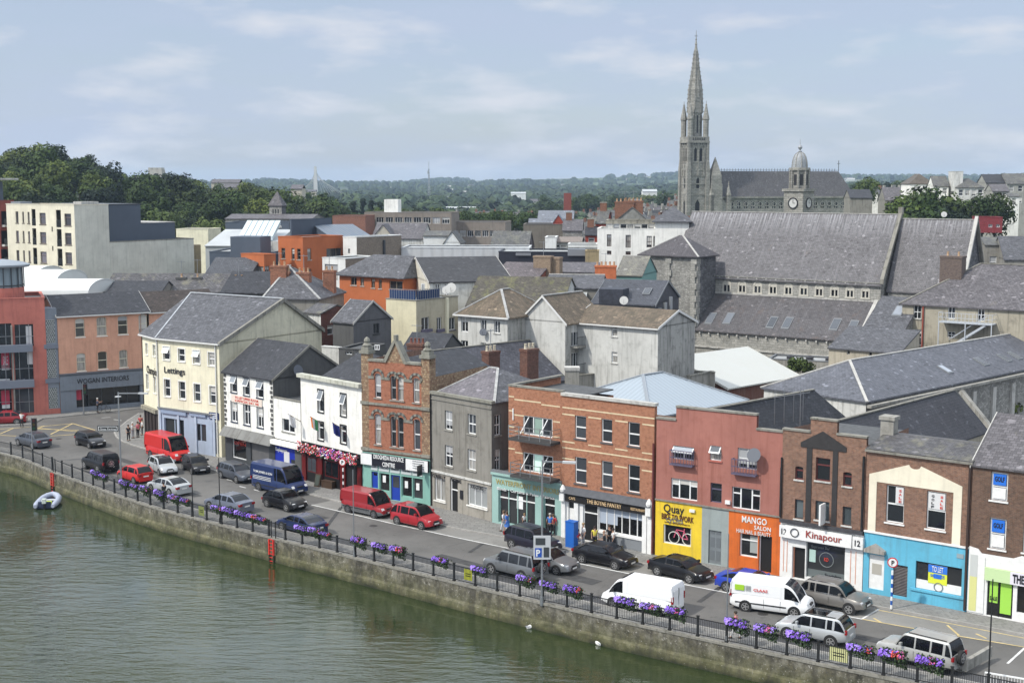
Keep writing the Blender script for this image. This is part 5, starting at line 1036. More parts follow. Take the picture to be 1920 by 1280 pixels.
for x in (.0,b.W*.885):fbox(b,'number_board',f,(x+.04,zf-.75,x+.75,zf+.05),-.3,0,CW);ltr(b,f,x+.2,zf-.55,x+.58,zf-.15,'12',BL,-.32,.02)
M=MB();M.box(0,-.25,zs-.12,b.W,.02,zs+.1,plain('dark canopy lead',(.05,.05,.055),.8,var=.3));M.build('shop_cornice',b.root)
M=MB();M.box(q[0],.24,q[1],q[2],.3,q[3],SHG());o=M.build('shop_window',b.root);M=MB();ring(M,f,(q[0]+q[2])/2,q[1]+1.35,.5,.04,plain('grey window lettering',(.2,.22,.22),.6),.22);M.build('window_emblem',o)
wl=plain('grey window lettering',(.2,.22,.22),.6);fbox(b,'window_band',f,(q[0],q[1],q[2],q[1]+.55),.2,.235,plain('grey window film',(.12,.14,.14),.5),o);ltr(b,f,q[0]+1.3,q[1]+.12,q[2]-.3,q[1]+.42,'Specialists',BL,.18,.01,o);fbox(b,'menu',f,(q[0]+.15,q[1]+1.05,q[0]+.6,q[1]+1.9),.2,.235,plain('pale green notice',(.4,.55,.5),.6),o);ltr(b,f,(q[0]+q[2])/2-.15,q[1]+1.25,(q[0]+q[2])/2+.15,q[1]+1.5,'KD',RD,.2,.01,o)
ltr(b,f,q[0]+.3,q[3]-.45,q[0]+1.6,q[3]-.2,'Espresso Bar',wl,.2,0,o)
OPK=plain('salmon stripe',(.6,.25,.15),.6);M=MB();M.box(dq[0],.2,dq[1],dq[0]+.08,.3,dq[3],OPK);M.box(dq[0]+.08,.26,dq[1],dq[2],.3,dq[3],DDW());M.build('door',b.root)
for x in (.25,.5,b.W-.5,b.W-.85):fbox(b,'pilaster_stripe',f,(x,.4,x+.04,zf-1.0),-.02,0,OPK)
M=MB();M.bar((-.0,-.1,st[0][2]-1.9),(-.0,-.1,zs+.2),.1,BLM);M.bar((b.W-.12,-.1,st[2][2]-1.2),(b.W-.12,-.1,zs),.12,BLM);M.build('downpipe',b.root)
# --- bright blue shop building
b=Bd('sky_blue_shop_building','brown brick building with cream painted arch over a sky blue empty shop','building',G(1617,1108.3),G(1812,1146.5));f=b.front;zt=b.zpx(0,0,839);zs=f.px('z6',135,603)[1]
for i_,r in enumerate([(243,398,317,575),(423,425,502,605)]):
 w_=window(b,f,f.rect('z6',r),'sash',fm=WF(),sill=CW,gm=GLS());q=f.rect('z6',r);xm=(q[0]+q[2])/2;zm=(q[1]+q[3])/2
 fbox(b,'window_poster',f,(xm if i_==0 else q[0]+.08,zm+.08,q[2]-.08,q[3]-.08),.06,.085,PWH(),w_)
 for t,x,mm in (([('SALE',.76,RD)]if i_==0 else [('GOLF',.3,BL),('SALE',.76,RD)])):
  for k,ch in enumerate(t):hh=(q[3]-zm-.3)/4;ltr(b,f,q[0]+(q[2]-q[0])*x-.09,q[3]-.2-hh*(k+1)+.05,q[0]+(q[2]-q[0])*x+.09,q[3]-.2-hh*k-.03,ch,mm,.04,.01,w_)
SKY=render('sky blue paint',(.12,.42,.58),.3,(.1,.2,.25),.55)
q=f.rect('z6',(373,735,573,895));dq=f.rect('z6',(165,705,228,870));d2=f.rect('z6',(272,750,332,900));f.ops+=[q,dq,d2]
f.wall(b.M,0,0,b.W,zs,SKY,dep=.2);f.wall(b.M,0,zs,b.W,zt,BRB);D=6.5;ya,za=3,0
fr=Face(b,(b.W,0),(0,1));fr.wall(b.M,0,0,D,zt,BRB);b.M.poly([(0,D,0),(0,0,0),(0,0,zt),(0,D,zt)],BRB);b.M.poly([(b.W,D,0),(0,D,0),(0,D,zt),(b.W,D,zt)],BRB)
zr=b.zpx(0,D/2,px('z6',0,165)[1]);r_=roof(b,'gx',0,b.W,0,D,zt,zr,SLM,.1,wallm=BRB,gutter=CAP);b.walls()
cx,cz=Face(b,(0,D/2),(1,0)).px('z6',230,85);M=MB();M.box(cx,D/2-.5,zr-.8,cx+.9,D/2+.3,cz-.3,CONC);M.box(cx-.1,D/2-.6,cz-.3,cx+1.0,D/2+.4,cz-.05,CONC);M.build('chimney',r_)
CA=render('cream arch paint',(.74,.69,.55),.1,(.4,.36,.28));M=MB()
g=lambda x,y:f.px('z6',x,y)
L0,L1=g(167,350),g(200,385);R0_,R1_=g(580,405),g(541,427);ap=g(370,305);zsb=zs
quadf(M,[(L0[0],zsb),(L1[0],zsb),(L1[0],L1[1]),(L0[0],L1[1])],-.035,-.001,CA);quadf(M,[(R1_[0],zsb),(R0_[0],zsb),(R0_[0],L1[1]),(R1_[0],L1[1])],-.035,-.001,CA)
zl=L1[1];nl=g(343,310);nr=g(397,318);zn=min(nl[1],nr[1])
quadf(M,[(L0[0],zl),((nl[0]),zl),(nl[0],nl[1]),(L0[0],L0[1])],-.035,-.001,CA);quadf(M,[(nr[0],zl),(R0_[0],zl),(R0_[0],L0[1]),(nr[0],nl[1])],-.035,-.001,CA)
xm=(nl[0]+nr[0])/2;rw=(nr[0]-nl[0])/2;n=8
for k in range(n):
 xa=nl[0]+2*rw*k/n;xb_=nl[0]+2*rw*(k+1)/n;h=lambda x:nl[1]-.62*math.sqrt(max(0,rw*rw-(x-xm)**2))
 quadf(M,[(xa,zl),(xb_,zl),(xb_,h(xb_)),(xa,h(xa))],-.035,-.001,CA)
M.build('painted_arch',b.root)
fbox(b,'shop_coping',f,(0,zs-.02,b.W,zs+.1),-.1,0,CW)
M=MB();M.box(q[0],.14,q[1],q[2],.2,q[3],SHG());o=M.build('shop_window',b.root);zb_=q[1]+(q[3]-q[1])*.33
fbox(b,'window_vinyl',f,(q[0]+.02,q[1]+.02,q[2]-.02,zb_),.1,.138,CW,o);M=MB();ring(M,f,(q[0]+q[2])/2,(q[1]+zb_)/2,.28,.05,GLE(),.08);M.build('window_emblem',o)
bx=(q[0]+(q[2]-q[0])*.27,zb_-.1,q[0]+(q[2]-q[0])*.68,q[3]-.1);
fbox(b,'to_let_board',f,bx,.07,.098,plain('yellow board',(.65,.7,.05),.5),o);fbox(b,'to_let_header',f,(bx[0],bx[3]-.5,bx[2],bx[3]),.05,.068,plain('blue board',(.03,.16,.6),.5),o);ltr(b,f,bx[0]+.25,bx[3]-.43,bx[2]-.25,bx[3]-.08,'TO LET',CW,.035,.01,o)
ltr(b,f,bx[0]+.15,bx[3]-.8,bx[2]-.15,bx[3]-.6,'SHOP PREMISES',plain('blue board',(.03,.16,.6),.5),.055,0,o);fbox(b,'phone_band',f,(bx[0]+.35,bx[1]+.35,bx[2]-.35,bx[1]+.65),.05,.068,plain('blue board',(.03,.16,.6),.5),o)
M=MB();M.box(dq[0],.08,dq[1],dq[2],.2,dq[3],CW);M.box(dq[0]+.2,.06,dq[1]+1.0,dq[2]-.2,.08,dq[3]-.6,plain('beige glazing',(.4,.38,.33),.3));M.build('door',b.root)
fbox(b,'roller_shutter',f,d2,.1,.2,ribbed('dark roller shutter',(.045,.04,.045),.1,.5,.3,axis=1));
M=MB();c_=g(150,685);e_=g(240,705);p_=g(195,652);quadf(M,[(c_[0],c_[1]-.1),(e_[0],c_[1]-.1),(e_[0],c_[1]+.12),(p_[0],p_[1]-.1),(c_[0],c_[1]+.12)],-.35,-.001,render('grey pediment',(.35,.33,.3),.5));M.build('door_pediment',b.root)
M=MB();M.bar((b.W-.1,-.1,zt-.2),(b.W-.1,-.1,.1),.13,plain('dark pipe',(.04,.025,.02),.6));M.build('downpipe',b.root);fbox(b,'shop_sill',f,(q[0]-.3,q[1]-.16,q[2]+.2,q[1]-.02),-.1,0,SKY)
qq=f.rect('z6',(555,703,585,728));fbox(b,'air_vent',f,qq,-.03,0,plain('grey vent',(.25,.33,.36),.6))
# --- golf shop building at the picture edge
b=Bd('golf_shop_building','dark brown brick building with blue window cards over a white green shop','building',G(1813,1147),G(2010,1184));f=b.front;ze=b.zpx(0,0,868);zs=g_=f.px('z6',625,672)[1]
for r in [(708,340,778,475),(702,543,770,690)]:
 w_=window(b,f,f.rect('z6',r),'sash',sill=CW,gm=glassm('pale backed glass',(.3,.36,.4),.1),fw=.1);q=f.rect('z6',r);zm=(q[1]+q[3])/2
 fbox(b,'window_poster',f,(q[0]+.12,zm+.08,q[2]-.12,q[3]-.12),.05,.08,plain('blue window card',(.02,.15,.6),.5),w_);ltr(b,f,q[0]+.22,(zm+q[3])/2-.15,q[2]-.22,(zm+q[3])/2+.18,'GOLF',BL,.035,.02,w_);fbox(b,'window_card',f,(q[0]+.12,q[1]+.12,q[2]-.12,zm-.08),.05,.08,CW,w_)
window(b,f,f.rect('z6',(852,560,920,710)),'sash',sill=CW)
sh=[f.rect('z6',(692,805,800,970)),f.rect('z6',(825,825,960,990))];sh[0]=(sh[0][0],.05,sh[0][2],sh[0][3]);f.ops+=sh
BRK=bricks('sooty brown brick',(.17,.095,.065),(.11,.065,.05),(.16,.13,.1),blotch=(.05,.04,.03),amt=.45)
f.wall(b.M,0,0,b.W,zs-.35,CW,dep=.2);f.wall(b.M,0,zs-.35,b.W,ze,BRK);D=10;zr=b.zpx(0,5,px('r3',0,775)[1]);
b.M.poly([(0,D,0),(0,0,0),(0,0,ze),(0,D,ze)],BRK);fr=Face(b,(b.W,0),(0,1));fr.wall(b.M,0,0,D,ze,BRK);b.M.poly([(b.W,D,0),(0,D,0),(0,D,ze),(b.W,D,ze)],BRK)
roof(b,'gx',0,b.W,0,D,ze,zr,SLP,.15,wallm=BRK,verge=CONL);b.walls()
LIM=plain('lime green vinyl',(.32,.62,.08),.5);PAG=plain('pale green fascia',(.5,.65,.35),.5)
fbox(b,'fascia',f,(1.05,zs-1.95,b.W,zs-1.15),-.2,0,PAG);fbox(b,'fascia_white',f,(2.6,zs-1.95,b.W,zs-1.15),-.215,-.2,plain('lilac white fascia',(.68,.66,.72),.5));ltr(b,f,2.75,zs-1.83,5.6,zs-1.27,'THE GOLF SHOP',BL,-.24,.03)
for i_,q in enumerate(sh):
 M=MB();M.box(q[0],.14,q[1],q[2],.2,q[3],SHG());o=M.build('shop_window' if i_ else 'door',b.root)
 if i_==0:
  w2=(q[2]-q[0]);fbox(b,'door_poster',f,(q[0]+.12,q[1]+.85,q[0]+w2*.4,q[3]-.25),.1,.138,LIM,o);fbox(b,'door_card',f,(q[0]+w2*.5,q[1]+.25,q[2]-.12,q[3]-.25),.1,.138,LIM,o);ltr(b,f,q[0]+.15,q[1]+1.0,q[0]+w2*.38,q[1]+1.25,'SALE',BL,.08,.02,o);fbox(b,'mullion',f,(q[0]+w2*.43,q[1],q[0]+w2*.47,q[3]),.08,.14,BLK,o)
M=MB();quadf(M,[(.0,.1),(1.0,.1),(1.0,zs-.6),(.55,zs-.1),(.0,zs-.0)],-.06,-.001,CW);M.box(.1,-.08,.2,.55,-.06,2.4,plain('pale yellow vinyl',(.6,.6,.25),.5));M.box(.1,-.08,2.4,.55,-.06,3.8,plain('pale grey vinyl',(.5,.52,.5),.5));M.build('side_panel',b.root)
M=MB();quadf(M,[(1.1,zs-1.14),(b.W-1,zs-1.14),(b.W-1,zs-.6),(3.2,zs-.1)],-.04,-.001,CW);M.build('gable_panel',b.root)
# ================= buildings behind the quay front
OLD=43.4;group_roofs='slate roofed buildings behind the quay'
def _mk(b,ze,D,rise,wm,mr,rm,ridge,verge,gutter,over,fin,kind='gx',par=None,ins=None):
 b.ze=ze;b.D=D;b.rt=Face(b,(b.W,0),(0,1));b.wm=wm;b.mr=mr;b.spec=((kind,rise),rm,over,ridge,verge,gutter,par,ins)
 if fin:finish(b)
 return b
def rg(name,label,B,ap,uA,ze=None,Y=None,ang=STD,wm=None,mr=None,rm=None,z0=0,cat='building',fr='p',group=None,over=.2,ridge=None,verge=None,gutter=None,fin=True):
 u,v=px(fr,*B);p=P(u,v,Y)if Y else G(u,v,ze);d=(math.cos(R(ang)),math.sin(R(ang)));W=-along(p,d,px(fr,uA,0)[0])
 b=Bd(name,label,cat,(p.x-d[0]*W,p.y-d[1]*W),(p.x,p.y),group,z0);ya,za=Face(b,(b.W,0),(0,1)).px(fr,*ap);return _mk(b,p.z-z0,2*ya,za-(p.z-z0),wm,mr,rm,ridge,verge,gutter,over,fin)
def lg(name,label,A,ap,uB,ze=None,Y=None,ang=OLD,wm=None,mr=None,rm=None,z0=0,cat='building',fr='p',group=None,over=.2,ridge=None,verge=None,gutter=None,fin=True,kind='gx',xoff=0,ins=None):
 u,v=px(fr,*A);p=P(u,v,Y)if Y else G(u,v,ze);d=(math.cos(R(ang)),math.sin(R(ang)));W=along(p,d,px(fr,uB,0)[0])
 b=Bd(name,label,cat,(p.x,p.y),(p.x+d[0]*W,p.y+d[1]*W),group,z0);ya,za=Face(b,(xoff,0),(0,1)).px(fr,*ap);return _mk(b,p.z-z0,2*ya,za-(p.z-z0),wm,mr,rm,ridge,verge,gutter,over,fin,kind,ins=ins)
def skylight(b,x,y0,y1,w,zf,parent):
 """roof light lying on the slope; zf(y) = roof height"""
 M=MB();M.hexa([(x,y0,zf(y0)),(x+w,y0,zf(y0)),(x+w,y1,zf(y1)),(x,y1,zf(y1))],[(x,y0,zf(y0)+.12),(x+w,y0,zf(y0)+.12),(x+w,y1,zf(y1)+.12),(x,y1,zf(y1)+.12)],LEAD)
 k=.12;ya,yb=y0+(y1-y0)*.1,y1-(y1-y0)*.1;M.hexa([(x+k,ya,zf(ya)+.1),(x+w-k,ya,zf(ya)+.1),(x+w-k,yb,zf(yb)+.1),(x+k,yb,zf(yb)+.1)],[(x+k,ya,zf(ya)+.15),(x+w-k,ya,zf(ya)+.15),(x+w-k,yb,zf(yb)+.15),(x+k,yb,zf(yb)+.15)],glassm('roof light glass',(.10,.11,.125),.2));return M.build('roof_light',parent)
def roofpx(b,fr,x,y,y0,ze,yr,zr):
 """point of the front roof slope of b seen at a pixel"""
 u,v=px(fr,x,y);d=b.toloc_dir(ray(u,v));c=b.toloc(Vector((0,0,H)));s=(zr-ze)/(yr-y0);t=(ze+s*(c.y-y0)-c.z)/(d.z-s*d.y);q=c+d*t;return q
def dish(b,x,y,z_,r=.45,m=None,par=None,az=-100):
 M=MB();M.lathe((0,0,0),[(.04,-.05),(r*.7,.03),(r,.14)],14,m or plain('white dish',(.45,.45,.43),.6));M.bar((0,0,0),(0,0,-.4),.05,STEEL);M.bar((0,-r*.8,.1),(0,0,.45),.03,STEEL)
 o=M.build('satellite_dish',par or b.root,True);o.matrix_local=Matrix.Translation((x,y,z_))@Matrix.Rotation(R(az)-b.ang+R(90),4,'Z')@Matrix.Rotation(R(72),4,'X');return o
# --- cream apartment block far left
CAP_=render('cream apartment render',(.62,.58,.46),.12,(.3,.27,.2));CAG=render('greenish concrete gable',(.60,.59,.51),.12,(.17,.17,.14));BGC=plain('blue grey cladding',(.07,.088,.115),.55,var=.08,vs=.5)
b=blk('cream_apartment_block','cream five storey apartment block with rows of dark windows and flat roof',(45,572),555,812,Y=206,fr='b1',rf=('flat',0),wm=CAP_,mr=CAG,rm=FLAT,fin=False)
f=b.front
for y0 in (628,772,918,1062):
 k=y0-628
 for r in [(115,y0-2,140,y0+85),(165,y0,182,y0+85),(205,y0+2,224,y0+88),(295,y0+8,345,y0+96),(482,y0+14,535,y0+106)]:
  s=k*.025
  window(b,f,f.rect('b1',(r[0]+s,r[1],r[2]+s,r[3])),'trans' if r[0]>290 else 'none',fm=BRF(),sill=plain('brown sill',(.1,.08,.07),.7),gm=glassm('apartment glass',(.07,.065,.075),.12),dep=.2)
 for r in [(235,y0-20,270,y0+105),(418,y0-14,460,y0+118)]:
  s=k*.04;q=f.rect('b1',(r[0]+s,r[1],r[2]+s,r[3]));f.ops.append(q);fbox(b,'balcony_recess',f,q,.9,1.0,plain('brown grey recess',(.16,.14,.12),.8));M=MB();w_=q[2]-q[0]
  f.bx(M,q[0],q[2],.02,.06,q[1]+1.0,q[1]+1.06,DKW)
  for i in range(8):x=q[0]+w_*i/8;f.bx(M,x,x+.03,.02,.05,q[1],q[1]+1.0,DKW)
  M.build('balcony_rail',b.root)
 for x in (385,):q=f.rect('b1',(x+k*.03,y0+112,x+12+k*.03,y0+150));window(b,f,q,'none',fm=DKW,dep=.2)
finish(b)
ztop=b.ze;M=MB();M.box(.5,.5,ztop+.1,3,2.5,ztop+.4,STEEL);M.box(b.W-3,2,ztop+.1,b.W-1,5,ztop+.5,CONL);M.build('roof_plant',b.root)
APT=b;fr=b.rt;yl0=b.D;zlow=fr.px('b1',830,857)[1];yl1=fr.px('b1',1452,855)[0];yl2=yl1
A_=b.tow((0,yl0+.02,0));B_=b.tow((b.W,yl0+.02,0));b2=Bd('long_concrete_wing','long low greenish concrete wing stained under its parapet','building',A_,B_,z0=0);D=yl1-yl0
boxwalls(b2,0,b2.W,0,D,zlow,CAG,CAG,back=True);b2.M.box(.1,.1,zlow-.5,b2.W-.1,D-.1,zlow-.4,FLAT);b2.walls();parapet(b2,0,b2.W,0,D,zlow,CAP,.12,.25)
b3=Bd('buff_end_wing','buff brick end wing beside the long concrete wing','building',b2.tow((.3,D+.02,0)),b2.tow((b2.W-.3,D+.02,0)),z0=0);d3=max(.8,b3.depth(376,zlow));boxwalls(b3,0,b3.W,0,d3,zlow-1.0,TAN,render('ochre brick render',(.3,.24,.14),.3));b3.M.box(.05,.05,zlow-1.2,b3.W-.05,d3-.05,zlow-1.1,FLAT);b3.walls()
fx=Face(b,(b.W-2.2,0),(0,1));yA=fx.px('b1',812,700)[0];zT=fx.px('b1',815,578)[1];yB=fx.px('b1',1056,700)[0];yC=fx.px('b1',1312,760)[0];zC=fx.px('b1',1060,715)[1]
b4=Bd('blue_rooftop_block','blue grey clad rooftop storey set on the long concrete wing','building',b.tow((0,yA,0)),b.tow((b.W-2.2,yA,0)),z0=0)
M=b4.M;M.box(0,0,zlow-.45,b4.W,yB-yA,zT,BGC);M.box(.2,yB-yA,zlow-.45,b4.W-.0,yC-yA,zC,BGC);b4.walls();part(b4,'roof_edge',lambda M:(M.box(-.05,-.05,zT,b4.W+.08,yB-yA+.05,zT+.15,DKW),M.box(.1,yB-yA+.06,zC,b4.W+.08,yC-yA+.05,zC+.12,CONL)))
# red brick block with balconies at the very edge
b=blk('red_balcony_block','dark red apartment block with concrete balconies at the edge of the picture',(-160,545),-10,104,Y=212,fr='b1',rf=('flat',0),wm=render('dark red render',(.25,.07,.05),.2),rm=FLAT,mr=render('dark red render',(.25,.07,.05),.2),fin=False);
f=b.rt;
for y0 in (625,770,910,1050):
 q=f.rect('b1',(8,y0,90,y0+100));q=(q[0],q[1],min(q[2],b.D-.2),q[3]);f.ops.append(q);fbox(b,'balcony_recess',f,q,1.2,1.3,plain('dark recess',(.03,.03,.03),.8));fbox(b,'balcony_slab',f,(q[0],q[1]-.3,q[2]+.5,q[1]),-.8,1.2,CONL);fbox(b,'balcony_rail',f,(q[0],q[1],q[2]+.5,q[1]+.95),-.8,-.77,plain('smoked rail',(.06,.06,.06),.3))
finish(b);zt=b.ze;part(b,'penthouse',lambda M:M.box(.5,.5,zt,b.W-.5,b.D-1.5,b.toloc(P(15,340,200)).z,BGC));zz_=b.toloc(P(15,340,200)).z;part(b,'penthouse_roof',lambda M:M.slab([(-1,-1,zz_+.3),(b.W+1.5,-1,zz_+.5),(b.W+1.5,b.D,zz_+.5),(-1,b.D,zz_+.3)],.25,CONL))
# white vaults
VLT=plain('white membrane roof',(.62,.64,.62),.5,var=.05,vs=.4)
for i,(uR,vt,Y0)in enumerate([(198,548,172),(137,527,181),(96,517,190)]):
 zb_=P(uR,vt,Y0).z-.2;pR=P(uR,vt,Y0);W_=26 if i==0 else 24;b=Bd('vaulted_roof_hall',['white barrel vaulted roof behind the peach shop, nearest of three','white barrel vaulted roof, middle of three','white barrel vaulted roof, rearmost of three'][i],'building',(pR.x-W_,pR.y),(pR.x,pR.y),'white barrel vaults',0)
 D=6.5;rise=1.75-.15*i;n=12;M=MB()
 pr=[(D/2-D/2*math.cos(math.pi*k/n),zb_+rise*math.sin(math.pi*k/n))for k in range(n+1)]
 for k in range(n):
  (ya,za),(yb,zb2)=pr[k],pr[k+1];sh=lambda y:-(max(0,y))*0.35
  M.slab([(0,ya,za),(b.W+sh(D-ya),ya,za),(b.W+sh(D-yb),yb,zb2),(0,yb,zb2)],.12,VLT)
 M.poly([(b.W-.35*(D-y_)-.05 if y_<D else b.W-.05,y_,z_)for y_,z_ in pr],VLT);M.build('roof',b.root,True);b.M.box(.1,.2,0,b.W-3.2,D-.2,zb_+.1,CONL);b.walls()
# low roofs between vaults and the cream corner building
b=blk('low_grey_roofed_house','low long house with worn grey roof and two clay chimneys behind the cream corner building',(195,545),470,None,Y=178,rf=None,wm=GRY,rm=SLM,D=8,ang=-3,fin=False);b.spec=(('gx',2.1),SLM,.2,None,None,None,None,None);finish(b)
for u_ in (330,360):chimney(b,b.r,u_,520,P(u_,520,180).z,1.3,.9,2.2,GRD,1)
b=blk('brown_roofed_house','long house with dark brown mossy roof behind the peach building',(200,548),300,None,Y=174,D=7,ang=-3,wm=GRY,rm=SLD,rf=('gx',1.3))
b=blk('grey_slated_hall','hall with plain dark slate roof beside the orange flats',(-120,945),215,None,fr='b2',Y=182,D=13,ang=-12,wm=GRD,rm=slate('charcoal slate',(.1,.11,.125),.15),rf=('gx',3.6))
part(b,'clad_storey',lambda M:M.box(1,9,b.ze,b.W-1,13,b.ze+6.4,BGC))
# --- orange flats
ORR=render('burnt orange render',(.43,.135,.055),.12,(.3,.08,.03));ORD=ORR
WR=render('bright white render',(.66,.67,.65),.15,(.3,.3,.28));BUF=BRT
b=blk('orange_flats','burnt orange flats with square grey windows and flat roof, taller part',(485,576),670,972,Y=197,fr='b2',wm=ORR,mr=ORR,rm=FLC,rf=('flat',0),fin=False)
f=b.front;wins(b,f,'b2',[(510,660,540,740),(585,662,610,745),(627,665,655,748),(585,812,610,850),(627,815,655,850)],'trans',fm=GTF(),sill=CONL)
f=b.rt;wins(b,f,'b2',[(705,665,735,748),(705,818,735,855)],'trans',fm=GTF(),sill=CONL);wins(b,f,'b2',[(848,665,962,725)],'g31',fm=GTF());finish(b)
b=blk('orange_flats_low_wing','burnt orange flats, lower wing with corner window',(207,704),380,467,Y=188,fr='b2',wm=ORR,mr=ORR,rm=FLC,rf=('flat',0),fin=False)
wins(b,b.front,'b2',[(248,778,277,862),(326,796,376,850)],'mull',fm=GTF(),sill=CONL);wins(b,b.rt,'b2',[(386,796,422,850)],'mull',fm=GTF());finish(b)
b=blk('white_and_buff_flats','flats with white front and plain buff brick side wall',(972,578),1074,1410,Y=199,fr='b2',wm=WR,mr=BUF,rm=FLC,rf=('flat',0),fin=False);wins(b,b.front,'b2',[(1010,665,1026,700)],'none',fm=DKW)
finish(b);M=MB();q=b.rt.px('b2',1270,600);b.rt.bx(M,q[0],q[0]+.3,-.3,0,0,q[1],DKW);M.build('flue',b.root)
b=blk('white_stair_block','small white block with tall dark window and buff brick side',(817,734),990,1250,Y=186,fr='b2',wm=WR,mr=BUF,rm=FLC,rf=('flat',0),fin=False)
wins(b,b.front,'b2',[(835,780,935,900)],'g22',fm=DKW);finish(b)
b=blk('blue_clad_penthouse','blue grey clad roof storey standing over the orange flats',(574,448),584,887,Y=206,fr='b2',wm=BGC,mr=BGC,rm=BGC,rf=('flat',0))
b=rg('blue_mono_roof_block','sloping blue grey metal roof stepping down beside the clad roof storey',(1185,572),(1040,480),886,Y=205,fr='b2',wm=BGC,mr=BGC,rm=ribbed('blue grey standing seam',(.1,.13,.17),.5),ang=25)
b=blk('orange_terrace_flats','low orange flats under a wide slate roof with grey verge board',(945,856),1425,None,Y=170,fr='b2',wm=ORR,rm=SLB,rf=('hip',2.5),D=6.5,over=.5,ins=(3,1.0),fin=False)
wins(b,b.front,'b2',[(1030,878,1075,940),(1103,884,1130,945),(1185,890,1212,960),(1240,895,1264,965),(1320,905,1420,975)],'mull',fm=GTF(),sill=CONL);finish(b)
b=lg('white_gabled_house','house with pale gable end and long dark slate roof',(1622,912),(1522,728),2240,Y=157,fr='b2',ang=14,wm=WHD,mr=render('pale cream gable',(.60,.57,.48),.3),rm=slate('very dark slate',(.06,.062,.066),.3,((.1,.1,.06),.62,.5)),verge=CONL,fin=False,ridge=None)
wins(b,b.front,'b2',[(1562,928,1588,1010),(1664,928,1698,1015),(1732,926,1770,1015)],'mull');finish(b)
# --- cream flats with roof terrace
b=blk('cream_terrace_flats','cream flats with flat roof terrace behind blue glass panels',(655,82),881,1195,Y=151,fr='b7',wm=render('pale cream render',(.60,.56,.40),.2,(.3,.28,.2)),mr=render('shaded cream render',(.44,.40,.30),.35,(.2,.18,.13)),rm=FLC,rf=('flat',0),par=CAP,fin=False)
f=b.rt
for y0 in (222,405):
 for x0,x1 in ((920,980),(1035,1072),(1128,1175)):
  q=f.rect('b7',(x0,y0,x1,y0+88));window(b,f,q,'g21',sill=PLM,gm=GLS())
  if x0<1100:fbox(b,'balconette',f,(q[0]-.2,q[1]-.25,q[2]+.2,q[1]+.1),-.35,-.1,PLM)
finish(b);ze=b.ze;BG=glassm('blue rail glass',(.03,.06,.15),.15)
M=MB();
for k in range(12):x=.3+(b.W-.6)*k/11;M.bar((x,.3,ze),(x,.3,ze+1.2),.05,STEEL)
for k in range(12):y=.3+(b.D*.6)*k/11;M.bar((b.W-.3,y,ze),(b.W-.3,y,ze+1.2),.05,STEEL)
M.bar((.3,.3,ze+1.2),(b.W-.3,.3,ze+1.2),.05,STEEL);M.bar((b.W-.3,.3,ze+1.2),(b.W-.3,b.D*.6,ze+1.2),.05,STEEL);r_=M.build('terrace_rail',b.root)
part(b,'glass_panels',lambda M:(M.box(.35,.28,ze+.1,b.W-.35,.3,ze+1.1,BG),M.box(b.W-.3,.4,ze+.1,b.W-.28,b.D*.6,ze+1.1,BG)),parent=r_)
dish(b,b.W-.5,b.D*.8,ze+.8,.5);dish(b,b.W-.5,b.D*.92,ze+1.0,.6);M=MB();q=b.rt.px('b7',1105,85)[0];M.bar((b.W+.1,q,ze),(b.W+.1,q,.2),.35,CRM);M.build('pipe_duct',b.root);TF=b
b=blk('pale_roof_room','low white roof room beside two satellite dishes',(240,808),605,None,fr='b3',Y=160,D=4,ang=5,wm=WR,rm=FLC,rf=('flat',0))
# --- grey rendered houses with brown tiles
HG=render('pale grey render',(.54,.54,.51),.4,(.2,.2,.18));HD=render('shaded weathered grey gable',(.36,.355,.33),.7,(.06,.06,.055))  # HD darker than HG: shade of right walls painted in, plus dirt streaks
b=blk('hipped_grey_house','grey rendered house with brown tiled hipped roof and white gutter',(235,1036),606,712,Y=141,fr='b3',wm=HG,mr=HD,rm=TLB,rf=('hip',2.6),over=.35,ridge=RID,ins=None,fin=False)
f=b.front;window(b,f,f.rect('b3',(258,1052,310,1170)),'g21');window(b,f,f.rect('b3',(405,1075,448,1165)),'g21',sill=CONL);window(b,f,f.rect('b3',(505,1085,550,1180)),'g21',sill=CONL);window(b,f,f.rect('b3',(258,1230,310,1300)),'g21');window(b,f,f.rect('b3',(405,1248,448,1320)),'g21',sill=CONL)
b.D=max(b.D,8);b.rt=Face(b,(b.W,0),(0,1));finish(b);part(b,'gutter',lambda M:M.bar((-.35,-.42,b.ze-.05),(b.W+.4,-.42,b.ze-.05),.16,GUT));dish(b,f.px('b3',438,1170)[0],-.3,f.px('b3',438,1170)[1],.4,plain('dark dish',(.1,.11,.13),.6))
b=blk('mossy_roofed_house','larger house with mossy brown slate roof behind the hipped grey house',(300,965),1010,None,Y=153,fr='b3',ang=-12,D=13,wm=HG,rm=slate('moss brown slate',(.11,.1,.075),.3,((.16,.16,.06),.5,.8)),rf=('gx',2.9))
W1=GUT
b=blk('gabled_front_wing','grey rendered wing with white edged gable and balcony doors',(712,1067),1040,1320,Y=140,fr='b3',wm=HG,mr=HD,rm=TLB,rf=('gy',2.55),over=.3,verge=W1,ridge=RID,fin=False)
f=b.rt;
for r in [(245,172,300,298),(245,350,298,470)]:q=f.rect('b8',r);window(b,f,q,'g31');fbox(b,'balconette',f,(q[0]-.2,q[1]-.1,q[2]+.3,q[1]+.05),-.9,-.02,CONC);M=MB();
for r in [(360,165,408,238),(360,335,408,408)]:window(b,f,f.rect('b8',r),'g21',sill=CONL)
finish(b);
f=b.rt
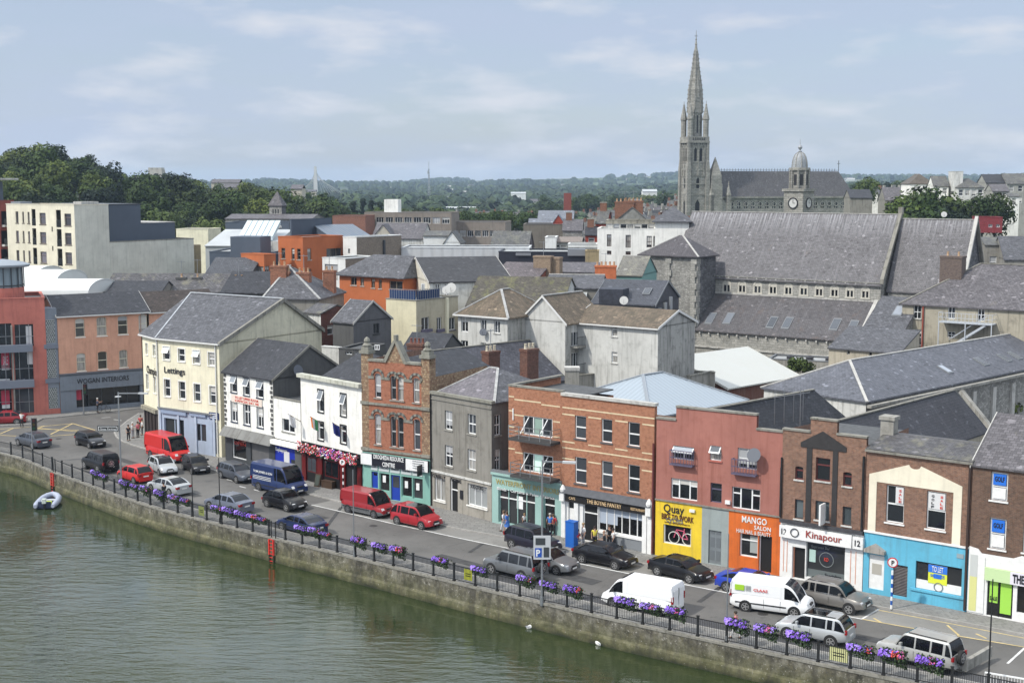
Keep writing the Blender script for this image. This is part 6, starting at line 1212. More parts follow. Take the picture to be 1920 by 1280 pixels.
for r in [(245,172,300,298),(245,350,298,470)]:
 q=f.rect('b8',r);M=MB()
 for k in range(10):y=q[0]-.2+(q[2]-q[0]+.5)*k/9;f.bx(M,y,y+.03,-.9,-.87,q[1],q[1]+1,DKW)
 f.bx(M,q[0]-.2,q[2]+.3,-.9,-.86,q[1]+1,q[1]+1.06,DKW);M.build('balcony_rail',b.root)
GW=b
b=rg('long_grey_tiled_house','grey rendered house with brown tiled roof and stained gable end',(802,180),(925,72),250,Y=133,fr='b8',wm=HG,mr=HD,rm=TLB,over=.3,verge=W1,gutter=GUT,fin=False)
f=b.front
for r in [(503,172,540,245),(503,340,540,415)]:window(b,f,f.rect('b8',r),'trans',sill=CONL)
finish(b)
# --- dark twin gables behind the corner building
b=rg('brick_gabled_house','small house with white front and dark red brick gable end',(165,186),(240,126),28,Y=146,fr='b7',wm=WHD,mr=bricks('dark red brick',(.17,.06,.045),(.12,.04,.035),(.1,.06,.05)),rm=SLM,fin=False)
wins(b,b.rt,'b7',[(215,280,262,347)],'trans');b.D=b.depth(px('b7',400,0)[0],b.ze);finish(b);dish(b,b.W+.4,b.rt.px('b7',320,285)[0],b.rt.px('b7',320,285)[1],.55,plain('rusty dish',(.35,.25,.2),.7))
b=rg('dark_gabled_house','taller house with dark grey rendered gable end and slate roof',(410,252),(552,92),255,Y=141.5,fr='b7',wm=GRD,mr=render('charcoal render',(.115,.115,.12),.3,(.05,.05,.05)),rm=SLB,verge=CONL,fin=False)
wins(b,b.rt,'b7',[(560,268,605,338)],'g21',sill=DKW,fm=DKW);finish(b)
b=blk('yard_outhouse','low flat roofed outhouse with strip windows in the back yard',(300,455),490,None,fr='b7',Y=134,D=5,ang=-20,wm=GRD,rm=FLAT,rf=('flat',0),fin=False);wins(b,b.front,'b7',[(350,470,400,500),(412,465,455,495),(565,425,602,465)],'mull');finish(b)
b=blk('white_yard_wall','ragged white yard wall behind the quoined building',(172,440),300,None,fr='b7',Y=137,D=.5,ang=-30,wm=WHD,rm=CAP,rf=('flat',0),cat='wall')
# --- slate roofs further left
b=blk('chimneyed_slate_house','slate hipped house with two tall brick chimney stacks',(385,1035),790,None,fr='b2',Y=158,D=10,ang=-10,wm=GRY,rm=SLB,rf=('hip',3.6),ridge=RID,ins=(1.5,5.5))
for (x,y,w_,h_)in ((500,838,1.1,3.2),(622,842,1.6,4.6),(425,792,2.0,2.4)):u_,v_=px('b2',x,y);chimney(b,b.r,u_,v_,P(u_,v_,161).z,w_,1.0,h_,bricks('chimney brick',(.33,.13,.08),(.22,.08,.05),(.2,.15,.1)),3)
u_,v_=px('b2',820,828);chimney(b,b.r,u_,v_,P(u_,v_,163).z,1.4,1,3,bricks('chimney brick',(.33,.13,.08),(.22,.08,.05),(.2,.15,.1)),2)
b=blk('dark_low_roof_house','low dark slate roof between the corner building and the chimneyed house',(60,985),520,None,fr='b2',Y=162,D=9,ang=-8,wm=GRD,rm=SLD,rf=('gx',2.2));u_,v_=px('b2',135,892);chimney(b,b.r,u_,v_,P(u_,v_,165).z,1.6,1,2,bricks('chimney brick',(.33,.13,.08),(.22,.08,.05),(.2,.15,.1)),2)
# --- long slate roofs across the back yards (old warehouse lines)
b=lg('slate_warehouse_row','row of dark blue slates with two brick chimneys behind the grey office',(792,748),(745,672),1062,ze=7.2,ang=OLD,wm=GRD,mr=BRB,rm=slate('blue black slate',(.085,.09,.11),.3),ridge=CAP,xoff=0,fin=False)
b.D=11;b.spec=(('gx',b.zpx(b.W,5.5,637)-7.2),)+b.spec[1:];finish(b)
for (x,y)in ((1425,478),(1715,462)):
 u_,v_=px('b7',x,y);Yc=b.tow((0,3,0)).y+(14 if x<1500 else 18);chimney(b,b.r,u_,v_,P(u_,v_,125 if x<1500 else 122).z,1.45,1.0,4.2,bricks('dark chimney brick',(.17,.075,.055),(.12,.05,.04),(.1,.08,.06)),3,plain('cream pot',(.55,.5,.38),.8),label='brick chimney with cream pots')
b=blk('small_chimney_house','small slate house with clustered red chimney pots behind the Victorian gable',(770,470),1060,None,fr='b7',Y=133,D=6,ang=-20,wm=GRD,rm=SLD,rf=('gx',1.6));u_,v_=px('b7',812,415);chimney(b,b.r,u_,v_,P(u_,v_,133).z,1.7,1.2,1.5,bricks('dark chimney brick',(.17,.075,.055),(.12,.05,.04),(.1,.08,.06)),4,plain('dark red pot',(.18,.07,.05),.8))
MET=ribbed('pale blue metal roof',(.33,.38,.42),.5,.4,.2,.25,(.3,.33,.36))
b=lg('metal_roofed_store','store with pale blue ribbed metal hipped roof behind the cafe',(1219,783),(1191,709),1402,ze=8.0,ang=OLD,wm=CONC,rm=MET,kind='hip',over=.1,fin=False,ridge=ribbed('metal flashing',(.25,.28,.31),.5),xoff=4.5)
b.spec=(('hip',b.zpx(b.W*.3,b.D/2,706)-b.ze),)+b.spec[1:7]+((5.5,5.0),);finish(b)
M=MB()
def wallpx(M,pts,h,z_,m,t=.3):
 for (u0,v0),(u1,v1)in zip(pts,pts[1:]):
  a=G(u0,v0,z_);c=G(u1,v1,z_);M.bar((a.x,a.y,z_-h/2),(c.x,c.y,z_-h/2),t,m,h);M.bar((a.x,a.y,z_+.06),(c.x,c.y,z_+.06),t+.15,CAP,.12)
wallpx(M,[(985,722),(1060,707),(1222,690),(1340,699)],3.0,7.2,CONC);wallpx(M,[(1290,706),(1336,697)],3.0,7.2,CONC);tag(M.build('yard_parapet_wall'),'grey concrete parapet wall around the metal roofed store','wall')
c_=G(1060,689,9.6);M=MB();M.box(c_.x,c_.y,5,c_.x+1.3,c_.y+1.2,9.3,CONC);M.box(c_.x-.08,c_.y-.08,9.3,c_.x+1.38,c_.y+1.28,9.6,CONL);o=M.build('rendered_chimney');tag(o,'square rendered chimney planted with red flowers on the parapet wall','chimney')
b=lg('white_roofed_shed','rusty shed with bright white corrugated roof',(1245,566),(907,370),1700,ze=5.2,fr='b8',ang=OLD,wm=ribbed('rusty corrugated wall',(.13,.045,.03),.3,.8,0,.5,(.25,.22,.18)),mr=ribbed('rusty corrugated wall',(.13,.045,.03),.3,.8,0,.5,(.25,.22,.18)),rm=ribbed('white corrugated roof',(.50,.51,.48),.35,.6,0,.35,(.45,.44,.38)),over=.35,verge=WHD,fin=False)
zr_=b.zpx(0,b.D/2,px('b8',0,370)[1]);finish(b)
def planeroof(name,label,e0,e1,r1,r0,ze,zr_,wm,rm,extra=None):
 """gabled roof from pixels: eave e0-e1, ridge r0-r1 at heights ze, zr_"""
 E0,E1=G(*e0,ze),G(*e1,ze);d=(E1-E0).normalized();b=Bd(name,label,'building',(E0.x,E0.y),(E1.x,E1.y),None,0)
 q0,q1=b.toloc(G(*r0,zr_)),b.toloc(G(*r1,zr_));yr=(q0.y+q1.y)/2;M=MB();x0,x1=q0.x,q1.x
 M.slab([(0,0,ze),(b.W,0,ze),(x1,yr,zr_),(x0,yr,zr_)],.14,rm);M.slab([(x0,yr,zr_),(x1,yr,zr_),(x1,yr*2,ze),(x0,yr*2,ze)],.14,rm)
 if b.W>x1+.5:M.slab([(b.W,0,ze),(b.W,yr*2,ze),(x1,yr*2,ze),(x1,yr,zr_)],.14,rm)
 b.r=M.build('roof',b.root);M=MB();M.bar((x0,yr,zr_+.03),(x1,yr,zr_+.03),.28,CAP,.1);M.build('ridge_tiles',b.r)
 b.M.hexa([(0.1,.1,0),(b.W-.1,.1,0),(b.W-.1,yr*2,0),(min(x0,0)+.1,yr*2,0)],[(0.1,.1,ze-.1),(b.W-.1,.1,ze-.1),(b.W-.1,yr*2,ze-.1),(min(x0,0)+.1,yr*2,ze-.1)],wm);b.walls();b.yr=yr;b.zr=zr_;b.ze=ze;return b
b=planeroof('dark_slate_store','store with wide dark slate roof behind the dusky red building',(1370,872),(1622,812),(1523,730),(1330,768),5.6,9.6,GRD,SLD)
BKG=b
M=MB();an=G(1452,790,9.4);
for k in range(4):M.bar((an.x+.7*k,an.y,9.2+.1*k),(an.x+.7*k,an.y,11.9),.03,STEEL)
M.bar((an.x-.1,an.y,11.2),(an.x+2.6,an.y,11.6),.04,STEEL);M.bar((an.x+1.9,an.y,6.5),(an.x+1.9,an.y,12),.05,STEEL);o=M.build('aerial_array');tag(o,'thin metal aerial frame over the dusky red building','aerial')
b=planeroof('lower_dark_slate_roof_block','lower dark slate roof beneath the long slate warehouse',(1640,880),(1857,808),(1800,732),(1560,787),4.6,8.2,TAN,slate('smooth dark slate',(.065,.068,.08),.12))
M=MB();p0,p1=G(1802,733,8.35),G(1870,818,4.8);M.bar(p0,p1,.45,CONC,.35);M.build('verge_coping',b.root).parent=None
o=[x for x in COL.objects if x.name.startswith('verge_coping')][-1];o.parent=None;o.name='sloping_wall_coping';tag(o,'sloping pale coping along the edge of the lower dark roof','wall')
# long slate warehouse
E=1624,750
b=lg('long_slate_warehouse','very long blue slate roofed warehouse with small roof lights',(1624,752),(1593,675),1975,ze=7.3,ang=OLD,wm=STN,mr=WHD,rm=slate('weathered blue slate',(.15,.165,.195),.2,((.3,.3,.3),.66,.35)),kind='hip',over=.25,ridge=CONL,fin=False,xoff=6)
b.W=b.W+6;b.rt=Face(b,(b.W,0),(0,1));zrr=b.zpx(b.W*.5,b.D/2,652)
b.spec=(('hip',b.spec[0][1]),)+b.spec[1:7]+((6,.01),);finish(b);WHS=b;zr_=b.ze+b.spec[0][1]
zf=lambda y:b.ze+(zr_-b.ze)*(y+.25)/(b.D/2+.25)+.0
for (x,y,w_)in ((770,310,1.0),(1165,225,1.2),(1415,185,1.0),(1530,160,1.0)):
 q=roofpx(b,'r3',x,y,-.25,b.ze,b.D/2,zr_);skylight(b,q.x-w_/2,q.y-.7,q.y+.7,w_,zf,b.r)
q=roofpx(b,'b5',270,1222,-.25,b.ze,b.D/2,zr_)
part(b,'wall_coping',lambda M:M.box(-.3,-.75,b.ze-.55,b.W,-.28,b.ze-.3,CONC))
for k in range(6):x=b.W*.35+k*4.2;fbox(b,'stone_pier',b.front,(x,2.5,x+.7,b.ze-1.2),-.25,0,CONL)
# --- tan rendered building with fire escape
b=blk('tan_rendered_building','tan rendered building with steel fire escape and purple slate hipped roof',(1692,569),2010,None,Y=158,wm=TAN,rm=SLP,rf=('hip',4.7),D=13,over=.3,ridge=CAP,ins=(7,2),fin=False)
f=b.front;wins(b,f,'b5',[(620,790,660,868),(618,922,660,1010)],'g22',sill=CAP);wins(b,f,'b5',[(808,800,845,868),(970,810,1005,880),(805,935,845,970)],'g22');finish(b)
part(b,'downpipe',lambda M:M.bar((f.px('b5',675,800)[0],-.15,b.ze-.1),(f.px('b5',675,800)[0],-.15,.2),.16,plain('rust red pipe',(.25,.06,.04),.6)))
u_,v_=px('b5',765,522);cy=b.tow((6,6,0)).y;chimney(b,b.r,u_,v_,P(u_,v_,cy).z,2.6,1.6,6.0,bricks('grey brown brick',(.16,.12,.1),(.11,.085,.075),(.12,.1,.09)),2)
M=MB();a0,zp=f.px('b5',762,888,-1.2);a1,_=f.px('b5',1055,885,-1.2);WS=plain('pale grey steel',(.42,.45,.48),.5)
zp=f.px('b5',900,888,-1.6)[1];M.box(a0,-1.7,zp-.12,a1,-.02,zp,WS)
for x in (a0,a1-.1,(a0+a1)/2):M.box(x,-1.7,0,x+.1,-1.6,zp-.12,WS)
for zz_ in (.5,1.05):M.bar((a0,-1.68,zp+zz_),(a1,-1.68,zp+zz_),.05,WS);M.bar((a0,-1.68,zp+zz_),(a0,0,zp+zz_),.05,WS);M.bar((a1,-1.68,zp+zz_),(a1,0,zp+zz_),.05,WS)
for k in range(15):x=a0+(a1-a0)*k/14;M.bar((x,-1.68,zp),(x,-1.68,zp+1.05),.04,WS)
sx0,sx1=(a0+a1)/2-1.8,a1-.8
for yy in (-1.55,-.75):M.bar((sx0,yy,zp-3.0),(sx1,yy,zp-.15),.12,WS,.25);M.bar((sx0,yy,zp-2.0),(sx1,yy,zp+.85),.05,WS)
for k in range(12):x=sx0+(sx1-sx0)*k/12;M.box(x,-1.5,zp-3+2.85*k/12,x+.28,-.8,zp-2.95+2.85*k/12,WS)
M.build('fire_escape',b.root)
# lean-to slate between church and tan building
b=blk('vestry','low slate roofed vestry with small pointed windows beside the tan building',(158,1018),545,None,fr='b5',Y=150,D=6,wm=render('cream buff render',(.42,.38,.3),.25),rm=SLB,rf=('mono',1.9),fin=False)
for r in [(256,1035,272,1062),(376,1045,392,1068)]:window(b,b.front,b.front.rect('b5',r),'none',fm=CONL,arch=.3,wallm=b.wm)
finish(b)
b=blk('slate_lean_to','tall slate lean to roof with one roof light between church and tan building',(325,945),548,None,fr='b5',Y=157,D=7,wm=STN,rm=SLB,rf=('mono',8.3-0),fin=False);b.spec=(('mono',b.zpx(2,7,px('b5',0,745)[1])-b.ze),)+b.spec[1:];finish(b)
zf=lambda y:b.ze+b.spec[0][1]*y/7;skylight(b,b.W*.5,3.4,5.2,1.2,zf,b.r)
b=blk('flat_roofed_annexe','flat grey roofed annexe with three dark roof domes before the church',(1440,673),1562,None,ze=4.2,D=5,ang=-22,wm=CONC,rm=FLC,rf=('flat',0),par=LEAD)
for k in range(3):M=MB();M.lathe((b.W*(.3+.3*k),2.2,b.ze-.1),[(.5,0),(.5,.3),(.3,.5),(.05,.55)],10,plain('dark dome',(.03,.03,.035),.3));M.build('roof_dome',b.root,True)
# --- the long church
CHS=slate('church slate',(.175,.175,.184),.22,((.2,.14,.09),.62,.5)).copy();CHS.name='nave slate with lime runs'
nt=CHS.node_tree;bs=nt.nodes['Principled BSDF'];old=bs.inputs['Base Color'].links[0].from_socket;tcx=N(nt,'ShaderNodeTexCoord');sxx=N(nt,'ShaderNodeSeparateXYZ');L(nt,tcx.outputs['Object'],sxx.inputs[0])
mrx=N(nt,'ShaderNodeMapRange');mrx.inputs['From Min'].default_value=19.2;mrx.inputs['From Max'].default_value=22.6;L(nt,sxx.outputs['Z'],mrx.inputs['Value']);fs=noise(nt,uvn(nt,(3.0,.12,1)),1.2,4,.6)
mm_=N(nt,'ShaderNodeMath',operation='MULTIPLY');L(nt,mrx.outputs[0],mm_.inputs[0]);L(nt,ramp(nt,fs,[(.42,g3(0)),(.68,g3(1))]),mm_.inputs[1]);L(nt,mix(nt,old,(.32,.32,.335),mm_.outputs[0]),bs.inputs['Base Color'])
pB=G(1652,528,13.6);d=(math.cos(R(STD)),math.sin(R(STD)));W=-along(pB,d,1262)
b=Bd('long_stone_church','long grey stone church with huge slate nave roof and paired lancet windows','church',(pB.x-d[0]*W,pB.y-d[1]*W),(pB.x,pB.y),None,0);f=b.front;ze=13.6;CH=b
yr,zr=Face(b,(b.W,0),(0,1)).px('p',1686,402)
zc=f.px('p',1500,558)[1];ZL=f.px('p',1640,566)[1]
TR=plain('pale stone tracery',(.48,.46,.4),.8,var=.15)
for i in range(10):
 x0=b4x=705+115.5*i;yo=580+4.7*i+(i*i)*.05
 q=f.rect('b4',(x0+5,yo+8,x0+48,yo+85));f.ops.append(q)
 M=MB();xm=(q[0]+q[2])/2;w_=(q[2]-q[0])
 for xx in (q[0]-.22,q[2]):f.bx(M,xx,xx+.22,-.06,.1,q[1]-.1,q[3]-.5,TR)
 f.bx(M,xm-.09,xm+.09,-.0,.12,q[1],q[3]-.3,TR);f.bx(M,q[0]-.3,q[2]+.3,-.12,.05,q[1]-.25,q[1]-.05,TR)
 n=8;ro=w_/2+.25
 for k in range(n):
  t0,t1=math.pi*k/n,math.pi*(k+1)/n
  def pp(r,t):return (xm-r*math.cos(t),q[3]-.55+r*1.15*math.sin(t))
  A0,A1,B0,B1=pp(w_/2-.02,t0),pp(w_/2-.02,t1),pp(ro,t0),pp(ro,t1);M.hexa([f.pt(A0[0],-.06,A0[1]),f.pt(A1[0],-.06,A1[1]),f.pt(A1[0],.05,A1[1]),f.pt(A0[0],.05,A0[1])],[f.pt(B0[0],-.06,B0[1]),f.pt(B1[0],-.06,B1[1]),f.pt(B1[0],.05,B1[1]),f.pt(B0[0],.05,B0[1])],TR)
 M.poly([f.pt(q[0],-.02,q[3]-.55),f.pt(q[2],-.02,q[3]-.55),f.pt(q[2]-.15,-.02,q[3]-.05),f.pt(xm,-.02,q[3]+.25),f.pt(q[0]+.15,-.02,q[3]-.05)],TR)
 o=M.build('window',b.root);M=MB();M.poly([f.pt(q[0],.12,q[1]),f.pt(q[2],.12,q[1]),f.pt(q[2],.12,q[3]),f.pt(q[0],.12,q[3])],GLS());M.build('pane',o)
f.wall(b.M,0,2,b.W,ze,ASH,dep=.14);D=2*yr
b.M.poly([(b.W,0,0),(b.W,D,0),(b.W,D,ze),(b.W,yr,zr-.1),(b.W,0,ze)],STN);b.M.poly([(0,D,0),(0,0,0),(0,0,ze),(0,yr,zr-.1),(0,D,ze)],STN);b.M.poly([(b.W,D,0),(0,D,0),(0,D,ze),(b.W,D,ze)],STN)
r_=roof(b,'gx',0,b.W,0,D,ze,zr,CHS,.35,.16,ridge=CONL)
M=MB()
for k in range(int(b.W/1.5)):M.box(k*1.5+.4,-.28,ze-.55,k*1.5+.6,0,ze-.3,CONL)
M.box(0,-.3,ze-.3,b.W,0,ze-.16,STN);M.build('eaves_corbels',b.root)
# verge copings: nave right
M=MB();s_=(zr-ze)/yr
M.hexa([(b.W+.0,-.4,ze-.3),(b.W+.5,-.4,ze-.3),(b.W+.5,yr,zr-.2),(b.W,yr,zr-.2)],[(b.W+.0,-.4,ze+.35),(b.W+.5,-.4,ze+.35),(b.W+.5,yr,zr+.6),(b.W,yr,zr+.6)],CAP);M.box(b.W-.05,yr-.3,zr,b.W+.55,yr+.3,zr+1.0,CAP);M.build('gable_coping',r_)
# aisle
fa=Face(b,(0,-5.8),(1,0));zaE=fa.px('p',1500,631)[1];xr=f.px('p',1640,566)[0];xl=0
sl=(zc-zaE)/5.8;M=MB();M.slab([(xl,-6.1,zaE-.1),(xr,-6.1,zaE-.1),(xr,-.0,ZL),(xl,-.0,ZL)],.15,slate('aisle slate',(.135,.132,.138),.2,((.15,.10,.075),.55,.5)));ra=M.build('aisle_roof',b.root)
zfa=lambda y:zaE-.1+(ZL-zaE+.1)*(y+6.1)/6.1
for x_,y_ in ((610,870),(745,870),(1070,900),(1185,905),(1545,915),(1675,930)):
 q=roofpx(b,'b4',x_,y_,-6.1,zaE-.1,0,ZL);skylight(b,q.x-.6,q.y-.9,q.y+.9,1.2,zfa,ra)
b.M.poly([(xl,-5.8,0),(xr,-5.8,0),(xr,-5.8,zaE-.2),(xl,-5.8,zaE-.2)],ASH);b.M.poly([(xr,-5.8,0),(xr,0,0),(xr,0,ZL-.2),(xr,-5.8,zaE-.2)],STN)
M=MB();M.hexa([(xr,-6.2,zaE-.3),(xr+.5,-6.2,zaE-.3),(xr+.5,0,ZL-.2),(xr,0,ZL-.2)],[(xr,-6.2,zaE+.25),(xr+.5,-6.2,zaE+.25),(xr+.5,0,ZL+.3),(xr,0,ZL+.3)],CONL);M.box(xl,-.12,ZL-.02,xr,-.0,ZL+.2,CONL);M.build('aisle_coping',ra)
M=MB();
for k in range(int(xr/1.5)):M.box(k*1.5+.4,-6.15,zaE-.6,k*1.5+.6,-5.8,zaE-.35,CONL)
M.box(0,-6.1,2.2,xr,-5.8,2.5,CONL);M.box(0,-6.0,3.4,xr,-5.8,3.6,CONL);M.build('aisle_corbels',b.root)
b.walls()
# chancel
xc1=Face(b,(0,2.0),(1,0)).px('p',1797,540)[0];fc=Face(b,(0,1.2),(1,0));zec=fc.px('p',1690,540)[1];fR=Face(b,(0,yr),(1,0));xq,zrc=fR.px('p',1826,412)
c=Bd('church_chancel','lower slate roofed chancel with stone gable joined to the long church','church',b.tow((b.W+.55,1.2,0)),b.tow((xq,1.2,0)),None,0);D2=2*(yr-1.2)
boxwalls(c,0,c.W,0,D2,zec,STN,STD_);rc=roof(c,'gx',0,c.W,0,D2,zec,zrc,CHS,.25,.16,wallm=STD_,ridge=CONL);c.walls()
M=MB();M.hexa([(c.W+.15,-.3,zec-.3),(c.W+.6,-.3,zec-.3),(c.W+.6,D2/2,zrc-.2),(c.W+.15,D2/2,zrc-.2)],[(c.W+.15,-.3,zec+.3),(c.W+.6,-.3,zec+.3),(c.W+.6,D2/2,zrc+.5),(c.W+.15,D2/2,zrc+.5)],CONL);M.hexa([(c.W+.15,D2/2,zrc-.2),(c.W+.6,D2/2,zrc-.2),(c.W+.6,D2+.3,zec-.3),(c.W+.15,D2+.3,zec-.3)],[(c.W+.15,D2/2,zrc+.5),(c.W+.6,D2/2,zrc+.5),(c.W+.6,D2+.3,zec+.3),(c.W+.15,D2+.3,zec+.3)],CAP);M.build('gable_coping',rc)
fg=Face(c,(c.W,0),(0,1));M=MB();
for x_ in (D2*.42,D2*.5,D2*.58):fg.bx(M,x_-.2,x_+.2,-.08,.02,zec-3,zec+3.0,GLS())
fg.bx(M,D2*.36,D2*.38,-.15,.02,zec-3.2,zec+2,TR);fg.bx(M,D2*.62,D2*.64,-.15,.02,zec-3.2,zec+2,TR);M.build('east_window',c.root);dish(c,c.W*.55,D2*.6,zrc+.6,.4)
# tower with hipped slate roof
xt1=f.px('p',1342,500)[0];ft=Face(b,(xt1,0),(0,1));dT=-ft.px('p',1306,560)[0];ff_=Face(b,(0,-dT),(1,0));xt0=ff_.px('p',1203,500)[0];zet=ff_.px('p',1306,481)[1]
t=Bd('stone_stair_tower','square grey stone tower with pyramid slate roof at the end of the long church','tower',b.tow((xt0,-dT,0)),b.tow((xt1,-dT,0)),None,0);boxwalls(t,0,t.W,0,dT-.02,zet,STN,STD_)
dd=dT-.02;apx=Face(t,(0,dd/2),(1,0)).px('p',1277,441);M=MB();e=[(-.5,-.5,zet),(t.W+.5,-.5,zet),(t.W+.5,dd+.3,zet),(-.5,dd+.3,zet)];a1_=(apx[0]-.3,dd/2,apx[1]);a2_=(apx[0]+.3,dd/2,apx[1]);SLT=slate('dark purple slate',(.115,.11,.12),.15)
M.slab([e[0],e[1],a2_,a1_],.15,SLT);M.slab([e[1],e[2],a2_],.15,SLT);M.slab([e[2],e[3],a1_,a2_],.15,SLT);M.slab([e[3],e[0],a1_],.15,SLT);rt=M.build('roof',t.root);M=MB();M.bar(e[1],a2_,.25,CONL,.1);M.bar(e[0],a1_,.25,CONL,.1);M.build('ridge_tiles',rt)
t.walls();M=MB();
for x_ in (0,t.W*.45,t.W-.9):
 for k in range(int(zet/.9)):w_=.95 if k%2 else .7;M.box(x_,-.25,k*.9,x_+w_,-.0,k*.9+.87,ASH)
M.build('quoins',t.root);M=MB()
for k in range(int(zet/.9)):w_=.9 if k%2 else .65;M.box(t.W,.0,k*.9,t.W+.12,w_,k*.9+.87,ASH)
M.build('side_quoins',t.root)
# ================= town centre and skyline
def fh(name,label,A,uB,vr,Y,ang=STD,wm=None,mr=None,rm=None,fr='p',D=None,kind='gx',cat='house',W=None,uC=None,over=.2,wn=None,fin=True,ridge=None,z0=None,chim=0,group=None):
 p=P(*px(fr,*A),Y);z0=terr(p.x,p.y)-1 if z0 is None else z0
 z0=min(z0,p.z-3)
 b=blk(name,label,A,uB,uC,Y=Y,ang=ang,fr=fr,wm=wm,mr=mr,rm=rm,W=W,D=D if D else (None if uC else 7),z0=z0,cat=cat,over=over,fin=False,ridge=ridge,group=group)
 if kind=='flat':b.spec=(('flat',0),)+b.spec[1:]
 else:b.spec=((kind,max(.6,b.zpx(b.W*.5,b.D/2,px(fr,0,vr)[1])-b.ze)),)+b.spec[1:]
 if wn:
  nx,nz,h=wn;
  for j in range(nz):
   for i in range(nx):
    x=b.W*(i+.5)/nx;zt=b.ze-.5-j*(h*1.9);window(b,b.front,(x-.5,zt-h,x+.5,zt),'sash',sill=None)
 if fin:finish(b)
 for k in range(chim):
  M=MB();zr=b.ze+b.spec[0][1];x=b.W*(.12+.76*k);M.box(x,b.D/2-.4,zr-1,x+1.1,b.D/2+.4,zr+1.2,CHB);M.box(x-.05,b.D/2-.45,zr+1.2,x+1.15,b.D/2+.45,zr+1.35,CONC);M.build('chimney',b.r)
 return b
CHB=bricks('town chimney brick',(.25,.10,.065),(.17,.07,.045),(.2,.15,.1))
SLG=slate('grey green slate',(.14,.145,.14),.25,((.2,.2,.14),.5,.6));SLV=slate('silver blue slate',(.22,.25,.29),.15);FCD=plain('dark fascia cladding',(.02,.022,.032),.5)
RB2=render('rust red wall',(.30,.06,.04),.2);BEI=render('beige render',(.50,.46,.38),.2);MALL=plain('white metal roof',(.40,.42,.42),.45,var=.12,vs=.3)
# church tower beyond the rooftops
b=fh('church_nave','long grey slated church nave beyond the shopping roofs',(90,438),740,405,285,fr='b2',ang=-6,wm=STN,rm=SLP,D=10,cat='church')
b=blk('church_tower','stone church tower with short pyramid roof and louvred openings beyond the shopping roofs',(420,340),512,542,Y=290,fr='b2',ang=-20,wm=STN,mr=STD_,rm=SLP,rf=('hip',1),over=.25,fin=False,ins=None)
rz=b.zpx(b.W/2,b.D/2,px('b2',0,235)[1])-b.ze;b.spec=(('hip',rz),)+b.spec[1:7]+((b.W/2-.05),);
for i in range(3):q=b.front.rect('b2',(442+19*i,368,453+19*i,402));window(b,b.front,q,'none',fm=STN,gm=GLS(),arch=.3,wallm=STN)
finish(b)
# shopping centre roofs
b=fh('shopping_centre_roof','wide white metal shopping centre roof with glazed skylight strip',(-60,640),455,520,232,fr='b2',ang=-4,wm=MALL,rm=MALL,D=26,cat='building');
M=MB();GG=glassm('pale skylight glass',(.35,.4,.42),.2)
zz=b.ze+b.spec[0][1]*.45
for k in range(6):x=b.W*(.42+.085*k);M.hexa([(x,3,b.ze+.8),(x+b.W*.075,3,b.ze+.8),(x+b.W*.075,9,b.ze+3.4),(x,9,b.ze+3.4)],[(x,3,b.ze+1.5),(x+b.W*.075,3,b.ze+1.5),(x+b.W*.075,9,b.ze+4.1),(x,9,b.ze+4.1)],GG)
M.build('skylight',b.r)
b=fh('blue_grey_mall_roof','long dark blue grey flat roof carrying a row of white roof domes',(92,470),565,0,262,fr='b2',ang=-4,wm=BGC,rm=BGC,D=10,kind='flat',cat='building')
for k in range(7):
 if k==3:continue
 M=MB();x=b.W*(.42+.07*k);M.lathe((x,.6,b.ze-1.0),[(.9,0),(.9,.3),(.6,.7),(.05,.85)],10,plain('white dish',(.62,.62,.6),.5));M.build('roof_dome',b.root,True)
b=fh('service_roof','pale flat service roof with ducts behind the orange low wing',(-30,690),460,0,205,fr='b2',ang=-4,wm=BGC,rm=FLC,D=18,kind='flat',cat='building')
for k,(x,w_)in enumerate(((.25,1.6),(.62,1.2),(.8,2.2))):M=MB();M.box(b.W*x,4+k,b.ze-.12,b.W*x+w_,5.5+k,b.ze+1.4,[DKW,STEEL,CONL][k]);M.build('roof_plant',b.root)
b=fh('cream_low_store','low cream store beyond the concrete wing',(1320,760),1560,742,270,fr='b1',ang=-6,wm=CRM,rm=FLC,D=8,kind='flat',cat='building')
# long brown school blocks
SCH=render('brown panel cladding',(.24,.21,.18),.2)
b=fh('school_block','long brown panelled school block with strip windows beyond the slate gables',(1132,395),1785,0,330,fr='b2',ang=-7,wm=SCH,rm=FLC,D=12,kind='flat',cat='school',fin=False)
for j in range(2):
 for i in range(9):q=(b.W*(.03+.108*i),b.ze-2.6-3.4*j,b.W*(.03+.108*i)+b.W*.085,b.ze-1.1-3.4*j);window(b,b.front,q,'g31',fm=WF())
finish(b);part(b,'plant_room',lambda M:M.box(b.W*.2,3,b.ze,b.W*.36,7,b.ze+3.2,WHT))
b=fh('school_wing','low brick school wing joined to the panelled block',(893,420),1140,0,320,fr='b2',ang=-7,wm=bricks('school brick',(.3,.12,.08),(.22,.09,.06),(.2,.15,.12)),rm=FLC,D=10,kind='flat',cat='school')
b=fh('second_school_block','second brown panelled school block further right with white strip windows',(180,345),590,0,335,fr='b3',ang=-7,wm=SCH,rm=FLAT,D=12,kind='flat',cat='school',fin=False)
for i in range(7):q=(b.W*(.03+.138*i),b.ze-3.6,b.W*(.03+.138*i)+b.W*.11,b.ze-2.1);window(b,b.front,q,'g31',fm=WF())
finish(b)
b=fh('slate_gabled_hall','long purple slate hall with cream gabled dormer front beside the blue penthouse',(1190,585),1570,470,228,fr='b2',ang=-4,wm=WHD,rm=SLP,D=12,cat='hall',ridge=CONL)
c=fh('dormer_gable','cream gable projecting from the long purple slate hall',(1200,570),1345,478,226,fr='b2',ang=-4,wm=BEI,rm=SLP,D=5,kind='gy',cat='house')
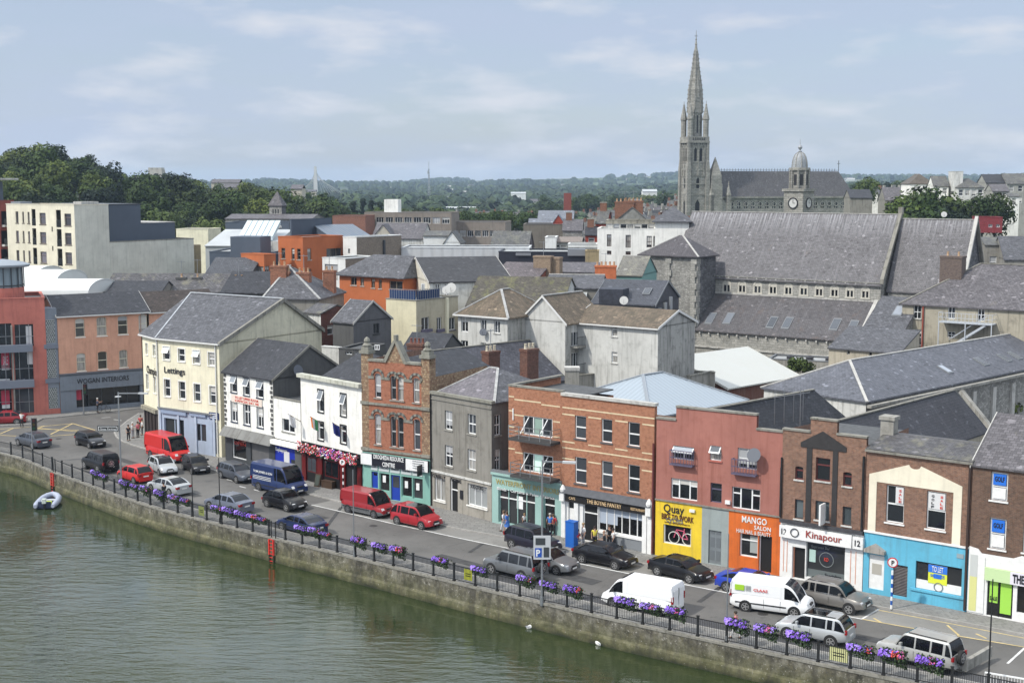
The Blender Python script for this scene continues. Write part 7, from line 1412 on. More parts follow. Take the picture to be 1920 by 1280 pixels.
b=fh('long_white_parapet_block','long low white panelled block with dark coping',(1410,660),2370,0,205,fr='b2',ang=-3,wm=ribbed('white panels',(.5,.52,.53),1.6,.6),rm=FLC,D=9,kind='flat',cat='building')
b=fh('white_dormer_house','small white house with dark slate gable dormer',(1730,615),1850,530,222,fr='b2',ang=-5,wm=WR,rm=SLG,D=6,kind='gy',cat='house');
b=fh('white_sloping_house','white house with lean slate roof beside the dormer house',(1575,565),1760,530,226,fr='b2',ang=-5,wm=WR,rm=SLG,D=8,cat='house')
b=fh('mossy_hipped_hall','weathered hall with mossy grey hipped roof',(475,545),760,412,222,fr='b3',ang=-6,wm=STD_,rm=SLG,D=11,cat='hall',kind='gx')
b=fh('black_fascia_building','long flat building with near black fascia and roof equipment',(540,570),1188,0,196,fr='b3',ang=-4,wm=FCD,rm=FLC,D=9,kind='flat',cat='building');zt=b.ze
for k,(x,w_)in enumerate(((.2,2.2),(.8,2.6))):M=MB();M.box(b.W*x,-.3,zt-.5,b.W*x+w_,1.4,zt+.5 if k else zt-.1,STEEL);M.build('roof_plant',b.root)
b=fh('ochre_wall_block','short ochre rendered wall block beside the black fascia',(1190,565),1292,0,192,fr='b3',ang=-4,wm=render('ochre brick render',(.3,.24,.14),.3),rm=FLC,D=4,kind='flat',cat='building')
b=fh('grey_hall','plain grey brown hall with pale blue roof strip',(725,365),1022,0,250,fr='b3',ang=-4,wm=render('grey brown wall',(.17,.155,.13),.3),rm=SLV,D=9,kind='flat',cat='hall')
b=fh('blue_roof_house','building with pale blue slate roof and red gabled porch',(765,360),950,318,262,fr='b3',ang=-4,wm=GRY,rm=SLV,D=5,cat='house')
b=fh('silver_blue_roof_house','house with silver blue slate roof among the chimneys',(835,318),1100,258,285,fr='b3',ang=-4,wm=RB2,rm=SLV,D=9,cat='house')
b=fh('red_porch_house','small rust red house with blue slate gable',(945,350),1030,285,258,fr='b3',ang=-4,wm=RB2,rm=SLV,D=5,kind='gy',cat='house')
b=fh('stone_slate_house','stone house with purple slate roof beside the red brick stack',(1020,405),1165,325,246,fr='b3',ang=-5,wm=STN,rm=SLP,D=8,cat='house',chim=1)
b=fh('rust_red_brick_house','rust red brick house with single white sash window and slate roof',(1190,438),1282,378,222,fr='b3',ang=-5,wm=RB2,rm=SLD,D=6,cat='house',wn=(1,1,1.3),chim=1)
b=fh('pale_flat_office','pale flat roofed office with band of windows',(888,462),970,0,214,fr='b3',ang=-5,wm=WR,rm=FLC,D=6,kind='flat',cat='office')
b=fh('grey_office_shed','grey office with shallow brown roof',(945,490),1160,455,216,fr='b3',ang=-6,wm=render('mid grey wall',(.24,.25,.24),.2),rm=plain('brown felt roof',(.2,.17,.15),.9,var=.2),D=8,cat='office',wn=(4,1,1.0))
b=fh('white_window_strip_house','low white building with strip windows before the rust red house',(1060,512),1280,0,210,fr='b3',ang=-5,wm=WR,rm=FLC,D=5,kind='flat',cat='building',wn=(5,1,1.1))
# white building with hipped tower
b=fh('white_town_building','tall white building with narrow brown windows',(1120,429),1228,0,207,ang=-8,wm=WHT,mr=HG,rm=FLC,kind='flat',cat='building',D=9,fin=False)  # right wall in grey: shade painted into the white
for r in [(1352,438,1385,528),(1492,442,1530,538),(1650,450,1688,535),(1700,450,1736,535),(1352,560,1385,590),(1492,565,1530,592)]:window(b,b.front,b.front.rect('b3',r),'sash2',fm=BRF())
finish(b)
c=Bd('white_hipped_tower','white corner tower with blue slate pyramid roof on the tall white building','tower',b.tow((b.W+.02,-.3,0)),b.tow((b.W+5.2,-.3,0)),None,0);zt=c.zpx(0,0,415)
cr=c.depth(1293,zt);c.D=max(3,cr);boxwalls(c,0,c.W,0,c.D,zt,WHT,HG);roof(c,'hip',0,c.W,0,c.D,zt,c.zpx(c.W/2,c.D/2,387),SLB,.5,ins=min(c.W,c.D)/2-.02);c.walls()  # tower's grey right wall: shade painted into its white colour
b2=fh('concrete_rooftop_frames','weathered concrete frame storey above the tall white building',(1345,335),1715,0,212,fr='b3',ang=-8,wm=render('weathered concrete',(.3,.28,.23),.7),rm=FLC,D=6,kind='flat',cat='building',wn=(7,1,1.6))
b=fh('grey_gabled_warehouse','tall grey rendered gable with brown slate roof and two orange chimneys',(1420,330),1660,228,222,fr='b3',ang=-8,wm=render('grey lime render',(.25,.25,.23),.4),rm=SLG,D=9,kind='gy',cat='house');
for (x,y)in ((1412,192),(1478,185)):u_,v_=px('b3',x,y);chimney(b,b.r,u_,v_,P(u_,v_,224).z,3.2,1.2,4.5,CHB,5)
b=fh('brown_slate_house','house with brown slate roof beside the orange chimneys',(1270,350),1350,255,225,fr='b3',ang=-10,wm=RB2,rm=SLG,D=9,cat='house',chim=1)
# nearer mid roofs
RBW=bricks('red gable brick',(.30,.09,.05),(.22,.06,.04),(.18,.1,.08))
b=rg('brick_gabled_slate_house','brown slate roofed house with dark red brick gable and two buff stacks',(800,800),(932,650),462,Y=171,fr='b3',ang=-22,wm=RBW,mr=RBW,rm=slate('brown purple slate',(.16,.14,.145),.25))
for (x,y,w_)in ((800,598,2.4),(895,608,1.9)):u_,v_=px('b3',x,y);chimney(b,b.r,u_,v_,P(u_,v_,176).z,w_,1.2,3.5,bricks('buff chimney brick',(.3,.22,.15),(.24,.17,.12),(.2,.17,.13)),0)
b=fh('blue_slate_terrace','terrace with blue slate roof and flaking pale ridge',(893,833),1310,738,160,fr='b3',ang=-8,wm=GRY,rm=SLB,D=9,cat='house',ridge=CONL)
u_,v_=px('b3',1262,672);chimney(b,b.r,u_,v_,P(u_,v_,172).z,2.7,1.2,4,plain('orange chimney brick',(.45,.13,.05),.8,var=.2),5)
b=fh('plain_slate_roof_house','house with plain purple slates behind the orange stack',(985,715),1285,645,185,fr='b3',ang=-6,wm=GRY,rm=SLP,D=8,cat='house')
b=fh('mossy_ridged_house','house with pale mossy slate roof beside the stone tower',(1420,735),1615,598,176,fr='b3',ang=-20,wm=plain('sea green wall',(.14,.27,.25),.7),rm=slate('pale mossy slate',(.22,.22,.19),.2,((.28,.27,.2),.5,.7)),D=8,cat='house')
b=fh('pale_roofed_store','store with very pale grey sheet roof behind the brown tiled houses',(640,905),1190,828,158,fr='b3',ang=-6,wm=CONC,rm=ribbed('pale sheet roof',(.46,.48,.47),.4,.5,0,.3),D=9,cat='building')
b=rg('skylit_black_house','dark slate house with black clad gable, pipes and roof lights',(1710,962),(1806,782),1240,Y=151,fr='b3',ang=-20,wm=GRD,mr=plain('black cladding',(.03,.033,.045),.6,var=.4),rm=slate('slate navy',(.09,.1,.12),.15),verge=LEAD)
zf=lambda y:b.ze+(b.spec[0][1])*(y)/(b.D/2)+.05
skylight(b,b.W*.72,b.D*.18,b.D*.3,.9,zf,b.r);M=MB();M.box(b.W*.12,-.2,b.ze-1.5,b.W*.5,2.6,b.ze+1.6,plain('black cladding',(.03,.033,.045),.6,var=.4));M.build('black_dormer',b.r)
M=MB();
for k in range(3):M.cyl((b.W+.3+.5*k,1.2+k*.6,0),(b.W+.3+.5*k,1.2+k*.6,b.ze-.5+.6*k),.22,.22,10,STEEL)
M.build('flue_pipe',b.root,True);dish(b,b.W*.55,-1,b.ze+.4,.5)
# --- great church with spire
YC=430
pc=P(1290,390,YC);ang=15;d=(math.cos(R(ang)),math.sin(R(ang)))
SPS=bricks('spire limestone',(.36,.35,.31),(.25,.24,.215),(.15,.15,.135),1.2,.5,.04,(.09,.088,.08),.7,big=.45)
b=Bd('spired_church','tall grey gothic church with needle spire, corner pinnacles and steep slate nave','church',(pc.x,pc.y),(pc.x+6.5*d[0],pc.y+6.5*d[1]),None,0);f=b.front;W=b.W
Zc=lambda v:b.zpx(W/2,W/2,v);z1,z2,z3,z4=Zc(318),Zc(267),Zc(257),Zc(211);lf=Face(b,(0,W),(0,-1))
def gothic(f,x,z0,z1,w,nm='lancet',d=.3):
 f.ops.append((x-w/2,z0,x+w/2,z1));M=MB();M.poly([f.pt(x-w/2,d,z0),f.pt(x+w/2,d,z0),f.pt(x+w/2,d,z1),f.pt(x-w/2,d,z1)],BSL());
 for sg in (-1,1):M.poly([f.pt(x+sg*w/2,-.02,z1),f.pt(x+sg*w/2,-.02,z1-w*.9),f.pt(x,-.02,z1)],SPS)
 M.build(nm,b.root)
for ff in (f,lf):
 for x in (W*.36,W*.64):gothic(ff,x,z1+2.6,z2-1.6,.95)
 gothic(ff,W*.5,z1-6.0,z1-2.4,1.1);gothic(ff,W*.5,5,z1-9.5,1.6)
f.wall(b.M,0,0,W,z2,SPS,dep=.35);lf.wall(b.M,0,0,W,z2,SPS,dep=.35);b.M.box(W-.05,.05,0,W,W-.05,z2,SPS);b.M.box(.05,W-.05,0,W,W,z2,SPS);b.M.box(0,0,z2,W,W,z2+.02,SPS);tw=b.walls('tower_wall')
M=MB()
for x,y in ((0,0),(W,0),(0,W),(W,W)):
 M.hexa([(x-.75,y-.75,0),(x+.75,y-.75,0),(x+.75,y+.75,0),(x-.75,y+.75,0)],[(x-.65,y-.65,z1),(x+.65,y-.65,z1),(x+.65,y+.65,z1),(x-.65,y+.65,z1)],SPS)
 M.hexa([(x-.65,y-.65,z1),(x+.65,y-.65,z1),(x+.65,y+.65,z1),(x-.65,y+.65,z1)],[(x-.4,y-.4,z1+3),(x+.4,y-.4,z1+3),(x+.4,y+.4,z1+3),(x-.4,y+.4,z1+3)],SPS)
 M.box(x-.4,y-.4,z1+3,x+.4,y+.4,z2,SPS)
for z_ in (z1,Zc(345),z2):M.box(-.5,-.5,z_-.25,W+.5,W+.5,z_+.25,SPS)if z_==z2 else M.box(-.15,-.15,z_-.2,W+.15,W+.15,z_+.2,SPS)
M.box(-.35,-.35,z2+.25,W+.35,W+.35,z3,SPS);M.build('buttresses',b.root)
M=MB()
for ff in (f,lf):
 for x in (W*.2,W*.5,W*.8):ff.bx(M,x-.11,x+.11,-.22,0,z1+.4,z2-.3,SPS);ff.bx(M,x-.3,x+.3,-.3,0,z1-2.0,z1-.2,SPS)
 for z_ in (z1-8,z1-2.2,z1+2.2,z2-1.0):ff.bx(M,.5,W-.5,-.16,0,z_-.12,z_+.12,SPS)
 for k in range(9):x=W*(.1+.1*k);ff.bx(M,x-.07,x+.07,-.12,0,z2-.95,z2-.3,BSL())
M.build('tower_mouldings',b.root)
M=MB()
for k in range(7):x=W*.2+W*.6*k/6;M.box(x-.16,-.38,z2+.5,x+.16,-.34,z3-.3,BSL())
M.build('parapet_openings',b.root)
c_=(W/2,W/2,0);rl=2.25;M=MB();M.lathe(c_,[(rl,z3-.5),(rl,z4-.4),(rl+.25,z4-.2),(rl+.25,z4+.2)],8,SPS,R(22.5));
for k in range(8):
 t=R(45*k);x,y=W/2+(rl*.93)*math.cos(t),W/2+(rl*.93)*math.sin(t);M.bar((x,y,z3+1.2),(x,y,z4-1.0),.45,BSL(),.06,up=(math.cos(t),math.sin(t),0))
M.build('lantern_stage',b.root)
M=MB();zs=[(2.5,z4),(2.2,Zc(170)),(1.75,Zc(152)),(1.15,Zc(128)),(.55,Zc(95)),(.3,Zc(85)),(.42,Zc(83)),(.25,Zc(80)),(.12,Zc(72)),(.05,Zc(57))]
M.lathe(c_,zs,8,SPS,R(22.5));spire_=M.build('spire',b.root);M=MB();zt=Zc(57);zx=Zc(68);M.bar((W/2-.5,W/2,zx),(W/2+.5,W/2,zx),.14,DKW);M.lathe((W/2,W/2,Zc(76)),[(.1,0),(.35,.3),(.1,.6)],8,SPS);M.build('finial_cross',spire_)
M=MB()
for k in range(8):
 t=R(45*k+22.5)
 for (r0,q0),(r1,q1)in zip(zs[:5],zs[1:5]):
  M.bar((W/2+r0*math.cos(t),W/2+r0*math.sin(t),q0),(W/2+r1*math.cos(t),W/2+r1*math.sin(t),q1),.2,SPS);nn_=max(1,int((q1-q0)/1.3))
  for j in range(nn_):u_=j/nn_;r_=r0+(r1-r0)*u_+.14;q_=q0+(q1-q0)*u_;M.box(W/2+r_*math.cos(t)-.12,W/2+r_*math.sin(t)-.12,q_,W/2+r_*math.cos(t)+.12,W/2+r_*math.sin(t)+.12,q_+.3,SPS)
for v_ in (190,170,150,128,108):z_=Zc(v_);i_=next(i for i in range(len(zs)-1)if zs[i][1]<=z_<=zs[i+1][1]);r_=zs[i_][0]+(zs[i_+1][0]-zs[i_][0])*(z_-zs[i_][1])/(zs[i_+1][1]-zs[i_][1]);M.lathe((W/2,W/2,z_),[(r_+.1,-.15),(r_+.1,.15)],8,SPS,R(22.5))
M.build('crockets',spire_)
for k in range(4):
 t=R(90*k);r0=2.25;
 for zz_,s_ in ((Zc(175),1.0),(Zc(158),.6)):
  M=MB();x,y=W/2+(r0-.25)*math.cos(t)*(.95 if s_==1 else .82),W/2+(r0-.25)*math.sin(t)*(.95 if s_==1 else .82);M.box(x-.45*s_,y-.45*s_,zz_-1.5*s_,x+.45*s_,y+.45*s_,zz_+1.0*s_,SPS);M.lathe((x,y,zz_+1.0*s_),[(.65*s_,0),(.05,2.6*s_)],4,SPS,R(45));M.build('lucarne',spire_)
for x,y in ((0,0),(W,0),(0,W),(W,W)):
 M=MB();M.lathe((x+(.55 if x==0 else -.55),y+(.55 if y==0 else -.55),0),[(.95,z3-.4),(.95,Zc(226)),(1.15,Zc(225)),(1.15,Zc(223)),(.25,Zc(198)),(.35,Zc(197)),(.1,Zc(195)),(.08,Zc(190))],8,SPS);M.build('pinnacle',b.root)
# transept arch and stair turret to the right of the tower
M=MB();tx=W+2.2;zt=Zc(330);M.box(W+1.0,-1.2,0,W+4.8,2.5,Zc(345),SPS);M.box(W+1.2,-1.0,Zc(345),W+4.6,2.3,zt,SPS);M.hexa([(W+1.2,-1,zt),(W+4.6,-1,zt),(W+4.6,2.3,zt),(W+1.2,2.3,zt)],[(W+2.8,.6,zt+6),(W+3.0,.6,zt+6),(W+3.0,.7,zt+6),(W+2.8,.7,zt+6)],SPS);M.build('stair_turret',b.root)
# nave
xr=Face(b,(0,6),(1,0)).px('p',1572,325)[0];zr=Face(b,(0,6),(1,0)).px('p',1340,321)[1];zev=Face(b,(0,0.5),(1,0)).px('p',1400,370)[1];xe=Face(b,(0,.5),(1,0)).px('p',1604,369)[0]
SLN=slate('cathedral slate',(.115,.115,.12),.2,((.19,.19,.18),.55,.6));M=MB()
M.slab([(W,.5,zev),(xe,.5,zev),(xr,6,zr),(W,6,zr)],.2,SLN);M.slab([(xe,.5,zev),(xe,11.5,zev),(xr,6,zr)],.2,SLN);M.slab([(xe,11.5,zev),(W,11.5,zev),(W,6,zr),(xr,6,zr)],.2,SLN);rn=M.build('nave_roof',b.root)
M=MB();n=int((xr-W)/1.0)
for k in range(n):M.bar((W+.5+k,6,zr),(W+.5+k,6,zr+.9),.12,DKW)
M.bar((W,6,zr+.35),(xr,6,zr+.35),.12,DKW);M.bar((xr,6,zr),(xr,6,zr+3.6),.15,DKW);M.bar((xr-.5,6,zr+2.6),(xr+.5,6,zr+2.6),.15,DKW);M.build('ridge_cresting',rn)
fn=Face(b,(W,.7),(1,0));
for k in range(20):
 x=4+(xe-W-6)*k/19;fn.ops.append((x-.6,zev-3.6,x+.6,zev-1.3))
 M=MB();M.poly([fn.pt(x-.6,.3,zev-3.6),fn.pt(x+.6,.3,zev-3.6),fn.pt(x+.6,.3,zev-1.3),fn.pt(x-.6,.3,zev-1.3)],GLS());fn.bx(M,x-.06,x+.06,.1,.25,zev-3.6,zev-1.3,TR);ring(M,fn,x,zev-2.2,.72,.14,TR,-.05,10);M.build('nave_window',b.root)
fn.wall(b.M,0,0,xe-W,zev-.2,SPS);b.M.box(xe-.1,.8,0,xe,11,zev-.2,SPS);M=MB();M.box(W,.1,zev-.3,xe,.7,zev+.3,SPS);M.build('nave_parapet',b.root);b.walls('nave_wall')
for x in (Face(b,(0,-1),(1,0)).px('p',1335,372)[0],Face(b,(0,-1),(1,0)).px('p',1367,372)[0]):
 M=MB();M.box(x-.7,-1.2,0,x+.7,.2,Zc(366),SPS);M.lathe((x,-.5,Zc(366)),[(1.0,0),(.1,Zc(346)-Zc(366)),(.25,.1+Zc(346)-Zc(366)),(.03,1.2+Zc(346)-Zc(366))],6,SPS);M.build('buttress_pinnacle',b.root)
M=MB();x0,x1=Face(b,(0,-1),(1,0)).px('p',1340,372)[0],Face(b,(0,-1),(1,0)).px('p',1366,372)[0];M.hexa([(x0,-.8,0),(x1,-.8,0),(x1,.6,0),(x0,.6,0)],[(x0,-.8,Zc(385)),(x1,-.8,Zc(385)),(x1,.6,Zc(385)),(x0,.6,Zc(385))],SPS);M.hexa([(x0,-.8,Zc(385)),(x1,-.8,Zc(385)),(x1,.6,Zc(385)),(x0,.6,Zc(385))],[((x0+x1)/2-.1,-.8,Zc(370)),((x0+x1)/2+.1,-.8,Zc(370)),((x0+x1)/2+.1,.6,Zc(370)),((x0+x1)/2-.1,.6,Zc(370))],SPS);M.build('transept_gable',b.root)
# --- domed clock tower
YT=300;p=P(1506,360,YT);a=R(-42);s=4.9;b=Bd('domed_clock_tower','grey stone clock tower with small lead dome and two white clock faces','tower',(p.x-s*math.cos(a),p.y-s*math.sin(a)),(p.x,p.y),None,0);W=b.W;zc=b.zpx(W,0,359)
b.M.box(0,0,0,W,W,zc,SPS);b.walls('base_wall');M=MB();M.box(-.35,-.35,zc,W+.35,W+.35,zc+.6,SPS);M.build('cornice',b.root)
zd=b.zpx(W/2,W/2,317);M=MB();M.lathe((W/2,W/2,0),[(1.95,zc+.5),(1.95,zd-.5),(2.35,zd-.3),(2.35,zd+.3)],8,SPS,R(22.5));
for k in range(8):t=R(45*k+22.5);M.cyl((W/2+2.1*math.cos(t),W/2+2.1*math.sin(t),zc+.6),(W/2+2.1*math.cos(t),W/2+2.1*math.sin(t),zd-.4),.24,.24,6,SPS)
M.build('drum',b.root)
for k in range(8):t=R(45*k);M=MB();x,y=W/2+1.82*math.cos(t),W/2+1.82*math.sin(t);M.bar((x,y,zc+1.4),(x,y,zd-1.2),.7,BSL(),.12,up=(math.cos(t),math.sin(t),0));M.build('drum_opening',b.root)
LD=plain('pale lead dome',(.27,.285,.295),.5,var=.25);h=b.zpx(W/2,W/2,288)-zd;pr=[(1.75*math.cos(R(90)*k/8)**.8+.02,zd+.3+h*math.sin(R(90)*k/8))for k in range(9)]
M=MB();M.lathe((W/2,W/2,0),pr,16,LD);o=M.build('dome',b.root,True);M=MB()
for k in range(8):
 t=R(45*k)
 for (r0,q0),(r1,q1)in zip(pr,pr[1:]):M.bar((W/2+r0*math.cos(t),W/2+r0*math.sin(t),q0),(W/2+r1*math.cos(t),W/2+r1*math.sin(t),q1),.16,SPS)
M.build('dome_ribs',o);zt=zd+h;M=MB();M.lathe((W/2,W/2,zt),[(.5,0),(.35,.3),(.45,.5),(.15,.8),(.4,1.1),(.5,1.4),(.35,1.7),(.06,2.0),(.03,3.2)],10,LD);M.build('finial',b.root,True)
for ff in (b.front,Face(b,(W,0),(0,1))):
 M=MB();zz_=b.zpx(W/2,0,381);n=20
 M.poly([ff.pt(W/2+1.0*math.cos(2*math.pi*k/n),-.12,zz_+1.15*math.sin(2*math.pi*k/n))for k in range(n)],plain('white clock face',(.5,.5,.48),.5));ring(M,ff,W/2,zz_,1.15,.22,BLK,-.1,16);ff.bx(M,W/2-.05,W/2+.05,-.18,-.13,zz_,zz_+.8,BLK);ff.bx(M,W/2,W/2+.5,-.18,-.13,zz_-.05,zz_+.05,BLK);M.build('clock_face',b.root)
# --- houses on the hill to the right of the churches
hill=[('white_hill_house','white house with long brown hipped roof on the hill behind the round tree',(330,317),640,185,330,-4,WHT,slate('brown hill slate',(.15,.13,.1),.2),'hip',10,2),
('grey_slate_hill_house','white house with green grey slates beside the tall white chimney wall',(645,345),845,213,318,-8,WHT,SLG,'gx',9,2),
('slate_hill_terrace','grey terrace house with slate hipped roof left of the church trees',(0,530),265,362,340,-4,GRY,SLP,'gx',9,3),
('cream_hill_house','pale rendered house with low slate hipped roof on the hill',(968,366),1312,245,312,-6,WHD,SLG,'hip',9,4),
('tall_grey_hill_house','tall grey rendered house with dark slate roof on the hill at the edge',(1345,300),1640,190,320,-6,render('hill grey render',(.33,.33,.3),.4),SLD,'gx',9,3),
('grey_end_hill_house','grey rendered gabled house furthest along the hill',(1625,312),2100,180,318,-6,render('hill grey render',(.33,.33,.3),.4),SLG,'gx',10,4),
('lower_grey_hill_house','lower grey house projecting below the hill terrace',(1430,410),1650,320,300,-6,render('hill grey render',(.33,.33,.3),.4),SLP,'gx',7,2),
('white_bay_house','white fronted narrow house with paired windows on the hill',(1645,480),1790,465,290,-6,WHT,SLG,'gx',5,1)]
for n_,l_,A_,uB_,vr_,Y_,an_,wm_,rm_,k_,D_,nw in hill:fh(n_,l_,A_,uB_,vr_,Y_,ang=an_,wm=wm_,rm=rm_,fr='r4',kind=k_,D=D_,wn=(nw,2,1.4),cat='house')
b=fh('white_chimney_wall','tall plain white stepped chimney wall on the hill',(925,155),1040,0,314,fr='r4',ang=-8,wm=WHD,rm=CONC,D=8,kind='flat',cat='wall')
b=fh('red_painted_house','long low crimson painted building below the hill trees',(1240,765),1565,0,262,fr='r4',z0=P(1834,426,262).z,ang=-8,wm=plain('crimson paint',(.19,.03,.035),.8,var=.3),rm=FLC,D=6,kind='flat',cat='house',wn=None,fin=False)
wins(b,b.front,'r4',[(1375,858,1425,898),(1478,858,1525,898)],'g21');finish(b)
b=fh('slate_cottage','grey cottage with slate roof and single sash window at the edge',(1010,460),1115,420,205,fr='b5',ang=-10,wm=GRY,rm=SLG,D=8,cat='house',fin=False);wins(b,b.front,'b5',[(1035,525,1070,588)],'sash');finish(b)
b=fh('blue_slate_cottage','cottage with broad blue grey slate roof at the edge of the picture',(1115,538),1400,415,200,fr='b5',ang=-10,wm=GRY,rm=SLB,D=11,cat='house')
b=fh('orange_roofed_shed','small shed with orange tiled roof at the edge of the picture',(1170,462),1330,420,225,fr='b5',ang=-10,wm=WR,rm=plain('orange tile',(.4,.12,.05),.8,var=.2),D=5,cat='shed')
# gable fronted house left of the hill terrace
fh('dark_slate_town_house','dark slate town house beside the apse of the spired church',(275,205),395,160,330,fr='b5',ang=-5,wm=GRY,rm=SLD,D=10,cat='house')
# --- tall brick stack
M=MB();p=P(1064,393,520);M.hexa([(p.x-1.6,p.y-1.6,0),(p.x+1.6,p.y-1.6,0),(p.x+1.6,p.y+1.6,0),(p.x-1.6,p.y+1.6,0)],[(p.x-1.4,p.y-1.4,P(1064,362,520).z),(p.x+1.4,p.y-1.4,P(1064,362,520).z),(p.x+1.4,p.y+1.4,P(1064,362,520).z),(p.x-1.4,p.y+1.4,P(1064,362,520).z)],plain('dark red stack brick',(.2,.05,.035),.9,var=.2));tag(M.build('brick_stack'),'square dark red brick chimney stack standing among the far trees','chimney')
# --- bridge pylon, deck and mast in the distance
PYL=plain('pale concrete pylon',(.5,.5,.48),.8);Yb=1800;top=P(591,312,Yb);base=P(591,372,Yb)
M=MB();M.hexa([(top.x-3.5,Yb-2,base.z-8),(top.x+3.5,Yb-2,base.z-8),(top.x+3.5,Yb+2,base.z-8),(top.x-3.5,Yb+2,base.z-8)],[(top.x-1.3,Yb-1.5,top.z),(top.x+1.6,Yb-1.5,top.z),(top.x+1.6,Yb+1.5,top.z),(top.x-1.3,Yb+1.5,top.z)],PYL)
root=empty('cable_stayed_bridge',(0,0,0),0,'distant cable stayed bridge with one pale pylon and thin deck','bridge');M.build('pylon',root)
M=MB();dz=P(720,373,Yb).z;M.box(P(560,373,Yb).x,Yb-6,dz-1,P(860,373,Yb).x,Yb+6,dz+1.2,PYL);M.build('deck',root)
M=MB()
for k in range(9):
 for s_ in (-1,1):M.bar((top.x,Yb,top.z-2-k*1.5),(top.x+s_*(12+k*5.5)*(.6 if s_<0 else 1.0)*.9,Yb,dz),.22,PYL)
M.build('stay_cables',root)
for k in range(7):M=MB();x=P(620+38*k,373,Yb).x;M.box(x-1.2,Yb-3,-2,x+1.2,Yb+3,dz-1,PYL);M.build('pier',root)
M=MB();Ym=1500;tz=P(804,303,Ym).z;bz=P(804,380,Ym).z;x=P(804,303,Ym).x
for a,c in ((-1,-1),(1,-1),(1,1),(-1,1)):M.bar((x+1.6*a,Ym+1.6*c,bz-6),(x+.35*a,Ym+.35*c,tz-8),.45,STEEL)
n=14
for k in range(n):
 t0,t1=k/n,(k+1)/n;w0=1.6-1.25*t0;w1=1.6-1.25*t1;h0=bz-6+(tz-8-bz+6)*t0;h1=bz-6+(tz-8-bz+6)*t1;M.bar((x-w0,Ym-w0,h0),(x+w1,Ym-w1,h1),.3,STEEL);M.bar((x+w0,Ym-w0,h0),(x-w1,Ym-w1,h1),.3,STEEL)
M.bar((x,Ym,tz-8),(x,Ym,tz),.4,STEEL);M.cyl((x-.9,Ym,tz-14),(x-.9,Ym,tz-10),.6,.6,8,STEEL);tag(M.build('lattice_mast'),'thin steel lattice telecom mast standing far off in the valley','mast')
# white sheds in the valley
HSE=[]
for l_,u0,v0,u1,Y_,h_ in (('white gabled bungalow on the wooded slope below the pale tower',300,345,322,560,3.5),('grey roofed terrace row on the ridge slope',404,350,446,560,4.5),('small white cottage high on the left ridge',332,341,350,600,3),('cream house half hidden on the valley slope',430,345,450,640,4),('pale roofed house low in the wood by the church tower',545,352,566,520,4),('long white roofed warehouse in the far valley nearest the school blocks',836,391,893,900,4),('thin white factory roof on the far valley floor by the mast',958,362,986,1500,4),('white roofed works on the far slope to the right',1205,358,1232,1000,4),('pale estate roof beside the wood on the left ridge',247,334,290,640,3),('white gabled house in the wood below the ridge',350,352,371,520,4),('pale house in the valley wood with grey roof',411,371,438,480,4),('pale farm sheds far off behind the pylon',565,358,592,1300,4),('pale roof among the trees of the far town',1180,377,1200,800,4),('long pale school roof on the left ridge',396,341,448,620,4)):
 p=P(u0,v0,Y_);q=P(u1,v0,Y_);HSE.append((u0,u1,v0,Y_));b=Bd('distant_building',l_,'building',(p.x,p.y),(q.x,q.y),None,p.z-h_);b.M.box(0,0,-6,b.W,9,h_-.3,WR if 'white' in l_ else BEI);b.walls();roof(b,'gx',0,b.W,0,9,h_-.3,h_+1.2,MALL if 'roof' in l_ and 'white' in l_ else SLP,.3)
M=MB();p=P(278,322,640);M.box(p.x,p.y,5,p.x+6.5,p.y+6,p.z+1.0,render('pale stone tower',(.45,.44,.4),.2))
for k in range(3):M.box(p.x+k*2.4,p.y,p.z+1.0,p.x+k*2.4+1.4,p.y+6,p.z+1.9,render('pale stone tower',(.45,.44,.4),.2))
tag(M.build('ridge_tower'),'pale battlemented tower on the tree covered ridge','tower')
# --- terraces filling the town
protos=[]
for i,(wm_,rm_)in enumerate([(WHD,SLP),(GRY,SLG),(BEI,SLB),(RBW,SLM),(WR,SLD),(STN,SLP)]):
 L_=rnd.uniform(9,14);Dp=8;he=5.6
 b=Bd('town_house','slate roofed house in the town beyond the quay','house',(0,0),(L_,0),'slate roofed houses beyond the quay',0)
 for x in (.2,.5,.8):
  for z_ in (.9,3.5):window(b,b.front,(L_*x-.5,z_,L_*x+.5,z_+1.4),'sash')
 b.front.wall(b.M,0,-4,L_,he,wm_);b.M.poly([(L_,0,-4),(L_,Dp,-4),(L_,Dp,he),(L_,Dp/2,he+3.1),(L_,0,he)],wm_);b.M.poly([(0,Dp,-4),(0,0,-4),(0,0,he),(0,Dp/2,he+3.1),(0,Dp,he)],wm_);b.M.poly([(L_,Dp,-4),(0,Dp,-4),(0,Dp,he),(L_,Dp,he)],wm_)
 r_=roof(b,'gx',0,L_,0,Dp,he,he+3.2,rm_,.2,ridge=CONC);b.walls()
 for x in (.2,L_-1.3):M=MB();M.box(x,Dp/2-.4,he+2.2,x+1.1,Dp/2+.4,he+4.5,CHB if i%2 else CONC);M.build('chimney',r_)
 protos.append(b.root)
def copy_tree(o,parent=None):
 c=o.copy();COL.objects.link(c);c.parent=parent
 for ch in o.children:copy_tree(ch,c)
 return c
used=[0]*len(protos);occ=[]
def put_house(x,y,rz,dz=0):
 i=rnd.randrange(len(protos))
 if used[i]:o=copy_tree(protos[i])
 else:o=protos[i];used[i]=1
 o.location=(x,y,terr(x,y)+dz);o.rotation_euler=(0,0,rz)
cnt=0
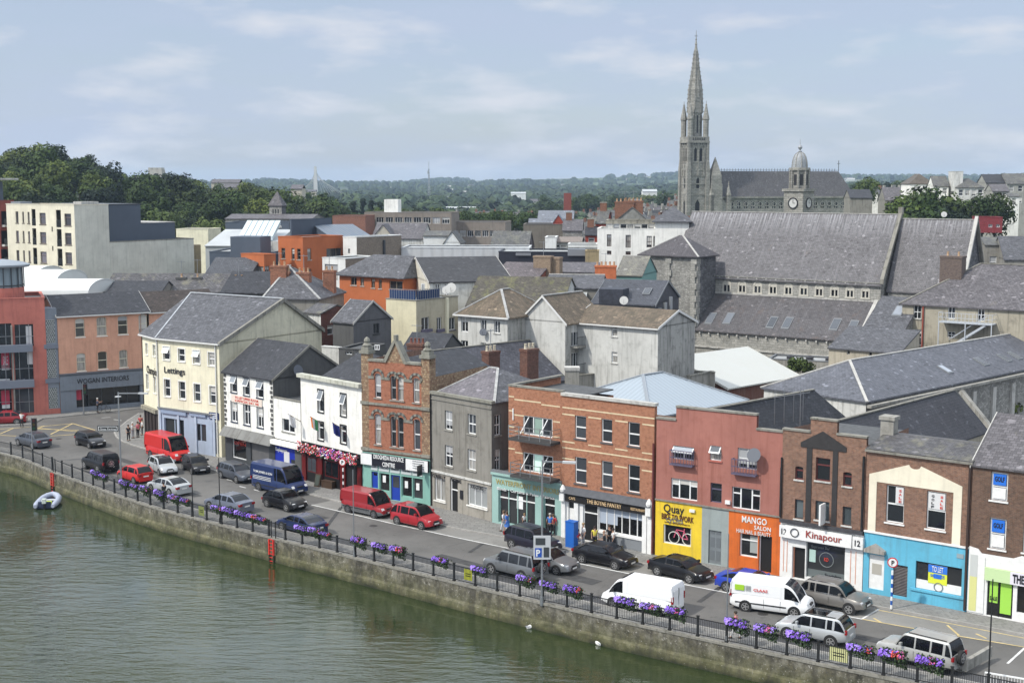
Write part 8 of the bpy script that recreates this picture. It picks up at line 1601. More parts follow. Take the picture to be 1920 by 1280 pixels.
for Y0,Y1,u0,u1,n,dz in ((212,270,.035,.125,12,3),(270,420,-.215,-.06,16,.0),(270,420,-.06,.125,40,1.5),(420,760,-.05,.128,72,1),(480,640,.27,.40,14,1)):
 for k in range(n):
  for _ in range(12):
   y=rnd.uniform(Y0,Y1);x=y*rnd.uniform(u0,u1)
   if all((x-a)**2+(y-c)**2>11**2 for a,c in occ):break
  else:continue
  occ.append((x,y));put_house(x,y,R(rnd.choice([-37,-30,-8,-5,5,20,43])),dz);cnt+=1
# ================= trees
def leafm(name,c,v=.35):
 m,nt,b=nodes(name);b.inputs['Roughness'].default_value=.7;b.inputs['Specular IOR Level'].default_value=.15
 oi=N(nt,'ShaderNodeObjectInfo');col=ramp(nt,oi.outputs['Random'],[(0,tuple(x*(1-v)for x in c)),(.5,c),(1,(c[0]*1.7,c[1]*1.45,c[2]*1.1))])
 f=noise(nt,uvn(nt,obj=True),.35,3,.6);col=mix(nt,col,tuple(x*.55 for x in c),ramp(nt,f,[(.4,g3(0)),(.7,g3(.7))]));L(nt,col,b.inputs['Base Color']);return m
LF=[leafm('leaf dark green',(.022,.037,.012)),leafm('leaf mid green',(.040,.068,.018)),leafm('leaf yellow green',(.068,.098,.025)),leafm('leaf blue green',(.014,.026,.016))]
BARK=plain('bark',(.05,.04,.03),.95,var=.3)
def crown_mesh(r,mat,nc,nl,ls,hr,rr,shape='round'):
 M=MB();
 for k in range(nc):
  while True:
   p=Vector((rr.uniform(-1,1),rr.uniform(-1,1),rr.uniform(-1,1)))
   if .25<p.length<.92:break
  if shape=='cone':sc=1-.75*(p.z*.5+.5);c=Vector((p.x*r*sc*.7,p.y*r*sc*.7,p.z*hr))
  else:c=Vector((p.x*r*.85,p.y*r*.85,p.z*hr*.85))
  cr=r*rr.uniform(.28,.5)*(.6 if shape=='cone' else 1)
  for _ in range(nl):
   n=Vector((rr.gauss(0,1),rr.gauss(0,1),rr.gauss(0,1)+.35)).normalized();q=c+n*cr*rr.uniform(.72,1.08)
   a=n.orthogonal().normalized();a=(Matrix.Rotation(rr.uniform(0,6.28),3,n)@a+n*rr.uniform(-.5,.5)).normalized();bb=n.cross(a).normalized();s=ls*rr.uniform(.6,1.3)
   M.poly([q-a*s-bb*s*.5,q+a*s*.2-bb*s*.75,q+a*s+bb*s*.35,q-a*s*.3+bb*s*.8],mat)
 return M.mesh('crown')
def trunk_mesh(h,r,cr,rr):
 M=MB();M.cyl((0,0,-1.5),(0,0,h),r,r*.6,8,BARK)
 for k in range(6):
  t=rr.uniform(0,6.28);z=h*rr.uniform(.55,1);M.cyl((0,0,z),(math.cos(t)*cr*.6,math.sin(t)*cr*.6,h+cr*rr.uniform(.2,.9)),r*.45,.04,5,BARK)
 return M.mesh('trunk')
rr=random.Random(5);TP=[]
for k in range(9):
 r=rr.uniform(4.2,5.6);hr=r*rr.uniform(.85,1.15);h=rr.uniform(3.5,5);TP.append((crown_mesh(r,LF[(0,1,1,3,2,1,0,2,1)[k]],30,70,.36,hr,rr),trunk_mesh(h,.4,r,rr),h+hr*.75,r,hr))
CN=[(crown_mesh(3.2,LF[3],26,50,.36,7.5,rr,'cone'),trunk_mesh(4,.35,2,rr),9.0,3.2,7.5)]
def tree(x,y,sc=1,lab='dense broadleaf tree on the wooded hillside',grp='trees on the wooded hillside',pr=None,name='broadleaf_tree',z=None,sz=None,cat='tree'):
 cm,tm,h,r,hr=pr or TP[rr.randrange(len(TP))]
 o=empty(name,(x,y,terr(x,y)-.4 if z is None else z),rr.uniform(0,6.28),lab,cat,grp);inst('crown',cm,o,(0,0,h*sc),0,(sc,sc,sc*(sz or 1)));inst('trunk',tm,o,(0,0,0),0,sc)
 return o
# wooded hillside: rows seen over each other
n=0
pts=[]
for _ in range(4000):
 if n>=190:break
 y=rr.uniform(315,520);u=rr.uniform(-.40,-.135)
 if u>-.22 and rr.random()<.35:continue
 x=u*y
 if any((x-a)**2+(y-c)**2<7.6**2 for a,c in pts):continue
 sc_=rr.uniform(.75,1.25);tu,tv=proj((x,y,terr(x,y)+9*sc_))
 for a,c,v_,Y_ in HSE:
  if a-15<tu<c+15 and tv<v_+8 and y<Y_:sc_=min(sc_,(Zat((x,y),v_+8)-terr(x,y))/9.5)
 if sc_<.3:continue
 pts.append((x,y));n+=1;tree(x,y,sc_)
# tall trees on the skyline of the hill
def atpx(u,vtop,Y,sc,lab,pr=None,name='broadleaf_tree',grp=None,hh=None,sz=None):
 p=P(u,vtop,Y);cm=pr or TP[rr.randrange(len(TP))];H_=(cm[2]+cm[4])*sc*(1 if not sz else 1);return tree(p.x,Y,sc,lab,grp,cm,name,z=p.z-H_,sz=sz)
atpx(22,281,430,.85,'round domed tree alone on the skyline at the edge',name='parasol_tree')
for u,v,s in ((62,272,1.15),(88,270,1.25),(105,276,1.05),(75,285,1.2)):atpx(u,v,425,s,'tall spreading tree of the clump on top of the hill',grp='tree clump on top of the hill')
for u,v,s in ((150,297,1.1),(128,300,1.1),(165,308,1.0),(40,305,1.1),(10,305,1.1),(190,322,1.0)):atpx(u,v,432,s,'dense broadleaf tree on the wooded hillside',grp='trees on the wooded hillside')
for u,v,s in ((292,318,1.0),(308,318,.95)):atpx(u,v,600,s,'dark conifer beside the pale tower on the ridge',CN[0],'conifer',grp='conifers beside the pale tower')
for u,v,s in ((325,317,1.5),(342,319,1.4)):atpx(u,v,600,s,'broad dark tree mass right of the ridge conifers',grp='broad trees beside the ridge conifers')
for u in [x for x in range(365,620,14)if not any(a-9<x<c+9 for a,c,v_,Y_ in HSE if v_<356)]:atpx(u,335+abs(math.sin(u))*6+(u-365)*.10,620,rr.uniform(.8,1.2),'tree along the skyline of the lower ridge',grp='trees along the lower ridge')
for u,v in ((662,368),(680,364),(696,368),(712,370)):atpx(u,v,520,rr.uniform(.9,1.1),'dark feathery conifer before the far bridge deck',CN[0],'conifer',grp='conifers before the bridge deck')
for _ in range(26):
 u=rr.uniform(560,890);atpx(u,rr.uniform(382,400),rr.uniform(400,480),rr.uniform(.7,1.0),'green tree behind the school blocks',grp='trees behind the school blocks')
for _ in range(20):
 u=rr.uniform(850,1000);atpx(u,rr.uniform(393,400),rr.uniform(380,420),rr.uniform(.6,.8),'bushy bright green tree beyond the second school block',TP[2],grp='bushy trees beyond the second school block')
for _ in range(34):
 u=rr.uniform(1000,1270);atpx(u,rr.uniform(362,392),rr.uniform(700,900),rr.uniform(1.0,1.5),'tree among the roofs of the far town',grp='trees in the far town')
# trees on the right hill
big=TP[1]
for u,v,Y_,s,l in ((1690,378,283,.9,'low bushy tree beside the slate hill terrace'),(1712,366,283,1.2,'round tree filling in the near side of the large round tree'),(1745,362,281,1.25,'bright lower tree before the large round tree'),(1775,374,279,1.0,'middle tree of the belt above the chancel'),(1730,352,285,1.6,'large round green tree behind the church chancel'),(1768,360,288,1.2,'darker tree joined to the large round tree'),(1800,372,286,.9,'small tree below the white chimney wall'),(1700,372,284,.8,'low tree at the foot of the large round tree'),(1842,362,280,.8,'light green tree before the grey hill houses'),(1868,360,282,.85,'spreading tree before the tall grey hill house'),(1820,378,280,.8,'dark bushy tree beside the red building'),(1750,380,276,1.0,'wide dark tree just above the chancel roof'),(1788,384,274,.9,'dense tree above the chancel gable'),(1626,332,420,.9,'small tree on the skyline right of the apse')):
 atpx(u,v,Y_,s,l,name='broadleaf_tree')
for _ in range(14):atpx(rr.uniform(1600,1710),rr.uniform(336,344),rr.uniform(560,700),rr.uniform(.7,1.0),'tree on the skyline behind the hill houses',grp='skyline trees behind the hill houses')
# churchyard shrubs
SHB=(crown_mesh(1.3,LF[2],14,50,.16,1.1,rr),trunk_mesh(.9,.06,1,rr),1.2,1.3,1.1);YEW=(crown_mesh(.8,LF[3],20,50,.15,2.0,rr,'cone'),trunk_mesh(1.2,.12,.6,rr),2.4,.8,2.0)
def shrub(u,v,zb,s,l,h=1.0):p=G(u,v,zb);s=s*3;tree(p.x,p.y,s,l,None,SHB if h==1 else YEW,'shrub' if h==1 else 'yew_tree',z=zb-1.0*s,cat='shrub' if h==1 else 'tree')
shrub(1343,668,1,.30,'dark narrow yew beside the church aisle wall',2);shrub(1332,675,1,.22,'smaller dark yew against the church aisle wall',2)
for u,v,l in ((1196,682,'leafy shrub spilling over the yard wall by the shed'),(1492,688,'green climbing shrub behind the white roofed shed'),(1508,690,'second green climber behind the white roofed shed'),(1180,686,'small leafy shrub beside the grey gable house')):shrub(u,v,4.6,.34,l)
for u,v,l in ((1868,762,'scrubby bush in the walled yard by the golf shop'),(1895,768,'brown scrub in the walled yard at the edge')):shrub(u,v,3,.35,l)
# far woods and hedges: one mass
M=MB();fm=plain('far woodland green',(.03,.05,.024),.9,var=.5,vs=.02);fm2=plain('far woodland light green',(.05,.075,.03),.9,var=.4,vs=.02)
def blob(x,y,z,r,m):
 for k in range(16):
  n=Vector((rr.gauss(0,1),rr.gauss(0,1),abs(rr.gauss(0,1))*.8)).normalized();q=Vector((x,y,z))+Vector((n.x*r,n.y*r,n.z*r*.8));a=n.orthogonal().normalized()*r*.55;bb=n.cross(a).normalized()*r*.55;M.poly([q-a-bb,q+a-bb*.7,q+a*.8+bb,q-a*.9+bb*.8],m)
for (y0,y1,u0,u1,nl)in ((620,1000,-.26,.14,60),(1000,2200,-.18,.16,42),(2200,4600,-.3,.5,55)):
 for _ in range(nl):
  y=rr.uniform(y0,y1);x=y*rr.uniform(u0,u1);t=rr.choice([0,.3,-.3,1.4]);ln=int(rr.uniform(6,18)*(1+y/1500));st=rr.uniform(5,8)*(1+y/2500)
  for k in range(ln):
   xx=x+math.cos(t)*st*k+rr.uniform(-3,3)*(1+y/800);yy=y+math.sin(t)*st*k+rr.uniform(-5,5)*(1+y/500);r=rr.uniform(3.5,6.5)*(1+y/5000)
   blob(xx,yy,terr(xx,yy)+r*.2,r,fm if rr.random()<.7 else fm2)
for k in range(46):
 y=rr.uniform(1200,4200);x=y*rr.uniform(-.2,.33);b=Bd('far_farmhouse','tiny pale farmhouse on the far green hills','house',(x,y),(x+rr.uniform(9,22),y),'pale farmhouses on the far hills',terr(x,y));b.M.box(0,0,-2,b.W,8,3.5,WHD);b.walls();roof(b,'gx',0,b.W,0,8,3.5,6,[SLP,CONL,SLG][k%3],.2)
tag(M.build('far_woods'),'dark far off woods and hedges covering the valley and hills',None,kind='stuff')
# ================= vehicles
TYR=plain('tyre rubber',(.018,.018,.018),.85);RIM=plain('alloy rim',(.45,.45,.45),.3,.7);STL=plain('steel wheel',(.16,.16,.17),.5,.4);CGL=glassm('car glass',(.006,.007,.009),.05,spec=.3);
HLT=plain('headlight lens',(.65,.66,.66),.1,.0,.8);TLT=plain('tail light lens',(.25,.01,.014),.25);BPL=plain('black plastic trim',(.02,.02,.021),.6);CHR=plain('chrome',(.6,.6,.6),.15,1);PLT=plain('number plate white',(.7,.7,.68),.5);PLR=plain('number plate yellow white',(.7,.7,.66),.5);AMB=plain('interior dark',(.02,.02,.02),.9)
def paint(n,c,metal=0.0):return plain('car paint '+n,c,.3,metal,.3,coat=.35)
# profiles: lower body top line [(x,z)], greenhouse (x_base_front, x_roof_front, x_roof_rear, x_base_rear), heights
KIND={
'hatch':dict(L=3.9,W=1.70,H=1.46,top=[(-1.95,.55),(-1.93,.95),(-1.5,.98),(.75,.98),(1.05,.92),(1.6,.78),(1.87,.62),(1.95,.42)],gh=(.95,.15,-1.35,-1.88),wb=(1.22,-1.22),r=.30),
'saloon':dict(L=4.7,W=1.82,H=1.44,top=[(-2.35,.5),(-2.32,.95),(-2.2,1.02),(-1.5,1.03),(1.0,.98),(1.3,.92),(2.0,.78),(2.27,.62),(2.35,.42)],gh=(1.1,.25,-.95,-1.75),wb=(1.4,-1.4),r=.33),
'coupe':dict(L=4.6,W=1.8,H=1.38,top=[(-2.3,.5),(-2.27,.92),(-2.15,1.0),(-1.5,1.0),(1.0,.95),(1.3,.9),(1.95,.76),(2.22,.6),(2.3,.42)],gh=(1.15,.2,-.75,-1.8),wb=(1.35,-1.35),r=.33),
'beetle':dict(L=4.2,W=1.8,H=1.5,top=[(-2.1,.45),(-2.05,.75),(-1.8,.95),(-1.3,1.0),(.7,.98),(1.2,.94),(1.7,.82),(2.0,.62),(2.1,.42)],gh=(.85,.15,-.75,-1.85),wb=(1.27,-1.27),r=.34),
'estate':dict(L=4.7,W=1.82,H=1.46,top=[(-2.35,.5),(-2.33,.95),(-1.5,1.0),(1.0,.98),(1.3,.92),(2.0,.78),(2.27,.62),(2.35,.42)],gh=(1.1,.25,-1.75,-2.25),wb=(1.4,-1.4),r=.33),
'mpv':dict(L=4.35,W=1.82,H=1.62,top=[(-2.17,.5),(-2.15,1.0),(-1.5,1.02),(.9,1.02),(1.25,.98),(1.75,.85),(2.08,.65),(2.17,.42)],gh=(1.2,.35,-1.5,-2.08),wb=(1.35,-1.3),r=.33),
'suv':dict(L=4.5,W=1.84,H=1.68,top=[(-2.25,.6),(-2.22,1.05),(-1.5,1.08),(1.0,1.06),(1.35,1.0),(1.9,.92),(2.18,.72),(2.25,.5)],gh=(1.1,.35,-1.6,-2.17),wb=(1.33,-1.33),r=.36,clr=.34),
'jeep':dict(L=4.7,W=1.88,H=1.85,top=[(-2.3,.65),(-2.28,1.15),(-1.5,1.17),(1.0,1.15),(1.35,1.1),(2.05,1.02),(2.28,.8),(2.35,.55)],gh=(1.05,.5,-1.95,-2.25),wb=(1.4,-1.35),r=.39,clr=.38),
'van':dict(L=4.8,W=1.88,H=1.95,top=[(-2.4,.5),(-2.38,1.1),(-1.5,1.12),(1.2,1.1),(1.6,1.02),(2.15,.88),(2.35,.65),(2.4,.42)],gh=(1.7,.75,-2.25,-2.38),wb=(1.5,-1.45),r=.33,van=1),
'midvan':dict(L=5.1,W=1.95,H=2.0,top=[(-2.55,.5),(-2.53,1.1),(-1.5,1.12),(1.4,1.12),(1.8,1.05),(2.3,.9),(2.5,.65),(2.55,.42)],gh=(1.95,.95,-2.4,-2.53),wb=(1.6,-1.5),r=.34,van=1),
'bigvan':dict(L=5.7,W=2.05,H=2.45,top=[(-2.85,.5),(-2.83,1.2),(-1.5,1.22),(1.7,1.2),(2.1,1.1),(2.6,.95),(2.8,.7),(2.85,.42)],gh=(2.15,1.25,-2.7,-2.83),wb=(1.85,-1.65),r=.36,van=1)}
def ipl(pts,x):
 for (a,b),(c,d)in zip(pts,pts[1:]):
  if a<=x<=c:return b+(d-b)*(x-a)/(c-a)if c>a else b
 return pts[-1][1]if x>pts[-1][0]else pts[0][1]
WHEELS={}
def wheel_meshes(r,rimm):
 k=(r,rimm.name)
 if k in WHEELS:return WHEELS[k]
 M=MB();M.cyl((0,-.11,0),(0,.11,0),r*.96,r*.96,20,TYR);M.cyl((0,-.085,0),(0,.085,0),r,r,20,TYR);t=M.mesh('tyre',True,50)
 M=MB();n=5
 M.cyl((0,-.118,0),(0,.118,0),r*.64,r*.64,18,BPL);M.cyl((0,-.13,0),(0,.13,0),r*.17,r*.17,10,rimm)
 for k2 in range(n):
  a=2*math.pi*k2/n
  for sy in (-.125,.125):M.bar((r*.1*math.cos(a),sy,r*.1*math.sin(a)),(r*.66*math.cos(a),sy,r*.66*math.sin(a)),r*.2,rimm,.012,up=(0,1,0))
 for sy in (-.122,.122):
  for k2 in range(16):
   a,c=2*math.pi*k2/16,2*math.pi*(k2+1)/16;M.bar((r*.66*math.cos(a),sy,r*.66*math.sin(a)),(r*.66*math.cos(c),sy,r*.66*math.sin(c)),r*.09,rimm,.012,up=(0,1,0))
 q=M.mesh('rim');WHEELS[k]=(t,q);return WHEELS[k]
def vehicle(kind,pm,label,w1,w2,front,cat='car',lower=None,roofm=None,spare=False,rails=False,rim=None,name=None,bars=None,glassroof=False,group=None):
 """w1, w2: pixels where the two camera-side tyres (left and right in the photo) meet the road; front: 1 if the nose points to the right of the picture"""
 K=KIND[kind];a=G(w1[0],w1[1],.02);c=G(w2[0],w2[1],.02);d=(c-a).normalized();mid=(a+c)/2
 nrm=Vector((-d.y,d.x,0));ctr=mid+nrm*(K['W']/2-.1);
 x0,x1=K['wb'];off=(x0+x1)/2;d2=d if front>0 else -d;ctr=ctr-d2*off
 o=empty(name or {'van':'van','car':'parked_car'}.get(cat,'parked_car'),(ctr.x,ctr.y,.024),math.atan2(d2.y,d2.x),label,cat,group)
 W=K['W']/2;Lh=K['L']/2;clr=K.get('clr',.22);top=K['top'];lower=lower or pm;roofm=roofm or pm;van=K.get('van')
 # lower body
 xs=[];n=26
 for i in range(n+1):xs.append(-Lh+2*Lh*i/n)
 xs=sorted(set([round(x,3)for x in xs]+[p[0]for p in top]));M=MB();rings=[]
 for x in xs:
  zt=ipl(top,x);e=min(1,(Lh-abs(x))/.55);w=W*(.80+.20*math.sqrt(max(0,e)))if e<1 else W
  zl=clr+(.12*(1-e));zm=zl+(zt-zl)*.5;fl=1.0
  for wx in K['wb']:
   if abs(x-wx)<.5:fl=1.015
  zmt=min(zt-.06,zm+.18)
  rings.append([(x,-w*.93,zl),(x,-w*fl,zl+.14*(zt-zl)),(x,-w*fl,zm),(x,-w*.985,zmt),(x,-w*.9,zt),(x,-w*.45,zt+.03),(x,w*.45,zt+.03),(x,w*.9,zt),(x,w*.985,zmt),(x,w*fl,zm),(x,w*fl,zl+.14*(zt-zl)),(x,w*.93,zl)])
 k=len(rings[0])
 for r_ in rings:M.v+=r_
 i1,i2,i3=M.mi(pm),M.mi(lower),M.mi(BPL)
 for j in range(len(rings)-1):
  for q in range(k):
   q2=(q+1)%k;M.f.append([j*k+q,j*k+q2,(j+1)*k+q2,(j+1)*k+q]);M.m.append(i3 if q==k-1 else (i2 if q in (0,1,9,10)else i1))
 M.f.append(list(range(k)));M.m.append(i2);M.f.append([(len(rings)-1)*k+q for q in reversed(range(k))]);M.m.append(i2)
 # arches and seams
 for wx in K['wb']:
  for s_ in (-1,1):
   M.cyl((wx,s_*W*.6,K['r']),(wx,s_*(W*1.015+.006),K['r']),K['r']+.07,K['r']+.07,18,BPL)
 zb=ipl(top,0)
 for x in ((-.05,.95)if not van else (x0*.45,x0*.45-1.05)):
  for s_ in (-1,1):M.box(x-.008,s_*(W+.004)-.004,clr+.15,x+.008,s_*(W+.004)+.004,zb-.16,AMB)
 if van:
  for s_ in (-1,1):M.box(-Lh*.85,s_*(W+.012)-.012,clr+.32,x0-.5,s_*(W+.012)+.012,clr+.4,BPL)
 body=M.build('body',o,True,38)
 # greenhouse
 bf,rf,rr_,br=K['gh'];Hh=K['H'];st=[];nn=6
 def zbelt(x):return ipl(top,x)-.02
 for i in range(nn+1):t=i/nn;st.append((br+(rr_-br)*t,math.sin(t*math.pi/2)**(1.0 if not van else .8),'r'))
 m_=5
 for i in range(1,m_):st.append((rr_+(rf-rr_)*i/m_,1+.0*math.sin(math.pi*i/m_),'m'))
 for i in range(nn+1):t=i/nn;st.append((rf+(bf-rf)*t,math.cos(t*math.pi/2)**1.0 if not van else math.cos(t*math.pi/2)**.9,'f'))
 st=[s_ for i,s_ in enumerate(st)if i==0 or s_[0]>st[i-1][0]+1e-4]
 Bp,Gs,Gf,Gr,Gt=MB(),MB(),MB(),MB(),MB();R_=[]
 tum=.78 if not van else .92
 for x,h,t in st:
  zb_=zbelt(x);zt=zb_+(Hh-zb_)*h;wb=W*.93;wt=wb+(W*tum-wb)*min(1,h*1.0)
  zs=zb_+(zt-zb_)*.86;ws=wb+(wt-wb)*.86
  R_.append([(x,-wb,zb_-.01),(x,-ws,zs),(x,-wt*.9,zt),(x,wt*.9,zt),(x,ws,zs),(x,wb,zb_-.01)])
 for j in range(len(R_)-1):
  A,C=R_[j],R_[j+1];x=(A[0][0]+C[0][0])/2
  side=Gs;
  if van:sidepaint=x<x0*.45-.05
  else:sidepaint=False
  t=st[j+1][2]if x>rf else ('r' if x<rr_ else 'm')
  for q in (0,4):
   (Bp if sidepaint else (Gs if q==0 else Gt)).poly([A[q],A[q+1],C[q+1],C[q]],roofm if sidepaint else CGL)
  for q in (1,3):Bp.poly([A[q],A[q+1],C[q+1],C[q]],roofm)
  if t=='m':Bp.poly([A[2],A[3],C[3],C[2]],(CGL if glassroof and -.9<x<.2 else roofm))
  elif t=='f':Gf.poly([A[2],A[3],C[3],C[2]],CGL)
  else:(Bp if van else Gr).poly([A[2],A[3],C[3],C[2]],roofm if van else CGL)
 # pillars
 def ringat(x):
  for j in range(len(R_)-1):
   if R_[j][0][0]<=x<=R_[j+1][0][0]:
    t=(x-R_[j][0][0])/(R_[j+1][0][0]-R_[j][0][0]);return [tuple(a+(b_-a)*t for a,b_ in zip(p,q))for p,q in zip(R_[j],R_[j+1])]
  return R_[-1]
 def pillar(x,w_):
  for s_ in (0,5):
   r0=ringat(x);r1=ringat(x+w_);a_=1 if s_==0 else 4;so=-.012 if s_==0 else .012
   Bp.hexa([(r0[s_][0],r0[s_][1]+so,r0[s_][2]),(r1[s_][0],r1[s_][1]+so,r1[s_][2]),(r1[s_][0],r1[s_][1]-so,r1[s_][2]),(r0[s_][0],r0[s_][1]-so,r0[s_][2])],[(r0[a_][0],r0[a_][1]+so,r0[a_][2]),(r1[a_][0],r1[a_][1]+so,r1[a_][2]),(r1[a_][0],r1[a_][1]-so,r1[a_][2]),(r0[a_][0],r0[a_][1]-so,r0[a_][2])],roofm)
 if not van:
  pillar(-.12,.09);pillar(rr_+.1 if kind not in('hatch','coupe')else rr_,.14);
  if kind in ('suv','jeep','estate','mpv'):pillar(-1.05,.1)
 else:pillar(x0*.45-.1,.12)
 # screen edge strips (A and C posts), continuous along the corner of the rings
 for j in range(len(R_)-1):
  x=(R_[j][0][0]+R_[j+1][0][0])/2
  if x>rf or x<rr_:
   for q in (1,4):Bp.bar(R_[j][q],R_[j+1][q],.07,roofm,.05)
 Bp.build('roof',o,True,40);Gs.build('side_window',o);Gt.build('side_window',o);Gf.build('windscreen',o,True,60)
 if not van:Gr.build('rear_window',o,True,60)
 else:
  M=MB()
  for s_ in (-1,1):M.box(-Lh-.006,s_*W*.42-.3,1.25 if kind!='bigvan' else 1.45,-Lh+.02,s_*W*.42+.3,1.7 if kind!='bigvan' else 2.0,roofm if kind!='bigvan' else roofm);M.box(-Lh-.01,-.008,clr+.3,-Lh+.02,.008,Hh-.25,AMB)
  M.build('rear_door',o)
 # wheels
 tm,qm=wheel_meshes(K['r'],rim or RIM)
 for wx in K['wb']:
  for s_ in (-1,1):
   w_=inst('wheel',tm,o,(wx,s_*(W-.08),K['r']),0);inst('rim',qm,w_)
 # lights, bumpers, plates, mirrors
 zn=ipl(top,Lh-.3)-.1;zr2=ipl(top,-Lh+.1)
 for s_ in (-1,1):
  M=MB();M.hexa([(Lh-.52,s_*W*.9-.1*s_-.03,zn-.06),(Lh-.08,s_*W*.68-.14,zn-.12),(Lh-.06,s_*W*.68+.14,zn-.12),(Lh-.5,s_*W*.9+.02,zn-.06)],[(Lh-.55,s_*W*.88-.12*s_-.03,zn+.12),(Lh-.2,s_*W*.68-.14,zn+.06),(Lh-.18,s_*W*.68+.14,zn+.06),(Lh-.55,s_*W*.9+.0,zn+.12)],HLT);M.build('headlight',o)
  M=MB();
  if van or kind in('suv','jeep'):M.box(-Lh-.012,s_*W*.86-.07,.9,-Lh+.12,s_*W*.86+.07,1.15 if not van else 1.35,TLT)
  else:M.box(-Lh-.015,s_*W*.72-.16,zr2-.26,-Lh+.22,s_*W*.72+.16,zr2-.08,TLT)
  M.build('taillight',o)
  M=MB();mx=bf-.38;mz=ipl(top,mx)+.12;M.box(mx-.06,s_*(W+.1)-.11,mz-.07,mx+.08,s_*(W+.1)+.11,mz+.09,BPL if van else pm);M.build('wing_mirror',o)
 M=MB();M.box(Lh-.12,-W*.42,clr+.16,Lh+.012,W*.42,clr+.34,BPL);M.box(Lh-.22,-W*.3,zn-.1,Lh-.02,W*.3,zn+.0,BPL);M.build('grille',o)
 M=MB();M.box(Lh-.02,-.26,clr+.2,Lh+.03,.26,clr+.31,PLT);M.build('number_plate',o)
 M=MB();M.box(-Lh-.03,-.26,.62 if not van else .5,-Lh+.03,.26,.73 if not van else .61,PLR);M.build('number_plate',o)
 M=MB();M.box(-Lh-.02,-W*.8,clr+.02,-Lh+.1,W*.8,clr+.17,BPL if (van or lower!=pm)else lower);M.build('bumper',o)
 if rails:
  M=MB()
  for s_ in (-1,1):M.bar((rr_+.1,s_*W*.66,Hh+.05),(rf-.1,s_*W*.66,Hh+.05),.05,CHR)
  M.build('roof_rails',o)
 if spare:
  w_=inst('spare_wheel',tm,o,(-Lh-.14,.15,1.02),math.pi/2);inst('rim',qm,w_)
 if bars=='chrome':
  M=MB()
  for s_ in (-1,1):M.bar((rr_,s_*W*.945,zb+.02),(bf-.3,s_*W*.945,zb+.02),.03,CHR)
  M.build('window_trim',o)
 o['len']=K['L'];return o
def sidetext(o,txt,mat,x0,x1,z0,z1,side,K,bold=.0,yoff=.02):
 """lettering on a vehicle side: side -1 is the driver's right"""
 W=KIND[K]['W']/2;me,bb=textmesh(txt,mat,.004,bold);t=bpy.data.objects.new('lettering',me);COL.objects.link(t);t.parent=o;sx=(x1-x0)/(bb[1]-bb[0]);sz=(z1-z0)/(bb[3]-bb[2])
 X=Vector((1,0,0))if side<0 else Vector((-1,0,0));Y=Vector((0,0,1));Zv=X.cross(Y);yy=side*(W*.93+yoff)
 p=Vector((x0 if side<0 else x1,yy,z0))-X*bb[0]*sx-Y*bb[2]*sz
 t.matrix_local=Matrix(((X.x*sx,Y.x*sz,Zv.x,p.x),(X.y*sx,Y.y*sz,Zv.y,p.y),(X.z*sx,Y.z*sz,Zv.z,p.z),(0,0,0,1)));return t
RED=paint('red',(.50,.02,.018));DRD=paint('dark red',(.24,.015,.02));BRD=paint('wine red',(.27,.02,.025));BKP=paint('black',(.008,.008,.010));SIL=paint('silver',(.45,.47,.48),.35);GRP=paint('graphite',(.085,.095,.115),.4);NAV=paint('navy',(.012,.022,.07));VBL=paint('navy van',(.015,.03,.10));GYP=paint('grey',(.17,.18,.19),.4);LBL=paint('silver blue',(.17,.19,.24),.4);BLC=paint('cobalt',(.02,.05,.36));WHP=paint('white',(.78,.79,.79));BRN=paint('bronze grey',(.21,.20,.185),.4);PUR=paint('black plum',(.014,.013,.024));CHM=paint('champagne silver',(.42,.42,.40),.35)
vehicle('saloon',DRD,'dark red car passing the terracotta building at the edge',(-33,798),(47,795),-1)
vehicle('saloon',GRP,'dark grey saloon at the junction, its boot toward the yellow box',(30,833),(68,842.5),-1)
vehicle('hatch',BKP,'small black hatchback crossing the junction toward the quay',(145,834),(170,841),1)
vehicle('jeep',BKP,'black off-roader with spare wheel on its back door',(158,878),(187,888),-1,spare=True)
v=vehicle('bigvan',RED,'tall red panel van parked beside the cream corner building',(278,856),(325,869),1,'van',lower=RED,rim=STL)
vehicle('hatch',RED,'bright red hatchback in the near lane beside the flower troughs',(221,897),(258,908),-1)
vehicle('hatch',SIL,'silver hatchback with black sunroof in the middle of the road',(277,880),(305,893.5),1,glassroof=True)
vehicle('hatch',BKP,'black hatchback parked nose out behind the tall red van',(343,879),(363,890),1)
vehicle('coupe',SIL,'silver coupe with dark rear window, nearest the lamp post',(281,920),(324,931),-1)
vehicle('estate',GRP,'dark grey estate car parked behind the navy van',(414,895),(447,906),1,bars='chrome')
v=vehicle('bigvan',VBL,'navy blue high roofed van with white lettering on its side',(482,917.5),(539,931),1,'van',rim=STL)
sidetext(v,'TOM JONES & SON',WF(),-2.3,.3,1.55,1.82,-1,'bigvan',.01,.1);
for k in range(3):M=MB();M.box(-2.4,-1.045,1.30-.13*k,.1,-1.03,1.335-.13*k,WF());M.build('side_stripe',v)
vehicle('beetle',BKP,'rounded black two door car driving past the navy van',(501.5,949.6),(539,959),1)
vehicle('saloon',LBL,'silver blue saloon with red rear lights in the near lane',(390,953),(440,965),-1)
vehicle('coupe',NAV,'dark navy coupe with silver roof edge in the near lane',(528.5,993),(573,1005.5),-1,bars='chrome')
vehicle('van',BRD,'wine red small van parked before the Victorian building',(654.6,961),(701.5,971),1,'van',lower=GYP,rim=STL)
vehicle('mpv',paint('cherry',(.33,.018,.025)),'cherry red people carrier parked before the grey office',(744,982),(793,993),1,glassroof=True)
vehicle('suv',PUR,'plum black compact crossover parked at the mint green shop',(962.5,1028),(1008,1040),1,rails=True)
vehicle('saloon',GYP,'silver grey saloon driving away from the parking sign',(988,1065),(1039,1076),1)
